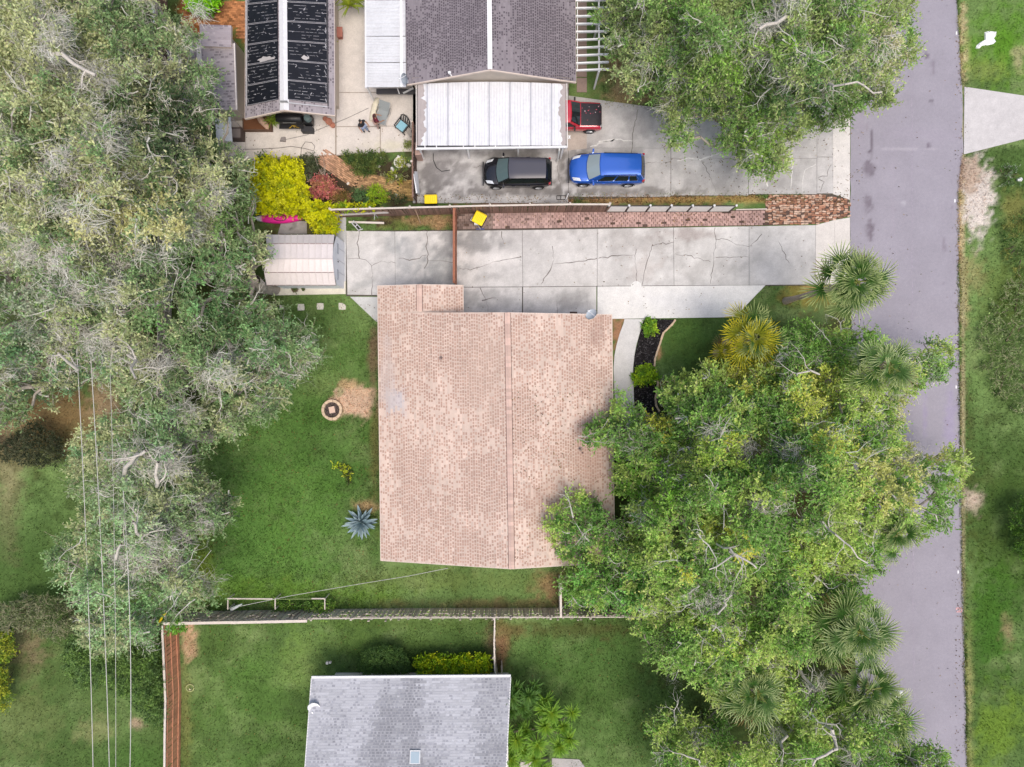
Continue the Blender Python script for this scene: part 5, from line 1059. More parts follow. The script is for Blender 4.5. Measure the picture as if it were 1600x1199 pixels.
ts = thing('tarp_pole', 'pale gray wrapped pole leaning inside the white pipe frame', 'pole', P(370, 948)); mb = MB(); mb.tube([P(362, 952, .7), P(370, 948, 1.2), P(378, 944, 1.5)], [.12, .09, .03], 7, C(206, 212, 212)); mb.build('wrap', M['vcr'], ts)
yp = thing('guy_guard', 'bright yellow plastic guy wire guard at the corner of the orange fence', 'guy guard', P(262, 955)); mb = MB(); mb.tube([P(244, 980, .6), P(258, 958, 2.0)], [.07, .07], 8, C(244, 216, 20)); mb.build('sleeve', M['vc'], yp); mb = MB(); mb.tube([P(243, 982, .5), P(262, 948, 2.4), P(330, 860, 9)], .012, 5, C(150, 150, 150)); mb.build('guy_wire', M['wire'], yp)
# rails in the dry strip behind the driveway
rk = thing('pipe_rack', 'gray pipe rack beside the hedge at the end of the driveway', 'rack', P(560, 345)); hz = 1.1
mb = MB(); mb.tube([P(523, 336, hz), P(607, 332, hz)], .075, 8, C(176, 170, 166)); mb.build('pipe', M['vc'], rk)
for px, py in ((527, 336), (585, 333.5)):
    a = P(px, py, hz); mb = MB(); mb.tube([a, (a.x, a.y, 0)], .03, 6, C(180, 180, 180)); mb.build('leg', M['vc'], rk); mb = MB(); mb.tube([a, P(px, py + 10, hz)], .022, 6, C(190, 190, 190)); mb.build('arm', M['vc'], rk)
curve('pole', 'white pole lying on the dry grass by the driveway end', 'pole', [P(545, 347, .12), P(600, 348.5, .1)], .07, C(240, 230, 222))
bkx = thing('garden_cart', 'gray metal cart frame on a pale slab by the driveway end', 'cart', P(556, 355)); mb = MB()
slab('stone_pad', [(541, 352), (541, 361), (603, 360), (603, 352)], stains(C(206, 196, 184), [], .14, 1.2, 99), bkx) .location = -bkx.location
for a, b in (((549, 348, .4), (560, 360, .4)), ((552, 345, .4), (564, 357, .4)), ((550, 350, .4), (553, 346, .4)), ((555, 355, .4), (558, 351, .4)), ((560, 360, .4), (567, 358, .4))): mb.tube([P(*a), P(*b)], .03, 5, C(212, 212, 214))
mb.build('frame', M['vc'], bkx)
for px, py in ((556, 352), (560, 357)): mb = MB(); mb.lathe([(.04, -.03), (.16, -.03), (.16, .03), (.04, .03)], tuple(P(px, py, .16)), 12, axis='x'); mb.build('wheel', M['rubber'], bkx)
curve('rake', 'thin rake handle leaning against the brown plank fence', 'rake', [P(657, 349, .05), P(648, 325, 1.5)], .022, C(206, 176, 150)); 
# kayak
ky = thing('kayak', 'bright pink kayak with white tip lying under the yellow green hedge', 'kayak', P(432, 342)); mb = MB(); n_ = 16; rows_ = []
for i_ in range(n_ + 1):
    u = i_ / n_; x = P(397 + 78 * u, 341.5 - 1.2 * u, .35); w = .33 * math.sin(pi * min(1, max(0, u))) ** .6 + .01
    rows_.append([(x.x, x.y - w * math.cos(a), .3 + (.2 * math.sin(a) + (.06 if abs(u - .5) > .45 else 0))) for a in np.linspace(0, 2 * pi, 11)[:-1]])
V = [p for r_ in rows_ for p in r_]; cl_ = np.array([C(246, 240, 244) if i_ < 3 else C(238, 40, 152, .9) for i_ in range(n_ + 1) for _ in range(10)])
mb.add(V, [(i_ * 10 + k, i_ * 10 + (k + 1) % 10, (i_ + 1) * 10 + (k + 1) % 10, (i_ + 1) * 10 + k) for i_ in range(n_) for k in range(10)], cl_); mb.build('hull', mat('kayak_plastic', None, .4), ky, smooth=True)
mb = MB(); mb.lathe([(.24, 0), (.26, .03), (.22, .05)], (0, 0, 0), 16, (.02, .02, .02)); mb.v[0] = mb.v[0] * np.array((1.6, .75, 1)) + np.array(P(438, 341, .49)); mb.build('cockpit_rim', M['vc'], ky)
kp = bpy.data.objects.new('kayak_pad', None); COL.objects.link(kp); kp['kind'] = 'structure'
slab('concrete_slab', [(440, 346), (434, 366), (480, 366), (480, 346)], stains(C(176, 172, 170), [(462, 352, 5, 4, C(90, 88, 86), .9), (455, 358, 5, 3, C(100, 98, 96), .9), (470, 349, 4, 3, C(96, 94, 92), .9)], .2, 1.5, 98), kp)
# ---------------------------------------------------------------- patio furniture
lg = thing('lounge_chair', 'gray fabric lounge chair on the patio between person in maroon and wall', 'lounge chair', P(601, 179)); d = (P(597, 192) - P(607, 163)).normalized(); s_ = Vector((-d.y, d.x, 0)); c = lg.location; M_LG = mat('gray_sling', C(158, 164, 164), .8, [(20, .1)])
mb = MB(); mb.box8([tuple(c + d * a * 1 + s_ * b + Vector((0, 0, z))) for a, b, z in ((-.1, -.3, .36), (.75, -.3, .36), (.75, .3, .36), (-.1, .3, .36), (-.1, -.3, .39), (.75, -.3, .39), (.75, .3, .39), (-.1, .3, .39))]); mb.build('seat', M_LG, lg)
mb = MB(); mb.box8([tuple(c + d * a + s_ * b + Vector((0, 0, z))) for a, b, z in ((-.5, -.32, .84), (-.1, -.3, .37), (-.1, .3, .37), (-.5, .32, .84), (-.5, -.32, .87), (-.1, -.3, .4), (-.1, .3, .4), (-.5, .32, .87))]); mb.build('backrest', M_LG, lg)
for b in (-.34, .34):
    mb = MB(); mb.tube([c + d * -.52 + s_ * b + Vector((0, 0, .86)), c + d * -.1 + s_ * b + Vector((0, 0, .39)), c + d * .77 + s_ * b + Vector((0, 0, .37))], .02, 6, C(196, 198, 198)); mb.build('frame_rail', M['vc'], lg)
    for a in (-.15, .65): mb = MB(); mb.tube([c + d * a + s_ * b + Vector((0, 0, .38)), c + d * (a + .05) + s_ * b * 1.1], .018, 6, C(196, 198, 198)); mb.build('leg', M['vc'], lg)
    mb = MB(); mb.tube([c + d * -.3 + s_ * b * 1.1 + Vector((0, 0, .6)), c + d * .15 + s_ * b * 1.15 + Vector((0, 0, .58)), c + d * .2 + s_ * b * 1.05 + Vector((0, 0, .38))], .02, 6, C(120, 124, 124)); mb.build('armrest', M['vc'], lg)
ch = thing('patio_chair', 'dark patio chair with pale blue cushion near the carport wall', 'chair', P(630, 201)); d = Vector((-.62, -.78, 0)).normalized(); s_ = Vector((-d.y, d.x, 0)); c = ch.location; DKm = mat('dark_resin', C(56, 56, 52), .5)
def bx8(a0, a1, b0, b1, z0, z1): return [tuple(c + d * a + s_ * b + Vector((0, 0, z))) for z in (z0, z1) for a, b in ((a0, b0), (a1, b0), (a1, b1), (a0, b1))]
mb = MB(); mb.box8(bx8(-.3, .32, -.33, .33, .36, .42)); mb.build('seat', DKm, ch)
mb = MB(); mb.box8(bx8(-.22, .29, -.26, .26, .42, .5)); mb.build('cushion', mat('pale_blue_fabric', C(150, 200, 214), .9, [(12, .08)]), ch)
mb = MB(); mb.tube([c + d * -.28 + s_ * -.32 + Vector((0, 0, .4)), c + d * -.42 + s_ * -.33 + Vector((0, 0, .8)), c + d * -.5 + s_ * -.18 + Vector((0, 0, .93)), c + d * -.52 + Vector((0, 0, .97)), c + d * -.5 + s_ * .18 + Vector((0, 0, .93)), c + d * -.42 + s_ * .33 + Vector((0, 0, .8)), c + d * -.28 + s_ * .32 + Vector((0, 0, .4))], .04, 6)
for b in (-.16, 0, .16): mb.bar(c + d * -.28 + s_ * b + Vector((0, 0, .4)), c + d * -.5 + s_ * b + Vector((0, 0, .93)), .07, .02)
mb.build('backrest', DKm, ch)
for b in (-.35, .35):
    mb = MB(); mb.bar(c + d * -.4 + s_ * b + Vector((0, 0, .62)), c + d * .3 + s_ * b + Vector((0, 0, .6)), .07, .03); mb.build('armrest', DKm, ch)
    for a in (-.27, .28): mb = MB(); mb.bar(c + d * a + s_ * b + Vector((0, 0, .6)), c + d * a + s_ * b, .05, .05); mb.build('leg', DKm, ch)
st = thing('side_table', 'small gray side table with dark holes beside the dark patio chair', 'side table', P(645, 211)); c = P(645, 211); mb = MB(); mb.box(c + Vector((0, 0, .5)), (.5, .4, .05), C(160, 152, 142), Euler((0, 0, .6))); mb.build('table_top', M['vc'], st)
for dx, dy in ((-.15, -.15), (.15, -.15), (.15, .15), (-.15, .15)): mb = MB(); mb.tube([c + Vector((dx, dy, 0)), c + Vector((dx, dy, .5))], .02, 5, C(120, 114, 108)); mb.build('leg', M['vc'], st)
mb = MB(); mb.lathe([(0, .16), (.09, .14), (.1, 0)], tuple(c + Vector((.08, .0, .525))), 10, (.03, .03, .03)); tag(mb.build('pot', M['vc']), 'small dark round pot on the gray side table', 'pot')
sk_ = thing('smoker_grill', 'black barrel smoker grill under the gable of the solar house', 'grill', P(465, 195)); c = P(463, 196)
mb = MB(); n_ = 14; mb.lathe([(0, -.82), (.24, -.8), (.3, -.74), (.3, .74), (.24, .8), (0, .82)], tuple(c + Vector((-.15, .1, .85))), 18, axis='x'); mb.build('barrel', M['black'], sk_, smooth=True)
mb = MB(); mb.box(c + Vector((.95, .05, .6)), (.5, .5, .5)); mb.build('firebox', M['black'], sk_)
mb = MB(); mb.tube([c + Vector((.55, .3, 1.1)), c + Vector((.55, .3, 1.75))], .07, 10); mb.build('chimney', M['black'], sk_)
mb = MB(); mb.box(c + Vector((-.1, -.3, .62)), (1.5, .3, .04)); mb.build('shelf', M['black'], sk_)
for dx in (-.8, .5):
    for dy in (-.15, .3): mb = MB(); mb.tube([c + Vector((dx, dy, 0)), c + Vector((dx, dy, .7))], .025, 6); mb.build('leg', M['black'], sk_)
mb = MB(); mb.tube([c + Vector((-.5, -.24, 1.02)), c + Vector((.3, -.24, 1.02))], .02, 6); mb.build('handle', M['metal'], sk_)
mb = MB()
for k in range(5): a = R.uniform(0, 3); mb.tube([c + Vector((-.05 + .3 * math.cos(a + k), -.35 + .12 * math.sin(k * 2.1), .68)), c + Vector((.0, -.32, .8)), c + Vector((.1 + .3 * math.cos(a + k + 2), -.42, .66))], .014, 5, C(196, 160, 50))
tag(mb.build('yellow_strap', M['vc']), 'tangled yellow strap lying on the black smoker shelf', 'strap')
mb = MB(); mb.lathe([(0, .3), (.2, .28), (.22, .0)], tuple(c + Vector((1.0, .05, .86))), 12, C(110, 130, 130)); mb.box(c + Vector((.8, -.42, .3)), (.7, .3, .5), (.03, .03, .035)); tag(mb.build('cooler', M['vc']), 'dark cooler and gray lid beside the smoker firebox', 'cooler')
pb_ = thing('planter_bed', 'long brown soil planter below the left corner of the solar house', 'planter', P(404, 195)); c = P(405, 196.5)
mb = MB(); mb.box(c + Vector((0, 0, .18)), (1.66, .74, .3), C(122, 78, 48)); mb.build('soil', M['vcr'], pb_)
mb = MB(); mb.bar(c + Vector((-.88, 0, .2)), c + Vector((-.88, .01, .2)), .0, .0) if False else None
for dx, dy, w, dd in ((-.86, 0, .06, .86), (.86, 0, .06, .86), (0, -.4, 1.66, .06), (0, .4, 1.66, .06)): mb.box(c + Vector((dx, dy, .2)), (w, dd, .4), C(112, 84, 66))
mb.build('board_frame', M['vcr'], pb_)
rkx = thing('boulder', 'long pinkish boulder on the brown soil planter', 'boulder', P(411, 191)); mb = MB(); mb.lathe([(0, -.5), (.12, -.46), (.19, -.2), (.2, .1), (.14, .42), (0, .48)], (0, 0, 0), 10, C(216, 178, 152), axis='y'); v = mb.v[0] * NR.uniform(.85, 1.15, (len(mb.v[0]), 1)); mb.v[0] = v @ np.array(Matrix.Rotation(math.radians(38), 3, 'Z')).T + np.array(P(411, 191, .55)); mb.build('rock', M['vcr'], rkx)
tp = thing('terracotta_planter', 'terracotta box planter beside the right wall of the solar house', 'planter', P(531, 56)); c = P(530.5, 57); mb = MB(); mb.box8([tuple(c + Vector((x, y, z))) for z, k in ((0, .85), (.5, 1)) for x, y in ((-.26 * k, -.26 * k), (.26 * k, -.26 * k), (.26 * k, .26 * k), (-.26 * k, .26 * k))], C(178, 112, 96)); mb.box(c + Vector((0, .0, .52)), (.62, .62, .06), C(190, 124, 108)); mb.build('box', M['vcr'], tp)
tq = thing('terracotta_pot', 'cluster of broken terracotta pots at the corner of solar house', 'pot', P(516, 193))
for dx, dy, r_, h_ in ((0, 0, .22, .35), (.2, -.2, .17, .28), (-.25, .2, .16, .25)):
    mb = MB(); mb.lathe([(0, .03), (r_ * .7, 0), (r_, h_), (r_ * .86, h_), (r_ * .8, h_ - .06), (0, h_ - .08)], tuple(P(516, 193) + Vector((dx, dy, 0))), 12, C(196, 134, 110)); mb.build('pot', M['vcr'], tq)
curve('cable', 'long thin gray cable snaking across the pale patio slabs', 'cable', [P(380, 233.5, .07), P(410, 233, .07), P(435, 231.5, .07), P(455, 229, .07), P(475, 232, .07), P(490, 236, .07), P(492, 229, .07), P(487, 223, .07), P(477, 222, .07), P(471, 231, .07), P(470, 243, .07)], .018, C(112, 108, 104))
curve('hose', 'thin gray hose trailing diagonally from pots to the gray puck', 'hose', [P(443, 219, .07), P(480, 211, .07), P(497, 203, .07), P(540, 186, .07), P(576, 169, .07)], .016, C(130, 128, 126))
gd = thing('drain_box', 'small gray box on the patio slab at the end of the hose', 'box', P(443, 219)); mb = MB(); mb.box8([tuple(P(443, 219) + Vector((x, y, z))) for z, k in ((.05, 1), (.2, .8)) for x, y in ((-.2 * k, -.13 * k), (.18 * k, -.16 * k), (.15 * k, .16 * k), (-.1 * k, .14 * k))], C(150, 142, 140)); mb.build('lid_box', M['vcr'], gd)
tb = thing('cream_canvas', 'long cream canvas cover folded on patio beside the lounge chair', 'canvas', P(586, 172)); mb = MB(); cl_ = [P(590, 154, .1), P(587, 165, .12), P(583, 178, .1), P(579, 190, .08)]
mb.tube(cl_, [.16, .24, .2, .1], 8, C(238, 230, 206)); v = mb.v[0]; v[:, 2] = np.maximum(.055, v[:, 2] * .8); mb.build('fold', M['vcr'], tb, smooth=True)
dv = thing('door_mat', 'dark glazed door panel below the white patio roof corner', 'door', P(608, 143)); mb = MB(); mb.box8([tuple(P(*q)) for q in ((590, 148, .05), (648, 148, .05), (648, 141, .05), (590, 141, .05), (588, 147, .9), (648, 147, .9), (648, 139, .9), (588, 139, .9))], C(64, 62, 66)); mb.build('panel', M['vc'], dv)
mb = MB(); mb.bar(P(621, 138, .95), P(624, 147, .95), .06, .05, C(236, 236, 236)); mb.bar(P(630, 146, .95), P(646, 138, .95), .1, .05, C(206, 206, 206)); mb.build('door_bar', M['vc'], dv)
# ---------------------------------------------------------------- people
def skin(name, verts, edges, radii, m, parent, sub=1):
    me = bpy.data.meshes.new(name); me.from_pydata(verts, edges, []); o = bpy.data.objects.new(name, me); COL.objects.link(o)
    md = o.modifiers.new('skin', 'SKIN'); md.use_smooth_shade = True
    for k, r_ in enumerate(radii):
        r2 = r_ if hasattr(r_, '__len__') else (r_, r_); me.skin_vertices[0].data[k].radius = r2
    me.skin_vertices[0].data[0].use_root = True
    if sub: s_ = o.modifiers.new('sub', 'SUBSURF'); s_.levels = s_.render_levels = sub
    bpy.context.view_layer.update(); dg = bpy.context.evaluated_depsgraph_get(); nm = bpy.data.meshes.new_from_object(o.evaluated_get(dg)); nm.name = name
    bpy.data.objects.remove(o); nm.materials.clear(); nm.materials.append(m); q = bpy.data.objects.new(name, nm); COL.objects.link(q); q.parent = parent; return q
def person(label, loc, rz, shirt, trousers, hairc, armpose, legs, lean=0.0, sleeves='short'):
    t = thing('person', label, 'person', loc, rz)     # faces +x
    hip, chest, neck, head = (0, 0, .93), (lean * .5, 0, 1.25), (lean * .85, 0, 1.46), (lean + .03, 0, 1.6)
    V = [hip, (lean * .3, 0, 1.08), chest, neck, head, (lean + .04, 0, 1.69)]; E = [(0, 1), (1, 2), (2, 3), (3, 4), (4, 5)]; Rd = [(.15, .11), (.13, .10), (.16, .11), .058, .092, .075]
    tops = []
    for s_, (el, ha) in zip((1, -1), armpose):
        i = len(V); sh_ = (lean * .75, s_ * .19, 1.38); V += [sh_, el, ha]; E += [(2, i), (i, i + 1), (i + 1, i + 2)]; Rd += [.065, .045, .032]; tops.append((sh_, el, ha))
        hv = (Vector(ha) - Vector(el)).normalized(); sx = hv.cross(Vector((0, 0, 1))); sx = sx.normalized() if sx.length > .1 else Vector((0, 1, 0)); b = len(V); V.append(tuple(Vector(ha) + hv * .06)); E.append((b - 1, b)); Rd.append((.03, .02))
        for f_, (off, ln) in enumerate(((-.03, .07), (-.01, .08), (.01, .075), (.03, .06))):
            k = len(V); V += [tuple(Vector(ha) + hv * .1 + sx * off), tuple(Vector(ha) + hv * (.1 + ln) + sx * off * 1.2 + Vector((0, 0, -.02)))]; E += [(b, k), (k, k + 1)]; Rd += [.009, .007]
        k = len(V); V += [tuple(Vector(ha) + hv * .05 - sx * .05)]; E += [(b - 1, k)]; Rd += [.01]
    for s_, (kn, an, toe) in zip((1, -1), legs):
        i = len(V); V += [(0, s_ * .09, .86), kn, an, toe]; E += [(0, i), (i, i + 1), (i + 1, i + 2), (i + 2, i + 3)]; Rd += [.085, .058, .042, .035]
    skin('body', V, E, Rd, M['skin'], t)
    sv = [(0, 0, .9), (lean * .3, 0, 1.08), chest, (lean * .8, 0, 1.4)]; se = [(0, 1), (1, 2), (2, 3)]; sr = [(.175, .135), (.155, .125), (.185, .135), .095]
    for sh_, el, ha in tops:
        i = len(sv); k = .6 if sleeves == 'short' else 1.0; e_ = tuple(Vector(sh_).lerp(Vector(el), k)); sv += [sh_, e_]; se += [(2, i), (i, i + 1)]; sr += [.088, .068]
    skin('shirt', sv, se, sr, shirt, t)
    tv = [(0, 0, .95)]; te = []; tr = [(.165, .125)]
    for s_, (kn, an, toe) in zip((1, -1), legs):
        i = len(tv); tv += [(0, s_ * .09, .86), kn, tuple(Vector(kn).lerp(Vector(an), .9))]; te += [(0, i), (i, i + 1), (i + 1, i + 2)]; tr += [.105, .078, .062]
    skin('trousers', tv, te, tr, trousers, t)
    for s_, (kn, an, toe) in zip((1, -1), legs): skin('shoe', [an, tuple(Vector(an).lerp(Vector(toe), .5)), toe], [(0, 1), (1, 2)], [.052, .05, .045], M['black'], t)
    skin('hair', [(lean - .02, 0, 1.58), (lean - .02, 0, 1.68), (lean + .01, 0, 1.735)], [(0, 1), (1, 2)], [.098, .104, .075], hairc, t)
    return t
person('person in black top and blue jeans standing on the patio', P(571.5, 205, .05), math.radians(-40), mat('black_cloth', (.02, .02, .024), .9), mat('denim', C(150, 166, 196), .9, [(20, .1)]), M['hairm'],
       (((.12, .27, 1.14), (.32, .22, 1.1)), ((-.02, -.26, 1.12), (.14, -.3, .95))), (((.08, .1, .48), (.12, .1, .07), (.27, .11, .05)), ((-.04, -.1, .48), (-.1, -.1, .07), (.04, -.11, .05))), .02)
person('person in maroon shirt leaning over the gray lounge chair', P(591, 199, .05), math.radians(30), mat('maroon_cloth', C(112, 32, 50), .9, [(10, .1)]), mat('pale_cloth', C(190, 160, 150), .9), mat('brown_hair', C(70, 46, 40), .7),
       (((.22, .28, 1.16), (.4, .2, .98)), ((.2, -.26, 1.12), (.4, -.2, .95))), (((.05, .1, .48), (.0, .1, .07), (.14, .11, .05)), ((.0, -.1, .48), (-.05, -.1, .07), (.1, -.11, .05))), .14)
# ---------------------------------------------------------------- wires, right side odds
for k, (a, b, h_, lb) in enumerate((((118, 520), (135, 1240), 7.6, 'leftmost overhead wire running down the left edge of the photo'), ((139, 520), (161, 1240), 7.9, 'second overhead wire from the left above the oaks'), ((171, 560), (170, 1240), 8.4, 'faint third overhead wire from the left'), ((200, 900), (192, 1240), 8.2, 'rightmost overhead wire of the four at lower left'))):
    A, B = P(a[0], a[1], h_), P(b[0], b[1], h_); d = (B - A); A = A - d * .4; B = B + d * 1.2; n_ = 24
    mb = MB(); mb.tube([A.lerp(B, i_ / n_) + Vector((0, 0, -1.2 * (1 - (2 * i_ / n_ - 1) ** 2) + .6)) for i_ in range(n_ + 1)], .020 if k != 2 else .012, 5, (.6, .59, .57)); tag(mb.build('overhead_wire', M['wire']), lb, 'wire', 'overhead wires at left')
curve('service_wire', 'thin service wire sagging from gray fence to the tan roof corner', 'wire', [P(372, 948, 3.2), P(455, 931, 3.0), P(560, 913, 2.9), P(640, 900, 2.95), P(700, 888, 3.3)], .014, C(190, 200, 190), M['wire'])
ws = thing('white_sheet', 'crumpled white sheet lying on the bright lawn at upper right', 'sheet', P(1541, 64)); mb = MB(); out = [(1524, 76), (1526, 71), (1532, 66), (1538, 63), (1538, 51), (1545, 49), (1557, 50), (1556, 56), (1553, 60), (1556, 65), (1552, 69), (1544, 71), (1534, 72), (1530, 76)]
pl = [P2(*q)[:2] for q in out]; cen = np.mean(pl, 0); n_ = len(pl); V = [(x, y, .01) for x, y in pl] + [(cen[0] + (x - cen[0]) * .75, cen[1] + (y - cen[1]) * .75, .07 + R.uniform(-.02, .03)) for x, y in pl] + [(cen[0], cen[1], .09)]
mb.add(V, [(k, n_ + k, n_ + (k + 1) % n_, (k + 1) % n_) for k in range(n_)] + [(n_ + k, 2 * n_, n_ + (k + 1) % n_) for k in range(n_)], C(250, 250, 250, .86)); mb.build('cloth', M['vc'], ws)
for q in mb.f: pass
vp = thing('standpipe', 'short white standpipe beside the sandy verge across the road', 'pipe', P(1593, 281)); mb = MB(); mb.tube([P(1589, 281, .1), P(1596, 281.5, .12)], .09, 10, C(232, 232, 234)); mb.lathe([(.05, .1), (.11, .12), (.11, 0)], tuple(P(1593, 281)), 12, C(226, 226, 230)); mb.build('pipe_end', M['vc'], vp)
cs = thing('cleanout_post', 'small white post lying on a dark tray at the end of plank fence', 'post', P(885, 311)); mb = MB(); mb.tube([P(884, 312, .1), P(888, 303, .5)], .04, 6, C(246, 246, 248)); mb.build('post_bar', M['vc'], cs); mb = MB()
for a, b in (((870, 306), (884, 306)), ((870, 312), (884, 312)), ((870, 306), (870, 312)), ((876, 306), (876, 312)), ((884, 306), (884, 312))): mb.bar(P(*a, .07), P(*b, .07), .04, .04, C(60, 56, 56))
mb.build('tray', M['vc'], cs)
mbx = thing('mailbox', 'white rounded mailbox half hidden by palm fronds at the road edge', 'mailbox', P(1372, 1062)); c = P(1402, 1086, 1.2); mb = MB(); mb.lathe([(0, -.34), (.26, -.32), (.3, -.25), (.3, .25), (.26, .32), (0, .34)], (c.x, c.y, 1.2), 18, C(250, 250, 250, .86), axis='y'); mb.build('box', M['vc'], mbx, smooth=True)
mb = MB()
for dy in (-.1, .1): mb.lathe([(.302, dy - .012), (.312, dy), (.302, dy + .012)], (c.x, c.y, 1.2), 18, C(140, 140, 140), axis='y')
mb.build('band', M['vc'], mbx); mb = MB(); mb.box((c.x, c.y, .45), (.12, .12, .9), C(236, 236, 236)); mb.build('post', M['vc'], mbx)
# palm logs / small stones in the garden
for px, py, r_, lb in ((504, 283, .22, 'pale mossy boulder on the inside of the curved brick path'), (544, 287, .1, 'small white stone at the lower edge of the brick path'), (618, 276, .13, 'round white garden stone left of the birdbath'), (591, 259, .18, 'pale square stepping tile in the garden bed'), (597, 248, .12, 'small white stone at top of the garden bed'), (638, 259, .16, 'square gray tile by the garden fence'), (619, 306, .12, 'white stone at the lower right garden corner')):
    t = thing('garden_stone', lb, 'stone', P(px, py)); mb = MB(); mb.lathe([(r_, 0), (r_ * 1.05, r_ * .3), (r_ * .75, r_ * .62), (0, r_ * .7)], (0, 0, 0), 5 if 'square' in lb else 9, C(206, 204, 180) if 'mossy' in lb else C(232, 226, 214)); mb.v[0] = mb.v[0] * NR.uniform(.85, 1.12, (len(mb.v[0]), 1)); mb.build('rock', M['vcr'], t, local=True)
bbm = thing('birdbath', 'white round basin planter with greenery near the garden fence', 'planter', P(625, 258)); mb = MB(); mb.lathe([(.1, 0), (.12, .4), (.34, .62), (.36, .66), (.3, .64), (0, .56)], tuple(P(627, 259)), 16, C(226, 224, 212)); mb.build('basin', M['vcr'], bbm)
for px, py, lb in ((614, 266, 'small white garden figurine left of the basin planter'), (624, 248, 'white garden figurine above the basin planter')):
    t = thing('figurine', lb, 'figurine', P(px, py)); mb = MB(); mb.lathe([(.1, 0), (.12, .15), (.07, .3), (.09, .38), (.05, .46), (0, .48)], (0, 0, 0), 9, C(246, 244, 240)); mb.build('statue', M['vcr'], t, local=True)
# ---------------------------------------------------------------- vegetation
def norm(a): return a / (np.linalg.norm(a, axis=-1, keepdims=True) + 1e-9)
def leaves(mb, Cn, Nn, rad, col, K, Mm, l, w, rg, up=.35, droop=.18, sprmin=.55, twigs=None, flat=.8, jit=.25):
    n = len(Cn)
    d = norm(rg.normal(0, 1, (n, K, 3)) * np.array((1, 1, flat)) + Nn[:, None] * .75)
    ln = rad[:, None, None] * rg.uniform(sprmin, 1.12, (n, K, 1)); st = Cn[:, None] + rg.normal(0, .10, (n, K, 3)) * rad[:, None, None]
    s = ((np.arange(Mm) + .6) / Mm)[None, None, :, None] * np.ones((n, K, 1, 1)) + rg.uniform(-.06, .06, (n, K, Mm, 1))
    s = np.clip(s, .05, 1.05)
    cv = norm(rg.normal(0, 1, (n, K, 3))) * ln * .28
    pos = st[:, :, None] + d[:, :, None] * (ln[:, :, None] * s) + cv[:, :, None] * s * s
    pos[..., 2] -= droop * (ln[:, :, None, 0] * s[..., 0] ** 2)
    t = norm(d[:, :, None] * .75 + rg.normal(0, .7, (n, K, Mm, 3)) + np.array((0, 0, .1)))
    L_ = l * rg.uniform(.65, 1.25, (n, K, Mm, 1)); upv = norm(np.array((0, 0, 1.0)) + rg.normal(0, up, (n, K, Mm, 3)))
    sd_ = norm(np.cross(t, upv)) * w * rg.uniform(.7, 1.25, (n, K, Mm, 1))
    V = np.stack([pos, pos + t * L_ * .45 + sd_, pos + t * L_, pos + t * L_ * .45 - sd_], 3).reshape(-1, 3); m = n * K * Mm
    c = col[:, None, None, :] * rg.uniform(1 - jit, 1 + jit, (n, K, 1, 1)) * rg.uniform(1 - jit * .8, 1 + jit * .8, (n, K, Mm, 1))
    c = c * (.8 + .4 * s)          # leaf colour gets paler towards the twig ends
    pale = rg.uniform(0, 1, (n, K, Mm, 1)) < .07; c = np.where(pale, c * 1.4 + .02, c)
    mb.add(V, np.arange(4 * m).reshape(m, 4), np.repeat(np.clip(c, .004, .8).reshape(-1, 3), 4, 0))
    if twigs is not None:
        e = st + d * ln + cv; e[..., 2] -= droop * ln[..., 0]; mid = st + d * ln * .5 + cv * .25; mid[..., 2] -= droop * .25 * ln[..., 0]
        k = rg.uniform(0, 1, (n, K)) < .6; a, b, c2 = st[k], mid[k], e[k]; ww = norm(np.cross(b - a, np.array((0, 0, 1.0)) + rg.normal(0, .3, b.shape))) * .011
        V = np.stack([a - ww, a + ww, b - ww * .8, b + ww * .8, c2 - ww * .4, c2 + ww * .4], 1).reshape(-1, 3); q = np.arange(len(a))[:, None] * 6
        twigs.add(V, np.concatenate([q + np.array([0, 1, 3, 2]), q + np.array([2, 3, 5, 4])]), C(178, 166, 140))
def tubes(mb, P0, P1, r0, r1, col, n=5):
    P0, P1 = np.asarray(P0, float), np.asarray(P1, float); d = norm(P1 - P0); ref = np.where(np.abs(d[:, 2:3]) > .9, np.array([[1., 0, 0]]), np.array([[0., 0, 1]]))
    x = norm(np.cross(d, ref)); y = np.cross(d, x); a = np.arange(n) * 2 * pi / n; ca, sa = np.cos(a)[None, :, None], np.sin(a)[None, :, None]
    o = x[:, None] * ca + y[:, None] * sa
    V = np.concatenate([P0[:, None] + o * np.asarray(r0)[:, None, None], P1[:, None] + o * np.asarray(r1)[:, None, None]], 1).reshape(-1, 3)
    k = np.arange(len(P0))[:, None, None] * 2 * n; j = np.arange(n)[None, :, None]; F = np.concatenate([k + j, k + (j + 1) % n, k + n + (j + 1) % n, k + n + j], 2).reshape(-1, 4)
    mb.add(V, F, np.repeat(col, 2 * n, 0) if np.ndim(col) == 2 else col)
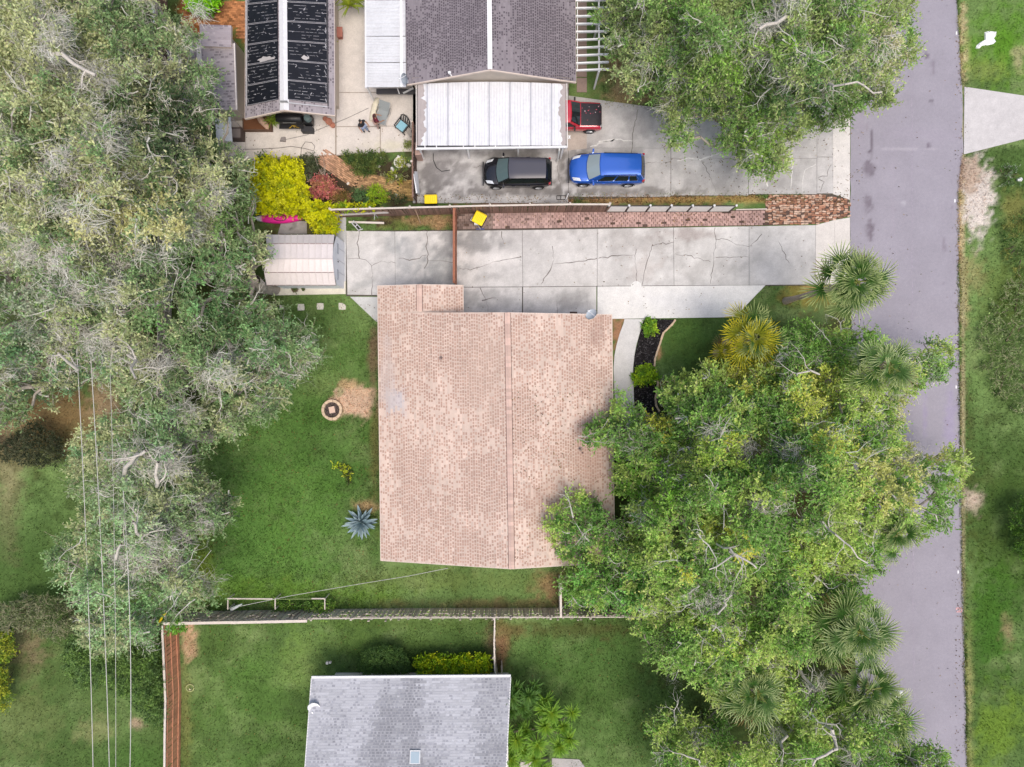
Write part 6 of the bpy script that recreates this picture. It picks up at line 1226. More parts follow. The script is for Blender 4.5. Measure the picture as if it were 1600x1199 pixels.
def skeleton(base, fork, pts, rg, rt):
    nodes = [np.array(base), np.array(base) * .5 + np.array(fork) * .5 + np.append(rg.normal(0, .15, 2), 0), np.array(fork)]; par = [-1, 0, 1]; plen = [0, 0, 0]
    order = np.argsort(np.linalg.norm(pts - np.array(fork), axis=1)); NA = np.zeros((len(pts) * 4 + 8, 3)); NA[:3] = nodes; PL = np.zeros(len(NA)); n = 3
    PL[:2] = 50
    for i in order:
        p = pts[i]; d = np.linalg.norm(NA[:n] - p, axis=1) + .32 * PL[:n] + np.maximum(0, NA[:n, 2] - p[2]) * .8; j = int(np.argmin(d)); q = NA[j]; L = np.linalg.norm(p - q)
        ns = 1 if L < .7 else 2 if L < 1.6 else 3; last = j
        for k in range(1, ns + 1):
            t = k / ns; z = q + (p - q) * t + (rg.normal(0, .09 * L, 3) if k < ns else 0); z[2] += .12 * L * math.sin(pi * t)
            NA[n] = z; par.append(last); PL[n] = PL[last] + np.linalg.norm(z - NA[last]); last = n; n += 1
    cnt = np.ones(n)
    for k in range(n - 1, 0, -1): cnt[par[k]] += cnt[k]
    r = np.maximum(.011, rt * (cnt / cnt[0]) ** .55); return NA[:n], np.array(par), r
def bare(p, d, L, r, rg, out, depth=2):
    d = norm(np.array(d, float)); n = 5; q = np.array(p, float)
    for k in range(n):
        d = norm(d + rg.normal(0, .38, 3)); d[2] *= .75; e = q + d * L / n * rg.uniform(.7, 1.2); ra, rb = r * (1 - .16 * k), r * (1 - .16 * (k + 1)); out.append((q, e, ra, rb))
        if depth and rg.random() < .75: bare(e, norm(d + rg.normal(0, .75, 3)), L * rg.uniform(.35, .6), rb * .62, rg, out, depth - 1)
        q = e
def moss(mb, pts, dirs, n, L, spread, rg, col):
    m = len(pts); Sg = 5
    p = pts[:, None] + rg.normal(0, 1, (m, n, 3)) * np.array((spread, spread, .12)); p = p + dirs[:, None] * rg.uniform(-1, 1, (m, n, 1)); d = norm(rg.normal(0, 1, (m, n, 3)) * np.array((1, 1, .25)) + dirs[:, None] * .9 - np.array((0, 0, .45)))
    ln = L[:, None, None] * rg.uniform(.35, 1.15, (m, n, 1)); P_ = [p]
    for k in range(Sg):
        d = norm(d + rg.normal(0, .42, (m, n, 3)) - np.array((0, 0, .22))); p = p + d * ln / Sg; P_.append(p)
    P_ = np.stack(P_, 2).reshape(m * n, Sg + 1, 3); w = norm(np.cross(P_[:, -1] - P_[:, 0], np.array((0, 0, 1.0)) + rg.normal(0, .3, (m * n, 3)))) ; ww = rg.uniform(.005, .013, (m * n, 1, 1)) * np.array([.6, 1, 1, .9, .7, .2])[None, :, None]
    V = np.stack([P_ - w[:, None] * ww, P_ + w[:, None] * ww], 2).reshape(-1, 3); q = (np.arange(m * n) * (Sg + 1) * 2)[:, None, None] + (np.arange(Sg) * 2)[None, :, None]
    F = (q + np.array([0, 1, 3, 2])).reshape(-1, 4); c = np.repeat(col[:, None] * rg.uniform(.7, 1.2, (m, n, 1)), (Sg + 1) * 2, 1).reshape(-1, 3); mb.add(V, F, np.clip(c, 0, .8))
OL, GR, DG, GY, YL, BG = C(144, 150, 90, 1), C(96, 128, 56, 1), C(62, 84, 44, 1), C(128, 138, 104, 1), C(172, 180, 58, 1), C(98, 134, 80, 1)
LM, LG2 = C(140, 166, 62, 1), C(118, 152, 70, 1)
MOSS = np.array(C(216, 212, 200, 1.0))
def forest(poly, trees, holes, tints, basecol, mosszones, seed, he=5.0, hz=7.0, spacing=17, K=12, Mm=7, l=.165, w=.04, rad=.72, bares=40, group='live oaks', edge_bump=1.0, limbs=(), mossp=.1, dens=1.0, bright=1.0, gray=.1):
    rg = np.random.default_rng(seed); xs = [q[0] for q in poly]; ys = [q[1] for q in poly]
    def sample(sp):
        x, y = np.meshgrid(np.arange(min(xs), max(xs), sp), np.arange(min(ys), max(ys), sp)); x = x.ravel() + rg.uniform(-.55, .55, x.size) * sp; y = y.ravel() + rg.uniform(-.55, .55, y.size) * sp; k = pip(poly, x, y); x, y = x[k], y[k]
        dn = np.full(x.shape, dens); nz = fbm(x * .02, y * .02, 3, seed + 3)
        for cx, cy, rx, ry, st in holes: dn -= st * (1 - smooth(.55, 1.25, np.hypot((x - cx) / rx, (y - cy) / ry) + (nz - .5) * .8))
        k = rg.uniform(0, 1, x.shape) < dn; return x[k], y[k]
    T = np.array([(t['c'][0], t['c'][1], t.get('w', 1)) for t in trees])
    def place(x, y, low):
        de = edist(poly, x, y); a = np.argmin(np.hypot(x[:, None] - T[None, :, 0], y[:, None] - T[None, :, 1]) / T[None, :, 2], 1)
        bump = fbm(x * .017, y * .017, 3, seed + 5) - .5; b2 = vnoise(x * .045, y * .045, seed + 8) - .5
        hc = np.array([t.get('h', hz + 4) for t in trees])[a]; h = he + (hc - he) * (1 - np.exp(-de / 85)) + bump * 4.2 * edge_bump + b2 * 2.0; h = np.maximum(2.2, h - low * rg.uniform(.7, 2.6, x.shape))
        k = (H - h) / H / S; return np.stack([(x - 800) * k, (599.5 - y) * k, h], 1), a, de
    def colour(x, y):
        base = np.array(basecol); n = fbm(x * .022, y * .022, 3, seed + 21); idx = np.clip((smooth(.28, .72, n + rg.normal(0, .10, x.shape)) * len(base)).astype(int), 0, len(base) - 1); c = base[idx].copy()
        for cx, cy, rx, ry, cc, st in tints:
            wgt = st * (1 - smooth(.5, 1.2, np.hypot((x - cx) / rx, (y - cy) / ry) + rg.normal(0, .12, x.shape))); k = rg.uniform(0, 1, x.shape) < wgt; c[k] = np.array(cc)
        c = c * np.array((1.6, 1.6, 1.75)) * rg.uniform(.75, 1.25, (len(x), 1)) * bright; g_ = c.mean(1, keepdims=True); return c * (1 - gray) + g_ * gray
    x, y = sample(spacing); top, a, de = place(x, y, 0); x2, y2 = sample(spacing * 1.45); lo, a2, _ = place(x2, y2, 1)
    ctop, clo = colour(x, y), colour(x2, y2)
    out = []
    for i, t in enumerate(trees):
        k = a == i; k2 = a2 == i
        if k.sum() < 3: continue
        bp = P(*t['trunk']) if 'trunk' in t else P(t['c'][0] + (800 - t['c'][0]) * .18, t['c'][1] + (599.5 - t['c'][1]) * .18); cp_ = top[k]; hm = cp_[:, 2].max()
        th = thing(t.get('name', 'oak_tree'), t['label'], 'tree', bp, group=group)
        cen = cp_.mean(0); Nn = norm((cp_ - np.array((cen[0], cen[1], cen[2] - 6))) * np.array((1, 1, 1.2))); r_ = rg.uniform(.75, 1.25, len(cp_)) * rad
        mb = MB(); tw = MB(); leaves(mb, cp_, Nn, r_, ctop[k], K, Mm, l, w, rg, twigs=tw)
        q = lo[k2]; leaves(mb, q, norm(rg.normal(0, 1, q.shape) + np.array((0, 0, .6))), rg.uniform(.8, 1.3, len(q)) * rad * 1.1, clo[k2], max(4, K - 3), Mm, l, w, rg, twigs=tw)
        mb.build('crown', M['leaf'], th, kind=None); tw.build('twigs', M['bark2'], th, kind='stuff')
        fork = np.array((bp.x * .8 + cen[0] * .2, bp.y * .8 + cen[1] * .2, hm * .32)); al = np.concatenate([cp_ - np.array((0, 0, .35)), q[::2] - np.array((0, 0, .3))])
        NA, par, rr = skeleton((bp.x, bp.y, -.1), fork, al, rg, .34 if k.sum() > 90 else .22); tm = MB(); lm = MB(); e = np.arange(1, len(NA)); r1 = rr[e]; r0 = np.minimum(rr[par[e]], r1 * 1.5); tk = e <= 2
        bc = np.array(C(170, 160, 148))
        tubes(tm, NA[par[e[tk]]], NA[e[tk]], r0[tk] * 1.15, r1[tk], bc, 10); tm.build('trunk', M['bark'], th, smooth=True)
        tubes(lm, NA[par[e[~tk]]], NA[e[~tk]], r0[~tk], r1[~tk], bc * .95, 5)
        seg = []
        nb = int(bares * k.sum() / max(1, len(x)))
        if nb:
            for j in rg.choice(len(cp_), nb):
                o = cp_[j] + np.array((0, 0, .15)); dd = np.append(rg.normal(0, 1, 2), rg.uniform(.05, .5)); bare(o - norm(dd) * .5, dd, rg.uniform(1.0, 2.4), rg.uniform(.025, .05), rg, seg)
        if seg:
            A, B, ra, rb = zip(*seg); tubes(lm, A, B, ra, rb, np.array(C(226, 222, 210, .85)) * rg.uniform(.75, 1.0, (len(A), 1)), 4)
        lm.build('limbs', M['bark2'], th, kind='stuff')
        mp = []; mdv = []; ml = []
        for cx, cy, rx, ry, n_ in mosszones:
            n_ = max(2, int(n_ * .62)); xx = cx + rg.normal(0, .45, n_) * rx; yy = cy + rg.normal(0, .45, n_) * ry; aa = np.argmin(np.hypot(xx[:, None] - T[None, :, 0], yy[:, None] - T[None, :, 1]) / T[None, :, 2], 1); kk = aa == i
            if not kk.any(): continue
            pz, _, _ = place(xx[kk], yy[kk], 0); pz[:, 2] += rg.uniform(-.2, .45, len(pz)); mp.append(pz); ml.append(rg.uniform(.5, 1.5, len(pz))); an = rg.uniform(0, pi) ; mdv.append(np.stack([np.cos(an + rg.normal(0, .6, len(pz))), np.sin(an + rg.normal(0, .6, len(pz))), 0 * ml[-1]], 1) * .35)
        j = rg.uniform(0, 1, len(cp_)) < mossp
        if j.any(): mp.append(cp_[j] + np.array((0, 0, .1))); ml.append(rg.uniform(.4, 1.1, j.sum())); mdv.append(np.c_[rg.normal(0, .25, (j.sum(), 2)), np.zeros(j.sum())])
        if mp:
            mp, mdv, ml = np.concatenate(mp), np.concatenate(mdv), np.concatenate(ml); mb = MB(); moss(mb, mp, mdv, 64, ml * .85, .2, rg, MOSS[None] * rg.uniform(.7, 1.12, (len(mp), 1))); mb.build('spanish_moss', M['moss'], th, kind='stuff')
        out.append(th)
    for lb, rad_, pts in limbs:      # big pale limbs that show through the crowns
        A = [np.array(P2(*q)) for q in pts]; seg = []
        for a_, b_, u in zip(A[:-1], A[1:], np.linspace(1, .55, len(A))): 
            m_ = a_ * .5 + b_ * .5 + rg.normal(0, .12, 3); seg += [(a_, m_, rad_ * u, rad_ * u * .93), (m_, b_, rad_ * u * .93, rad_ * u * .86)]
            if rg.random() < .8: bare(m_, norm(b_ - a_ + rg.normal(0, 1, 3)), 1.6, rad_ * u * .55, rg, seg, 2)
        a_, b_, ra, rb = zip(*seg); mb = MB(); tubes(mb, a_, b_, ra, rb, np.array(C(214, 206, 194, .85)) * rg.uniform(.85, 1, (len(a_), 1)), 6)
        px, py = pts[len(pts) // 2][:2]; i = int(np.argmin(np.hypot(T[:, 0] - px, T[:, 1] - py) / T[:, 2])); mb.build('bare_limb', M['bark2'], out[min(i, len(out) - 1)], smooth=True)
    return out
LEFT = [(-90, -90), (236, -90), (240, 5), (262, 22), (300, 34), (310, 70), (300, 96), (330, 104), (345, 140), (330, 165), (366, 186), (350, 202), (330, 215), (365, 236), (392, 262), (398, 320), (384, 352), (412, 372), (422, 402), (398, 424), (380, 446), (402, 462), (440, 478), (470, 508), (500, 528), (506, 548), (478, 582), (452, 604), (444, 640), (398, 668), (346, 690), (326, 702), (316, 742), (340, 764), (364, 772), (366, 802), (352, 826), (318, 832), (300, 862), (322, 900), (338, 926), (326, 950), (290, 962), (252, 966), (243, 1000), (215, 1012), (156, 1020), (124, 1004), (124, 962), (96, 905), (66, 880), (104, 830), (136, 786), (105, 742), (122, 684), (160, 652), (196, 636), (172, 600), (150, 590), (118, 610), (80, 640), (58, 612), (34, 660), (-90, 690)]
forest(LEFT, [dict(c=(60, 60), h=12, label='live oak filling the top left corner, olive leaves with gray moss'), dict(c=(230, 70), h=11, label='live oak at the top beside the gray roofed annex'), dict(c=(80, 260), h=12.5, label='live oak on the left edge with a long bare limb at its top'), dict(c=(270, 240), h=11.5, label='dark green live oak left of the long pale patio slabs'), dict(c=(60, 460), h=11.5, label='mossy gray live oak on the left edge beside the dark gap'), dict(c=(200, 400), h=12, label='yellowish olive live oak in the middle of the left grove'), dict(c=(350, 420), h=10, label='green live oak reaching the shed roof corner'), dict(c=(380, 570), h=9, label='pale twigged live oak spreading over the lawn below the stepping stones'), dict(c=(110, 560), h=11, label='mossy live oak above the brown dirt patch at left'), dict(c=(235, 690), h=10, label='gray green oak with thick bare limbs in the lower left grove'), dict(c=(230, 860), h=9.5, label='feathery pale green oak at the bottom end of the left grove')],
       [(22, 190, 22, 18, 1.1), (300, 860, 26, 22, .6), (160, 830, 16, 12, .6), (270, 640, 20, 16, .6), (305, 610, 14, 12, .6), (420, 500, 16, 12, .5), (150, 640, 14, 10, .6), (300, 720, 14, 18, .6), (190, 130, 16, 10, .5), (60, 170, 18, 10, .5), (320, 480, 14, 10, .5), (110, 620, 16, 16, .7), (38, 296, 26, 14, 1.0), (85, 348, 26, 22, .8), (88, 112, 20, 26, .7), (250, 545, 14, 70, 1.0), (268, 450, 10, 40, .8), (345, 550, 26, 24, .6), (20, 505, 20, 18, .9), (120, 450, 16, 10, .7), (245, 380, 16, 14, .6), (14, 432, 20, 10, .8), (145, 280, 14, 8, .7), (232, 780, 14, 20, .7), (170, 735, 18, 22, .5), (270, 430, 10, 10, .8), (185, 490, 26, 14, .4), (195, 410, 20, 14, .5), (300, 420, 10, 18, .7), (240, 118, 10, 14, .5), (250, 92, 18, 7, .8)],
       [(60, 90, 140, 120, OL, .55), (120, 300, 160, 90, OL, .6), (200, 340, 120, 60, C(168, 166, 94, 1), .6), (270, 190, 80, 70, DG, .75), (230, 130, 60, 40, C(116, 120, 72, 1), .5), (300, 280, 60, 30, C(150, 156, 92, 1), .6), (350, 330, 50, 40, GR, .5), (60, 470, 90, 70, GY, .5), (350, 450, 90, 70, C(88, 128, 66, 1), .7), (260, 430, 70, 60, C(96, 124, 70, 1), .5), (60, 580, 100, 60, BG, .6), (230, 700, 80, 60, C(104, 136, 80, 1), .6), (180, 900, 90, 90, C(120, 156, 92, 1), .75), (240, 960, 50, 50, C(104, 140, 76, 1), .7), (210, 800, 90, 60, C(120, 146, 92, 1), .6), (355, 800, 26, 34, DG, .5), (240, 470, 14, 50, C(88, 136, 50, 1), .4), (90, 495, 30, 20, C(122, 156, 66, 1), .6), (110, 700, 40, 30, BG, .6), (400, 560, 80, 60, C(92, 128, 70, 1), .6)],
       [C(140, 148, 92, 1), C(118, 138, 80, 1), C(104, 128, 70, 1), C(96, 124, 66, 1)],
       [(75, 80, 30, 50, 26), (150, 120, 60, 34, 24), (120, 100, 40, 26, 16), (40, 395, 46, 22, 26), (90, 410, 40, 26, 24), (190, 400, 60, 24, 26), (180, 365, 40, 24, 20), (120, 250, 50, 30, 18), (180, 230, 60, 30, 16), (310, 340, 20, 40, 18), (330, 310, 20, 20, 10), (130, 520, 40, 22, 16), (165, 545, 40, 20, 22), (60, 530, 40, 20, 10), (215, 715, 34, 22, 24), (270, 720, 26, 24, 18), (255, 830, 36, 14, 16), (230, 880, 50, 30, 22), (200, 875, 60, 30, 16), (320, 800, 22, 22, 12), (290, 650, 14, 14, 8), (310, 20, 8, 8, 2), (100, 270, 30, 50, 12), (10, 345, 16, 12, 8), (100, 330, 60, 20, 14), (140, 195, 40, 20, 12), (270, 560, 30, 30, 10), (345, 590, 50, 30, 14), (350, 560, 30, 20, 8), (20, 580, 50, 20, 12), (150, 460, 60, 20, 16), (90, 30, 60, 20, 12)],
       301, he=5, spacing=12, bares=300, rad=.64, group='live oaks in the left grove', mossp=.09, K=12, dens=.74, bright=1.2, gray=.24,
       limbs=(('', .13, [(50, 40, 10), (64, 62, 11.5), (80, 85, 12.2), (115, 100, 12.4), (150, 118, 12.6)]), ('', .12, [(195, 740, 8), (205, 722, 9.5), (214, 710, 10.5), (228, 704, 11)]), ('', .1, [(245, 760, 8), (243, 742, 9.6), (248, 722, 10.5)]), ('', .09, [(218, 850, 8.5), (213, 832, 9.8), (208, 815, 10.6)]), ('', .08, [(182, 872, 8), (184, 860, 9.4), (190, 850, 10.2)]), ('', .09, [(120, 580, 9.5), (105, 565, 11.3), (90, 552, 12)]), ('', .08, [(200, 555, 9.5), (205, 575, 10.8), (212, 592, 11.3)])))
RIGHT = [(956, 690), (926, 702), (912, 684), (922, 662), (944, 644), (964, 614), (978, 620), (992, 640), (1012, 652), (1030, 652), (1040, 640), (1034, 604), (1062, 590), (1092, 576), (1112, 566), (1150, 574), (1178, 560), (1206, 530), (1250, 506), (1290, 520), (1326, 512), (1362, 516), (1392, 544), (1410, 566), (1444, 538), (1470, 534), (1484, 548), (1486, 572), (1472, 596), (1426, 608), (1408, 622), (1402, 660), (1408, 690), (1436, 708), (1462, 716), (1480, 702), (1504, 706), (1522, 738), (1494, 750), (1490, 790), (1474, 828), (1462, 822), (1446, 838), (1416, 834), (1402, 846), (1386, 862), (1380, 884), (1354, 900), (1352, 930), (1372, 936), (1356, 952), (1340, 1000), (1300, 1060), (1350, 1100), (1400, 1110), (1416, 1150), (1440, 1172), (1470, 1160), (1492, 1196), (1494, 1280), (1030, 1280), (1030, 1180), (1014, 1150), (1000, 1130), (1040, 1120), (1100, 1120), (1150, 1130), (1180, 1120), (1120, 1094), (1100, 1090), (1076, 1066), (1040, 1042), (1012, 1028), (1004, 1000), (988, 966), (958, 948), (890, 950), (878, 920), (886, 890), (868, 856), (850, 810), (866, 796), (886, 774), (914, 770), (938, 790), (952, 796), (966, 770), (958, 740)]
forest(RIGHT, [dict(c=(985, 690), h=7.2, label='green oak overhanging the right edge of the tan roof by the walkway', w=.8, trunk=(1020, 668)), dict(c=(930, 860), h=6.4, label='dense green oak covering the lower right corner of the tan roof', w=.9, trunk=(950, 850)), dict(c=(1120, 680), h=10, label='wide green live oak in the front yard below the yellow palms', trunk=(1100, 700)), dict(c=(1110, 860), h=11, label='live oak with white dead branches in the middle of the front grove', trunk=(1100, 840)), dict(c=(1290, 640), h=10, label='yellowish live oak between the palms beside the road', trunk=(1240, 640)), dict(c=(1330, 780), h=11.5, label='tall live oak reaching out over the road at its widest', trunk=(1250, 760)), dict(c=(1080, 1000), h=9.5, label='green live oak at the right end of the gray fence', w=.9, trunk=(1080, 960)), dict(c=(1290, 900), h=10, label='deep green live oak above the lower palms beside the road', w=.9, trunk=(1240, 870)), dict(c=(1340, 1150), h=8.5, label='pale limbed live oak at the bottom right beside the road', trunk=(1280, 1090)), dict(c=(1130, 1180), h=8, label='small live oak with white dead twigs at the bottom edge', w=.8, trunk=(1110, 1130))],
       [(1058, 1090, 60, 26, 1.3), (1250, 780, 34, 24, .95), (1170, 705, 22, 16, .8), (1165, 790, 30, 24, .8), (1085, 705, 14, 10, .8), (975, 800, 16, 30, .9), (1175, 930, 22, 30, .8), (1060, 770, 18, 12, .7), (1060, 835, 20, 18, .7), (1440, 780, 16, 26, .9), (1270, 1050, 30, 40, .8), (1080, 1085, 30, 20, 1.0), (1160, 1010, 10, 30, .8), (1420, 720, 10, 8, .5), (1230, 950, 20, 10, .6), (1160, 1150, 18, 40, .9), (1210, 1140, 14, 20, .6), (1300, 1160, 14, 22, .6), (1275, 930, 10, 10, .4), (1450, 735, 14, 10, .4), (1140, 1110, 60, 14, .8)],
       [(1030, 670, 30, 24, YL, .6), (1270, 610, 50, 50, C(160, 172, 64, 1), .5), (1160, 590, 60, 40, C(150, 156, 56, 1), .6), (1130, 700, 60, 40, LM, .6), (1135, 690, 16, 14, YL, .6), (1300, 690, 60, 30, C(160, 172, 66, 1), .45), (1340, 715, 20, 12, YL, .6), (1130, 830, 40, 14, YL, .6), (1170, 860, 20, 14, C(190, 190, 52, 1), .5), (1080, 890, 16, 12, C(192, 194, 56, 1), .45), (1130, 1000, 40, 50, LM, .6), (1060, 1020, 50, 50, LG2, .6), (1280, 870, 50, 40, LM, .6), (1380, 750, 60, 50, C(168, 172, 96, 1), .6), (1440, 720, 50, 20, C(176, 178, 104, 1), .6), (1450, 560, 40, 34, C(104, 134, 74, 1), .7), (1310, 920, 60, 30, C(88, 124, 46, 1), .7), (1020, 760, 60, 50, C(104, 146, 44, 1), .6), (930, 840, 60, 60, C(78, 118, 46, 1), .6), (960, 920, 70, 40, C(92, 138, 58, 1), .7), (950, 680, 50, 40, C(92, 128, 58, 1), .7), (1150, 660, 60, 40, C(100, 140, 66, 1), .5), (1220, 730, 60, 40, C(88, 124, 56, 1), .45), (1410, 640, 30, 30, C(150, 158, 92, 1), .5), (1090, 960, 30, 30, LM, .5), (1230, 690, 50, 40, C(92, 130, 58, 1), .4)],
       [C(92, 128, 54, 1), C(104, 142, 56, 1), C(120, 152, 64, 1), C(138, 160, 74, 1)],
       [(1110, 675, 30, 12, 5), (1180, 700, 40, 12, 8), (1230, 700, 30, 12, 6), (1200, 790, 36, 8, 10), (1245, 720, 20, 10, 4), (1120, 940, 26, 14, 10), (1030, 735, 14, 10, 4), (1000, 805, 20, 8, 5), (1410, 725, 26, 12, 7), (1340, 660, 30, 30, 6), (1390, 640, 20, 14, 4), (1200, 860, 16, 8, 4), (1270, 1080, 18, 30, 8), (1220, 1150, 16, 22, 8), (1340, 1180, 20, 14, 6), (1090, 1160, 14, 14, 5), (1240, 560, 40, 20, 5), (1330, 550, 30, 20, 4)],
       402, he=4.4, spacing=11.5, bares=170, rad=.6, group='live oaks in the front yard', mossp=.015, K=13, bright=np.array((1.06, 1.06, .9)), dens=.95,
       limbs=(('', .14, [(1160, 785, 6), (1185, 790, 8), (1210, 800, 9.2), (1232, 804, 10)]), ('', .055, [(1120, 850, 10.2), (1140, 856, 11.4), (1146, 870, 11.8), (1128, 880, 11.9), (1108, 890, 11.9)]), ('', .055, [(1140, 862, 11.4), (1165, 875, 11.8), (1182, 888, 11.9)]), ('', .05, [(1285, 815, 10.8), (1305, 835, 11.6), (1330, 855, 12), (1355, 880, 11.8)]), ('', .11, [(1232, 1030, 5), (1254, 1056, 6.4), (1275, 1080, 7.5)]), ('', .1, [(1270, 1120, 6), (1300, 1140, 8.6), (1308, 1170, 9), (1290, 1180, 9.2), (1270, 1196, 9)]), ('', .1, [(1215, 1128, 5), (1230, 1150, 7), (1222, 1170, 8)]), ('', .05, [(1120, 960, 9), (1135, 945, 10), (1144, 930, 10.6)]), ('', .045, [(1436, 796, 8), (1452, 802, 8.6), (1465, 815, 8.8)]), ('', .05, [(1280, 585, 9), (1265, 580, 10), (1245, 588, 10.4)]), ('', .05, [(1070, 1180, 8.0), (1086, 1186, 8.4), (1094, 1192, 8.6)])))
TOP = [(944, -90), (944, 0), (930, 28), (946, 46), (950, 70), (962, 96), (966, 124), (996, 150), (1020, 156), (1042, 174), (1040, 210), (1052, 230), (1076, 224), (1084, 186), (1110, 176), (1124, 196), (1118, 226), (1146, 240), (1160, 262), (1196, 276), (1222, 270), (1230, 244), (1228, 216), (1250, 214), (1262, 196), (1300, 206), (1332, 176), (1376, 168), (1398, 146), (1404, 106), (1426, 92), (1432, 66), (1416, 40), (1426, 4), (1440, -90)]
forest(TOP, [dict(c=(1010, 50), h=9.5, label='live oak at top center beside the white pergola', trunk=(1010, 90)), dict(c=(1150, 40), h=11, label='live oak with a thick bare mossy limb at the top edge', trunk=(1150, 90)), dict(c=(1320, 60), h=11, label='live oak at the top reaching over the road surface', trunk=(1270, 110)), dict(c=(1180, 200), h=8.5, label='bright green live oak bough hanging over the neighbor driveway', w=.9, trunk=(1180, 150)), dict(c=(1010, 130), h=7, label='olive live oak by the driveway end right of the red vehicle', w=.6, trunk=(1010, 140))],
       [(1185, 50, 30, 12, .7), (1060, 205, 10, 20, .5), (1095, 195, 8, 16, .8), (1000, 20, 20, 20, .3), (960, 120, 12, 16, .5), (1245, 205, 14, 10, .5), (1040, 40, 10, 12, .5), (1215, 30, 20, 10, .6)],
       [(1180, 220, 50, 50, C(110, 140, 50, 1), .7), (1130, 120, 60, 60, C(112, 148, 50, 1), .6), (1270, 150, 80, 60, C(84, 118, 56, 1), .6), (1350, 40, 60, 50, C(124, 152, 64, 1), .5), (1380, 80, 30, 50, C(170, 168, 116, 1), .5), (980, 80, 50, 70, C(124, 142, 80, 1), .6), (1330, 180, 60, 20, C(84, 112, 44, 1), .7), (1000, 120, 40, 30, C(140, 148, 88, 1), .6), (1090, 30, 50, 30, C(120, 160, 60, 1), .5), (1210, 70, 40, 30, C(120, 156, 50, 1), .5)],
       [C(100, 134, 58, 1), C(116, 142, 66, 1), C(134, 152, 80, 1)],
       [(1205, 45, 44, 12, 20), (1235, 15, 24, 20, 14), (1225, 110, 30, 16, 10), (1300, 90, 34, 20, 10), (1010, 60, 30, 30, 8), (1180, 90, 40, 20, 6), (1370, 70, 30, 20, 8), (1050, 110, 40, 20, 5)],
       503, he=4.6, spacing=11.5, bares=120, rad=.62, group='live oaks at the top of the photo', mossp=.04, K=13, bright=1.0, dens=.95, gray=.14,
       limbs=(('', .13, [(1262, -10, 7), (1250, 10, 9), (1236, 26, 10), (1214, 36, 10.8), (1185, 46, 11.2)]), ('', .06, [(1295, 130, 10), (1320, 132, 10.8), (1350, 134, 11), (1378, 144, 10.6)])))
# ---- bushes and hedges
def bush(name, label, poly, h0, h1, sp, l, w, cols, seed, K=9, Mm=5, rad=.35, cat='shrub', group=None, fall=22, tw=False, jit=.25, up=.4, flat=.7, bump=.5):
    rg = np.random.default_rng(seed); xs = [q[0] for q in poly]; ys = [q[1] for q in poly]; cx, cy = np.mean(xs), np.mean(ys)
    th = thing(name, label, cat, P(cx, cy), group=group); mb = MB(); tm = MB() if tw else None; cols = np.array(cols) * 1.18
    for low in (0, 1):
        x, y = np.meshgrid(np.arange(min(xs), max(xs), sp), np.arange(min(ys), max(ys), sp)); x = x.ravel() + rg.uniform(-.5, .5, x.size) * sp; y = y.ravel() + rg.uniform(-.5, .5, y.size) * sp; k = pip(poly, x, y); x, y = x[k], y[k]
        if not len(x): x, y = np.array([cx]), np.array([cy])
        de = edist(poly, x, y); h = h0 + (h1 - h0) * (1 - np.exp(-de / fall)) + (fbm(x * .06, y * .06, 3, seed) - .5) * bump; h = np.maximum(.15, h - low * rg.uniform(.2, .7, x.shape) * h1 * .6)
        k = (H - h) / H / S; c = np.stack([(x - 800) * k, (599.5 - y) * k, h], 1); n = norm(np.stack([x - cx, cy - y, 0 * x + (max(xs) - min(xs)) * .6], 1)); ci = cols[rg.integers(0, len(cols), len(x))] * rg.uniform(.85, 1.15, (len(x), 1))
        leaves(mb, c, n, rg.uniform(.8, 1.2, len(x)) * rad, ci, K, Mm, l, w, rg, up=up, twigs=tm, flat=flat, jit=jit)
        if low == 0: top = c
    mb.build('foliage', M['leaf'], th)
    sm_ = MB(); b = th.location
    for j in rg.choice(len(top), min(len(top), 14), replace=False):
        q = top[j]; g_ = np.array((b.x + (q[0] - b.x) * .55, b.y + (q[1] - b.y) * .55, 0)); m_ = g_ * .5 + q * .5 + rg.normal(0, .05, 3); tubes(sm_, [g_, m_], [m_, q], [.03, .022], [.022, .01], np.array(C(130, 112, 92)), 5)
    sm_.build('stems', M['bark2'], th, kind='stuff')
    if tm is not None: tm.build('twigs', M['bark2'], th, kind='stuff')
    return th
YG, YG2, YG3 = C(206, 206, 18, 1), C(226, 222, 44, 1), C(150, 160, 26, 1)
bush('yellow_hedge', 'large golden yellow hedge shrub below the solar house patio', [(396, 254), (420, 248), (450, 248), (468, 256), (472, 280), (482, 300), (478, 318), (500, 314), (524, 326), (528, 362), (498, 366), (484, 352), (470, 332), (430, 336), (400, 328), (394, 300)], 1.2, 2.2, 7, .15, .045, [YG, YG2, YG, YG3, C(176, 176, 30, 1)], 601, K=10, Mm=6, rad=.34, cat='hedge')
bush('yellow_vine', 'yellow green vine running along the left end of the plank fence', [(520, 322), (540, 318), (560, 322), (584, 316), (586, 326), (560, 330), (530, 330)], 1.4, 1.9, 6, .12, .035, [YG3, YG, C(130, 160, 40, 1)], 602, K=8, Mm=5, rad=.26, cat='vine')
bush('pink_shrub', 'pinkish red leaved shrub in the garden bed', [(486, 286), (500, 276), (520, 280), (524, 300), (508, 312), (488, 308)], .7, 1.3, 6, .13, .03, [C(198, 120, 116, 1), C(180, 104, 100, 1), C(176, 130, 96, 1)], 603, K=9, Mm=5, rad=.3)
bush('bronze_shrub', 'brownish bronze shrub beside the pink leaved shrub', [(524, 296), (540, 298), (548, 312), (530, 320), (520, 314)], .5, .9, 6, .12, .03, [C(150, 122, 72, 1), C(124, 110, 60, 1), C(160, 120, 90, 1)], 604, K=8, Mm=5, rad=.28)
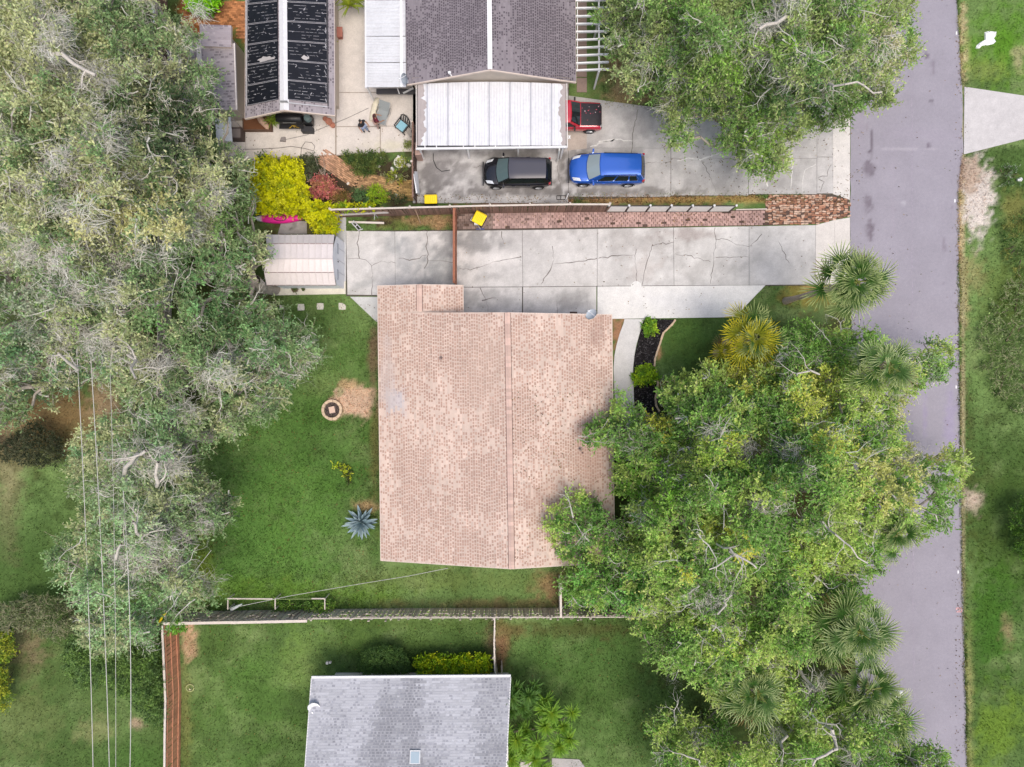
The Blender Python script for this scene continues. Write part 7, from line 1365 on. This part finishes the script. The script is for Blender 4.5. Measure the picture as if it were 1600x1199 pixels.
bush('dark_shrub', 'dark gray green shrub at the top left of the brick path', [(468, 244), (490, 242), (500, 262), (484, 280), (472, 274)], .6, 1.1, 6, .1, .025, [C(74, 86, 60, 1), C(92, 100, 70, 1)], 605, K=8, Mm=5, rad=.3)
bush('green_shrub', 'long low green shrub along the edge of the pale patio', [(534, 240), (570, 238), (604, 240), (600, 252), (584, 268), (570, 276), (552, 266), (538, 254)], .5, 1.0, 6, .1, .028, [C(86, 104, 52, 1), C(72, 96, 46, 1), C(110, 122, 60, 1)], 606, K=9, Mm=5, rad=.3)
bush('mound_shrub', 'round blue green shrub between brick path and plank fence', [(552, 298), (570, 294), (580, 306), (572, 318), (556, 316)], .5, 1.0, 6, .09, .024, [C(80, 112, 66, 1), C(94, 124, 76, 1)], 607, K=9, Mm=5, rad=.28)
bush('lime_shrub', 'lime green bushy shrub at the lower edge of the brick path', [(578, 296), (592, 290), (604, 300), (604, 314), (588, 320), (578, 312)], .6, 1.1, 6, .13, .02, [C(150, 176, 40, 1), C(128, 160, 40, 1)], 608, K=10, Mm=5, rad=.32)
bush('shade_shrub', 'dark mixed shrub at the right end of the garden bed', [(606, 302), (632, 304), (640, 318), (612, 320)], .4, .8, 6, .1, .025, [C(66, 78, 46, 1), C(90, 96, 60, 1)], 609, K=7, Mm=5, rad=.26)
bush('basin_plant', 'olive plant growing in the white basin planter', [(618, 250), (632, 248), (636, 262), (622, 266)], .8, 1.1, 6, .12, .03, [C(150, 156, 70, 1), C(120, 134, 60, 1)], 610, K=7, Mm=4, rad=.24, cat='plant')
bush('garden_plant', 'yellow green clump of garden plants left of the basin planter', [(596, 270), (618, 268), (634, 274), (630, 286), (604, 284)], .3, .7, 7, .12, .028, [C(110, 120, 66, 1), C(150, 160, 50, 1), C(150, 150, 110, 1)], 611, K=6, Mm=4, rad=.26, cat='plant')
bush('corner_fern', 'small green plant at the top of the garden fence by carport', [(634, 222), (642, 222), (643, 230), (634, 230)], .3, .5, 5, .12, .02, [C(130, 140, 70, 1)], 612, K=8, Mm=4, rad=.22, cat='plant')
bush('patio_edge_plant', 'dark green tuft between the yellow hedge and patio edge', [(402, 244), (412, 241), (420, 248), (408, 254)], .6, 1.0, 5, .11, .03, [C(82, 110, 46, 1), C(70, 92, 44, 1)], 613, K=8, Mm=5, rad=.26, cat='plant')
bush('lime_bush', 'vivid lime green bush on the orange brick corner at top left', [(300, -20), (316, -24), (336, -12), (338, 6), (326, 20), (306, 18), (294, 6)], .9, 1.7, 7, .24, .06, [C(140, 200, 40, 1), C(110, 176, 30, 1)], 614, K=9, Mm=5, rad=.42)
bush('round_hedge', 'smooth dark green trimmed mound shrub beside the gray house', [(558, 1046), (562, 1026), (580, 1012), (602, 1008), (626, 1014), (640, 1030), (642, 1046), (628, 1058), (600, 1060), (572, 1056)], .8, 1.75, 3.6, .05, .02, [C(84, 114, 56, 1), C(94, 124, 60, 1), C(76, 106, 54, 1)], 615, K=9, Mm=5, rad=.15, cat='hedge', bump=.12, fall=16, jit=.15)
bush('lime_hedge', 'bright yellow green rectangular hedge along the gray house wall', [(652, 1028), (680, 1025), (730, 1025), (762, 1026), (766, 1040), (762, 1056), (720, 1058), (656, 1057), (650, 1042)], .9, 1.5, 6, .13, .04, [C(150, 176, 26, 1), C(184, 196, 30, 1), C(112, 146, 28, 1)], 616, K=9, Mm=5, rad=.3, cat='hedge', fall=10)
bush('mulch_shrub', 'small lime shrub at the upper end of the black mulch bed', [(1004, 508), (1014, 498), (1026, 506), (1024, 520), (1012, 526)], .3, .7, 5, .13, .045, [C(150, 180, 50, 1), C(110, 150, 50, 1)], 617, K=7, Mm=4, rad=.25)
bush('mulch_shrub', 'rounded lime shrub across the middle of the black mulch bed', [(990, 584), (1004, 572), (1022, 576), (1028, 590), (1016, 600), (994, 598)], .4, .8, 5, .12, .045, [C(160, 190, 40, 1), C(130, 164, 40, 1), C(100, 140, 44, 1)], 618, K=8, Mm=5, rad=.26)
bush('seedling', 'straggly young plant with lime tips on the back lawn', [(520, 724), (530, 726), (548, 730), (550, 748), (546, 756), (538, 744), (528, 736)], .2, .5, 5, .12, .035, [C(60, 76, 40, 1), C(80, 90, 44, 1), C(190, 206, 60, 1)], 619, K=4, Mm=4, rad=.24, cat='plant')
bush('dark_bush', 'dark gray green bush on the brown dirt at the left edge', [(-40, 690), (10, 690), (26, 676), (50, 660), (80, 672), (100, 692), (102, 712), (80, 732), (50, 732), (28, 724), (-40, 708)], 1.2, 2.6, 8, .1, .028, [C(66, 72, 50, 1), C(80, 84, 60, 1), C(60, 68, 46, 1)], 620, K=9, Mm=6, rad=.36, bump=1.0)
bush('hedge_thicket', 'big dark green thicket left of the orange fence', [(106, 1000), (140, 990), (190, 990), (244, 985), (253, 1010), (256, 1060), (258, 1110), (252, 1140), (230, 1124), (200, 1090), (160, 1070), (126, 1072), (104, 1050)], 1.6, 3.0, 8, .12, .034, [C(82, 108, 58, 1), C(94, 122, 62, 1), C(108, 136, 66, 1)], 621, K=10, Mm=6, rad=.4, bump=1.4)
bush('dark_bush', 'dark brown green bush left of the lowest oak crown', [(40, 930), (84, 930), (122, 960), (122, 992), (80, 1000), (40, 980), (2, 1000), (-20, 960)], 1.0, 2.2, 9, .1, .028, [C(110, 122, 80, 1), C(96, 108, 68, 1), C(130, 134, 100, 1)], 622, K=8, Mm=6, rad=.4, tw=True, bump=1.0)
bush('yellow_bush', 'yellow green bush at the lower left edge of the photo', [(-30, 990), (14, 988), (24, 1020), (10, 1040), (16, 1080), (8, 1110), (-30, 1112)], 1.2, 2.2, 8, .12, .035, [C(160, 166, 54, 1), C(120, 144, 50, 1)], 623, K=9, Mm=5, rad=.38)
bush('fence_vine', 'bright green leaning vine over the corner of the orange fence', [(262, 940), (276, 952), (290, 978), (280, 988), (262, 986), (266, 968)], 1.6, 2.2, 6, .22, .035, [C(96, 140, 48, 1), C(110, 156, 56, 1)], 624, K=6, Mm=4, rad=.34, cat='vine')
bush('frame_vine', 'green vine filling the right half of the white pipe frame', [(426, 938), (470, 942), (512, 938), (526, 940), (522, 948), (500, 968), (490, 966), (494, 952), (430, 952)], .5, 1.2, 6, .11, .03, [C(88, 122, 50, 1), C(100, 136, 54, 1), C(120, 150, 62, 1)], 625, K=7, Mm=5, rad=.28, cat='vine')
bush('roadside_brush', 'gray green wispy brush patch on the verge at the right edge', [(1530, 520), (1550, 480), (1580, 440), (1650, 420), (1650, 660), (1590, 650), (1560, 620), (1536, 580)], .25, .8, 12, .12, .026, [C(118, 138, 82, 1), C(134, 148, 100, 1), C(100, 128, 62, 1)], 626, K=5, Mm=6, rad=.46, tw=True, bump=.6)
bush('roadside_bush', 'dark green bush at the right edge below the sandy patch', [(1582, 800), (1600, 780), (1640, 776), (1640, 880), (1596, 872), (1582, 840)], 1.0, 2.2, 9, .13, .036, [C(84, 120, 40, 1), C(64, 96, 40, 1)], 627, K=9, Mm=5, rad=.42, bump=.8)
bush('verge_shrub', 'small gray green shrub beside the pale sandy verge at right', [(1556, 268), (1570, 256), (1592, 262), (1590, 286), (1568, 290)], .3, .6, 8, .1, .025, [C(96, 118, 84, 1), C(130, 140, 120, 1), C(80, 112, 50, 1)], 628, K=6, Mm=4, rad=.3)
bush('hillside_shrub', 'dark green shrub bank at the right edge above the brush', [(1566, 350), (1600, 330), (1650, 330), (1650, 430), (1590, 430), (1570, 400)], .3, .8, 11, .11, .03, [C(84, 104, 46, 1), C(70, 100, 44, 1), C(120, 124, 60, 1)], 629, K=6, Mm=5, rad=.36)
bush('fence_bush', 'leafy green bush spilling over the gray fence beneath the oak', [(890, 930), (930, 920), (960, 940), (946, 952), (900, 954), (886, 946)], 1.0, 1.9, 8, .11, .03, [C(90, 130, 56, 1), C(76, 112, 46, 1)], 630, K=8, Mm=5, rad=.36)
bush('lawn_sapling', 'small dark sapling on the shaded lawn at the bottom', [(1082, 1116), (1104, 1114), (1106, 1136), (1084, 1138)], .6, 1.2, 7, .1, .03, [C(60, 78, 44, 1), C(80, 96, 60, 1)], 631, K=7, Mm=5, rad=.3, cat='sapling')
t = thing('bare_shrub', 'leafless pale branching shrub above the pink leaved shrub', 'shrub', P(505, 282)); seg = []; rgb = np.random.default_rng(9)
for k in range(9): bare(P2(505, 284, .1), (rgb.normal(0, .5), rgb.uniform(-.1, 1.0), 1.0), rgb.uniform(1.3, 1.9), .024, rgb, seg, 2)
A, B, ra, rb = zip(*seg); mb = MB(); tubes(mb, A, B, ra, rb, np.array(C(206, 190, 172)), 4); mb.build('branches', M['bark2'], t)
# ---- blades: agave, ferns, spiky plants, palms
def blade_mesh(name, L, w, bend, fold, segs, c0, c1, m, tip=.0, curl=0.0):
    mb = MB(); V = []; cl = []
    for k in range(segs + 1):
        u = k / segs; x = L * u * math.cos(bend * u * .5); z = L * u * math.sin(.0) - bend * L * .35 * u * u + curl * u; ww = w * (math.sin(pi * min(.97, .22 + .78 * u)) ** .7 if u < 1 else .03) * (1 if u < 1 else .1)
        V += [(x, -ww, z + fold * ww), (x, 0, z), (x, ww, z + fold * ww)]; c = np.array(c0) * (1 - u) + np.array(c1) * u; cl += [c, c * .9, c]
    F = [(k * 3 + j, (k + 1) * 3 + j, (k + 1) * 3 + j + 1, k * 3 + j + 1) for k in range(segs) for j in (0, 1)]
    mb.add(V, F, np.array(cl)); return mb.mesh(name, m)
M_AG = mat('agave_leaf', None, .5, [(6, .06)], spec=.3)
ag = thing('agave', 'big blue gray agave rosette beside the left wall of the tan house', 'agave', P(566, 815)); ams = [blade_mesh('leaf', 1.0, .085, -.15, .5, 6, C(112, 138, 142, .85), C(178, 198, 202, .85), M_AG), blade_mesh('leaf', .9, .09, .1, .5, 6, C(100, 128, 136, .85), C(160, 184, 192, .85), M_AG)]
for k in range(40):
    u = k / 40; inst('leaf', R.choice(ams), ag, (0, 0, .12 + .35 * u), (R.uniform(-.3, .3), -(.12 + 1.15 * u ** 1.3), k * 2.39996 + R.uniform(-.15, .15)), (R.uniform(.95, 1.18) * (1.15 - .35 * u),) * 3)
mb = MB(); mb.lathe([(0, .5), (.1, .4), (.14, 0)], (0, 0, 0), 8, C(110, 120, 110)); mb.build('core', M['vcr'], ag, local=True)
def rosette_plant(name, label, heads, L, w, c0, c1, n, seed, cat='plant', bend=.9, group=None):
    rg = random.Random(seed); hx = sum(h[0] for h in heads) / len(heads); hy = sum(h[1] for h in heads) / len(heads); t = thing(name, label, cat, P(hx, hy), group=group); sm_ = MB()
    vs_ = []
    for v in range(3):
        mb = MB()
        for k in range(n):
            el = rg.uniform(-.15, 1.25); az = rg.uniform(0, 2 * pi); l_ = L * rg.uniform(.75, 1.1); ca, sa = math.cos(az), math.sin(az); V = []; cl = []
            for s_ in range(5):
                u = s_ / 4; r_ = l_ * u * math.cos(el) ; z = l_ * u * math.sin(el) - bend * l_ * .3 * u * u * math.cos(el); ww = w * (.6 + .8 * u) * (1 - u ** 3) + .002; V += [(r_ * ca + sa * ww, r_ * sa - ca * ww, z + ww * .3), (r_ * ca, r_ * sa, z), (r_ * ca - sa * ww, r_ * sa + ca * ww, z + ww * .3)]
                c = (np.array(c1) * (1 - u) ** 1.5 + np.array(c0) * (1 - (1 - u) ** 1.5)) * rg.uniform(.9, 1.1); cl += [c, c * .85, c]
            mb.add(V, [(k2 * 3 + j, (k2 + 1) * 3 + j, (k2 + 1) * 3 + j + 1, k2 * 3 + j + 1) for k2 in range(4) for j in (0, 1)], np.array(cl))
        vs_.append(mb.mesh('rosette', M['leaf']))
    for x, y, h, sc_ in heads:
        p = P(x, y, h); inst('rosette', rg.choice(vs_), t, p - t.location, (rg.uniform(-.25, .25), rg.uniform(-.25, .25), rg.uniform(0, 6)), (sc_,) * 3); b = t.location + (Vector((p.x, p.y, 0)) - t.location) * .35; m_ = b.lerp(p, .5) + Vector((rg.uniform(-.1, .1), rg.uniform(-.1, .1), .1)); sm_.tube([b, m_, p], [.05, .04, .035], 6, C(196, 180, 156))
    sm_.build('stem', M['bark2'], t, kind='stuff'); return t
rosette_plant('spiky_shrub', 'dark green spiky shrub at the upper right corner of the gray house', [(806, 1075, 2.2, 1.0), (800, 1092, 2.6, 1.1), (826, 1088, 2.4, 1.15), (834, 1072, 2.0, .9), (816, 1104, 2.0, 1.0), (840, 1096, 1.7, .9), (799, 1110, 1.9, .9), (812, 1086, 1.6, .9), (822, 1112, 1.5, .8)], .72, .042, C(92, 132, 62, 1), C(120, 156, 66, 1), 56, 71, 'shrub')
rosette_plant('spiky_shrub', 'bright green many headed spiky shrub right of the gray roof', [(862, 1114, 2.6, 1.15), (848, 1108, 2.3, 1.0), (852, 1094, 2.0, .9), (894, 1113, 1.8, .85), (852, 1134, 2.6, 1.05), (880, 1136, 2.2, .95), (890, 1154, 2.5, 1.05), (874, 1166, 2.6, 1.1), (840, 1164, 2.7, 1.15), (808, 1156, 2.5, 1.15), (788, 1148, 2.3, 1.05), (796, 1166, 2.0, 1.0), (822, 1142, 1.9, .9), (798, 1186, 2.2, 1.1), (836, 1186, 2.0, 1.1), (818, 1172, 1.6, .9), (846, 1199, 2.0, 1.0), (806, 1208, 2.2, 1.0), (866, 1128, 1.8, .9)], .74, .04, C(132, 178, 70, 1), C(184, 206, 70, 1), 70, 72, 'shrub')
rosette_plant('fern', 'green fern clump beside the brown soil planter', [(424, 189, 1.0, 1.0), (430, 184, .9, .8)], .55, .024, C(120, 146, 50, 1), C(150, 170, 60, 1), 36, 73, 'fern')
rosette_plant('cycad', 'yellow green palm like plant at the top edge beside patio roof', [(546, 8, 1.5, 1.25), (536, -6, 1.3, 1.0), (556, 0, 1.2, 1.0)], .75, .03, C(130, 150, 46, 1), C(180, 190, 60, 1), 40, 74, 'plant')
rosette_plant('aloe_pot', 'small yellow green spiky plant by the terracotta planter', [(524, 66, .5, .6)], .35, .022, C(170, 180, 70, 1), C(190, 196, 80, 1), 22, 75, 'plant')
def frond_mesh(L, pet, nseg, c0, c1, seed):
    rg = random.Random(seed); mb = MB(); mb.tube([(0, 0, 0), (pet * .5, 0, .10), (pet, 0, .06)], [.03, .022, .014], 5, C(150, 160, 84, 1))
    for k in range(nseg):
        a = -1.85 + 3.7 * k / (nseg - 1) + rg.uniform(-.06, .06); l_ = L * (1 - .25 * (abs(a) / 1.9) ** 2) * rg.uniform(.8, 1.08); dr = rg.uniform(.1, .32); V = []; cl = []; ca, sa = math.cos(a), math.sin(a); rise = .16 * (1 - abs(a) / 2.2)
        ox = pet - .06 + .12 * max(0, ca) * .0
        for s_ in range(5):
            u = s_ / 4; r_ = l_ * u * (1 - .1 * u * dr); z = .06 + rise * l_ * u - dr * l_ * .55 * u ** 2.4; ww = .027 * (1.0 if 0 < u < .5 else .5 if u == 0 else .8 if u < .8 else .04); V += [(ox + r_ * ca + sa * ww, r_ * sa - ca * ww, z - ww * .5), (ox + r_ * ca, r_ * sa, z + .008), (ox + r_ * ca - sa * ww, r_ * sa + ca * ww, z - ww * .5)]
            f = max(0, (u - .3) / .7) ** 1.2; c = (np.array(c0) * (1 - f) + np.array(c1) * f) * (.7 + .4 * u) * rg.uniform(.75, 1.15); cl += [c, c * 1.12, c]
        mb.add(V, [(q * 3 + j, (q + 1) * 3 + j, (q + 1) * 3 + j + 1, q * 3 + j + 1) for q in range(4) for j in (0, 1)], np.array(cl))
    return mb.mesh('frond', M['leaf'])
G0, G1 = C(92, 134, 52, 1), C(206, 214, 148, 1)
FRS = {}
for kd, L_, ns_, ca_, cb_ in (('green', 1.08, 20, C(74, 116, 44, 1), C(206, 214, 148, 1)), ('yellow', 1.0, 18, C(150, 158, 44, 1), C(240, 220, 60, 1)), ('pale', 1.08, 19, C(100, 140, 70, 1), C(226, 232, 176, 1)), ('brown', .8, 15, C(120, 104, 62, 1), C(150, 130, 84, 1))):
    for lv, pet_ in ((0, 1.3), (1, .95), (2, .6), (3, .3)): FRS[kd, lv] = [frond_mesh(L_ * (1.0 if lv < 2 else .92), pet_, ns_, ca_, cb_, s_ + lv * 7) for s_ in (1, 2)]
def palm(label, px, py, h, n, sc_, mix, seed, trunk=True, group='fan palms in the front yard', name='fan_palm'):
    rg = random.Random(seed); top = P(px, py, h); base = Vector((top.x + rg.uniform(-.1, .1), top.y + rg.uniform(-.1, .1), 0)); t = thing(name, label, 'palm', base, group=group)
    mb = MB(); m_ = 9; mb.tube([base.lerp(top, k / m_) for k in range(m_ + 1)], [.24 if k == 0 else .17 + .015 * math.sin(k * 2.1) + (.05 if k >= m_ - 1 else 0) for k in range(m_ + 1)], 10, C(160, 140, 120)); mb.build('trunk', M['palmbark'], t, smooth=False)
    keys = [k for k, w_ in mix for _ in range(w_)]; lean = rg.uniform(0, 2 * pi)
    for k in range(n):
        u = (k + .5) / n; lv = min(3, int(u * 3.4)); kind = 'brown' if (u < .12 and rg.random() < .5) else rg.choice(keys); az = k * 2.39996 + rg.uniform(-.45, .45)
        tilt = math.radians(26 - 62 * u) + rg.uniform(-.22, .22) + .15 * math.cos(az - lean); s_ = sc_ * rg.uniform(.78, 1.12)
        inst('frond', rg.choice(FRS[kind, lv]), t, top - base + Vector((0, 0, .25 * u)), (rg.uniform(-.6, .6), tilt, az), (s_, s_, s_))
    return t
g_, y_, p_ = ('green', 5), ('yellow', 2), ('pale', 3)
palm('tall fan palm overhanging the road beside the driveway mouth', 1335, 441, 8.4, 34, 1.08, [('green', 8), ('pale', 1)], 1)
palm('fan palm with yellow outer fronds at the end of the white concrete', 1178, 528, 5.4, 26, 1.02, [('green', 4), ('yellow', 5)], 2)
palm('yellow tinged fan palm on the lawn edge below the white concrete', 1150, 548, 3.6, 14, .8, [('yellow', 3), ('green', 2)], 3)
palm('pale tipped fan palm at the road below the tallest palm', 1385, 572, 8.9, 18, .95, [g_, ('pale', 6)], 4)
palm('fan palm almost covered by oak leaves next to the road', 1398, 832, 7.6, 16, .85, [('pale', 3), g_], 5)
palm('large fan palm of the lower group nearest the road', 1340, 985, 8.6, 24, 1.05, [g_, ('pale', 4)], 6)
palm('fan palm left of the large lower road palm', 1280, 990, 7.2, 18, 1.0, [g_, ('pale', 2)], 7)
palm('green fan palm beside the white mailbox', 1355, 1075, 6.2, 20, 1.1, [('green', 6), ('pale', 1)], 8)
palm('silvery fan palm below the front grove on the lawn edge', 1180, 1078, 7.4, 22, 1.05, [('pale', 5), g_], 9)
palm('fan palm at the bottom of the road edge by the mailbox', 1378, 1120, 5.6, 18, 1.05, [g_, ('pale', 2)], 10)
palm('shaded fan palm deep in the gap of the front grove', 1195, 760, 4.0, 20, .9, [('green', 1)], 11)
# bottom edge concrete near the spiky shrub
wk = bpy.data.objects.new('side_walk', None); COL.objects.link(wk); wk['kind'] = 'structure'
slab('concrete_slab', [(862, 1184), (862, 1260), (960, 1260), (905, 1186)], stains(C(186, 182, 180), [], .12, 1, 93), wk)
slab('concrete_slab', [(812, 1190), (812, 1260), (846, 1260), (846, 1190)], stains(C(200, 194, 188), [], .1, 1, 94), wk)
pl_ = thing('pillar', 'cream concrete pillar at the bottom beside the bright spiky shrub', 'pillar', P(853, 1188)); mb = MB(); c = P(853, 1190); mb.box((c.x, c.y - .4, .6), (.42, 1.4, 1.2), C(206, 198, 184)); mb.build('pillar_block', M['vcr'], pl_); mb = MB(); mb.box((c.x, c.y - .4, 1.23), (.48, 1.46, .06), C(216, 208, 194)); mb.build('cap', M['vcr'], pl_)

# ---- fallen leaves on roofs, drives and lawn
def litter(n, x0, x1, y0, y1, zf, keep=None, l=.09):
    px = NR.uniform(x0, x1, n); py = NR.uniform(y0, y1, n); k = fbm(px * .03, py * .03, 3, 200) + NR.normal(0, .12, n) > .5
    if keep is not None: k &= keep(px, py)
    px, py = px[k], py[k]; z = zf(px, py); kk = (H - z) / H / S; return (px - 800) * kk, (599.5 - py) * kk, z
mb = MB(); pal = np.array([C(120, 90, 58), C(150, 116, 76), C(92, 72, 50), C(168, 140, 84), C(110, 110, 60)])
for n_, r_, zf in ((700, (1030, 1328, 175, 306), lambda a, b: 0 * a + .062), (260, (720, 1328, 356, 500), lambda a, b: 0 * a + .062), (500, (720, 1200, 334, 354), lambda a, b: 0 * a + .06), (320, (1330, 1500, 0, 1199), lambda a, b: 0 * a + .04), (500, (1325, 1350, 0, 1199), lambda a, b: 0 * a + .04), (900, (1492, 1512, 0, 1199), lambda a, b: 0 * a + .04), (160, (383, 650, 186, 245), lambda a, b: 0 * a + .062), (1500, (650, 1328, 304, 320), lambda a, b: 0 * a + .05), (1800, (270, 600, 450, 960), lambda a, b: 0 * a + .05), (1000, (280, 1120, 970, 1199), lambda a, b: 0 * a + .05)):
    hd = lambda a, b: ~(pip([(486, 1055), (470, 1230), (800, 1230), (800, 1055)], a, b) | pip([(415, 355), (415, 462), (541, 462), (541, 355)], a, b))
    x, y, z = litter(n_, *r_, zf, hd); chips(mb, x, y, z, .085, .04, pal[NR.integers(0, 5, len(x))] * NR.uniform(.6, 1.3, (len(x), 1)))
rf_ = lambda a, b: np.where(a > 797, 4.42 - (a - 797) * (1.45 / 160), 4.42 - (797 - a) * (1.8 / 205)) + .03
x, y, z = litter(600, 800, 955, 600, 878, rf_); chips(mb, x, y, z, .09, .04, pal[NR.integers(0, 5, len(x))] * NR.uniform(.6, 1.3, (len(x), 1)))
tag(mb.build('leaf_litter', M['blade']), kind='stuff')
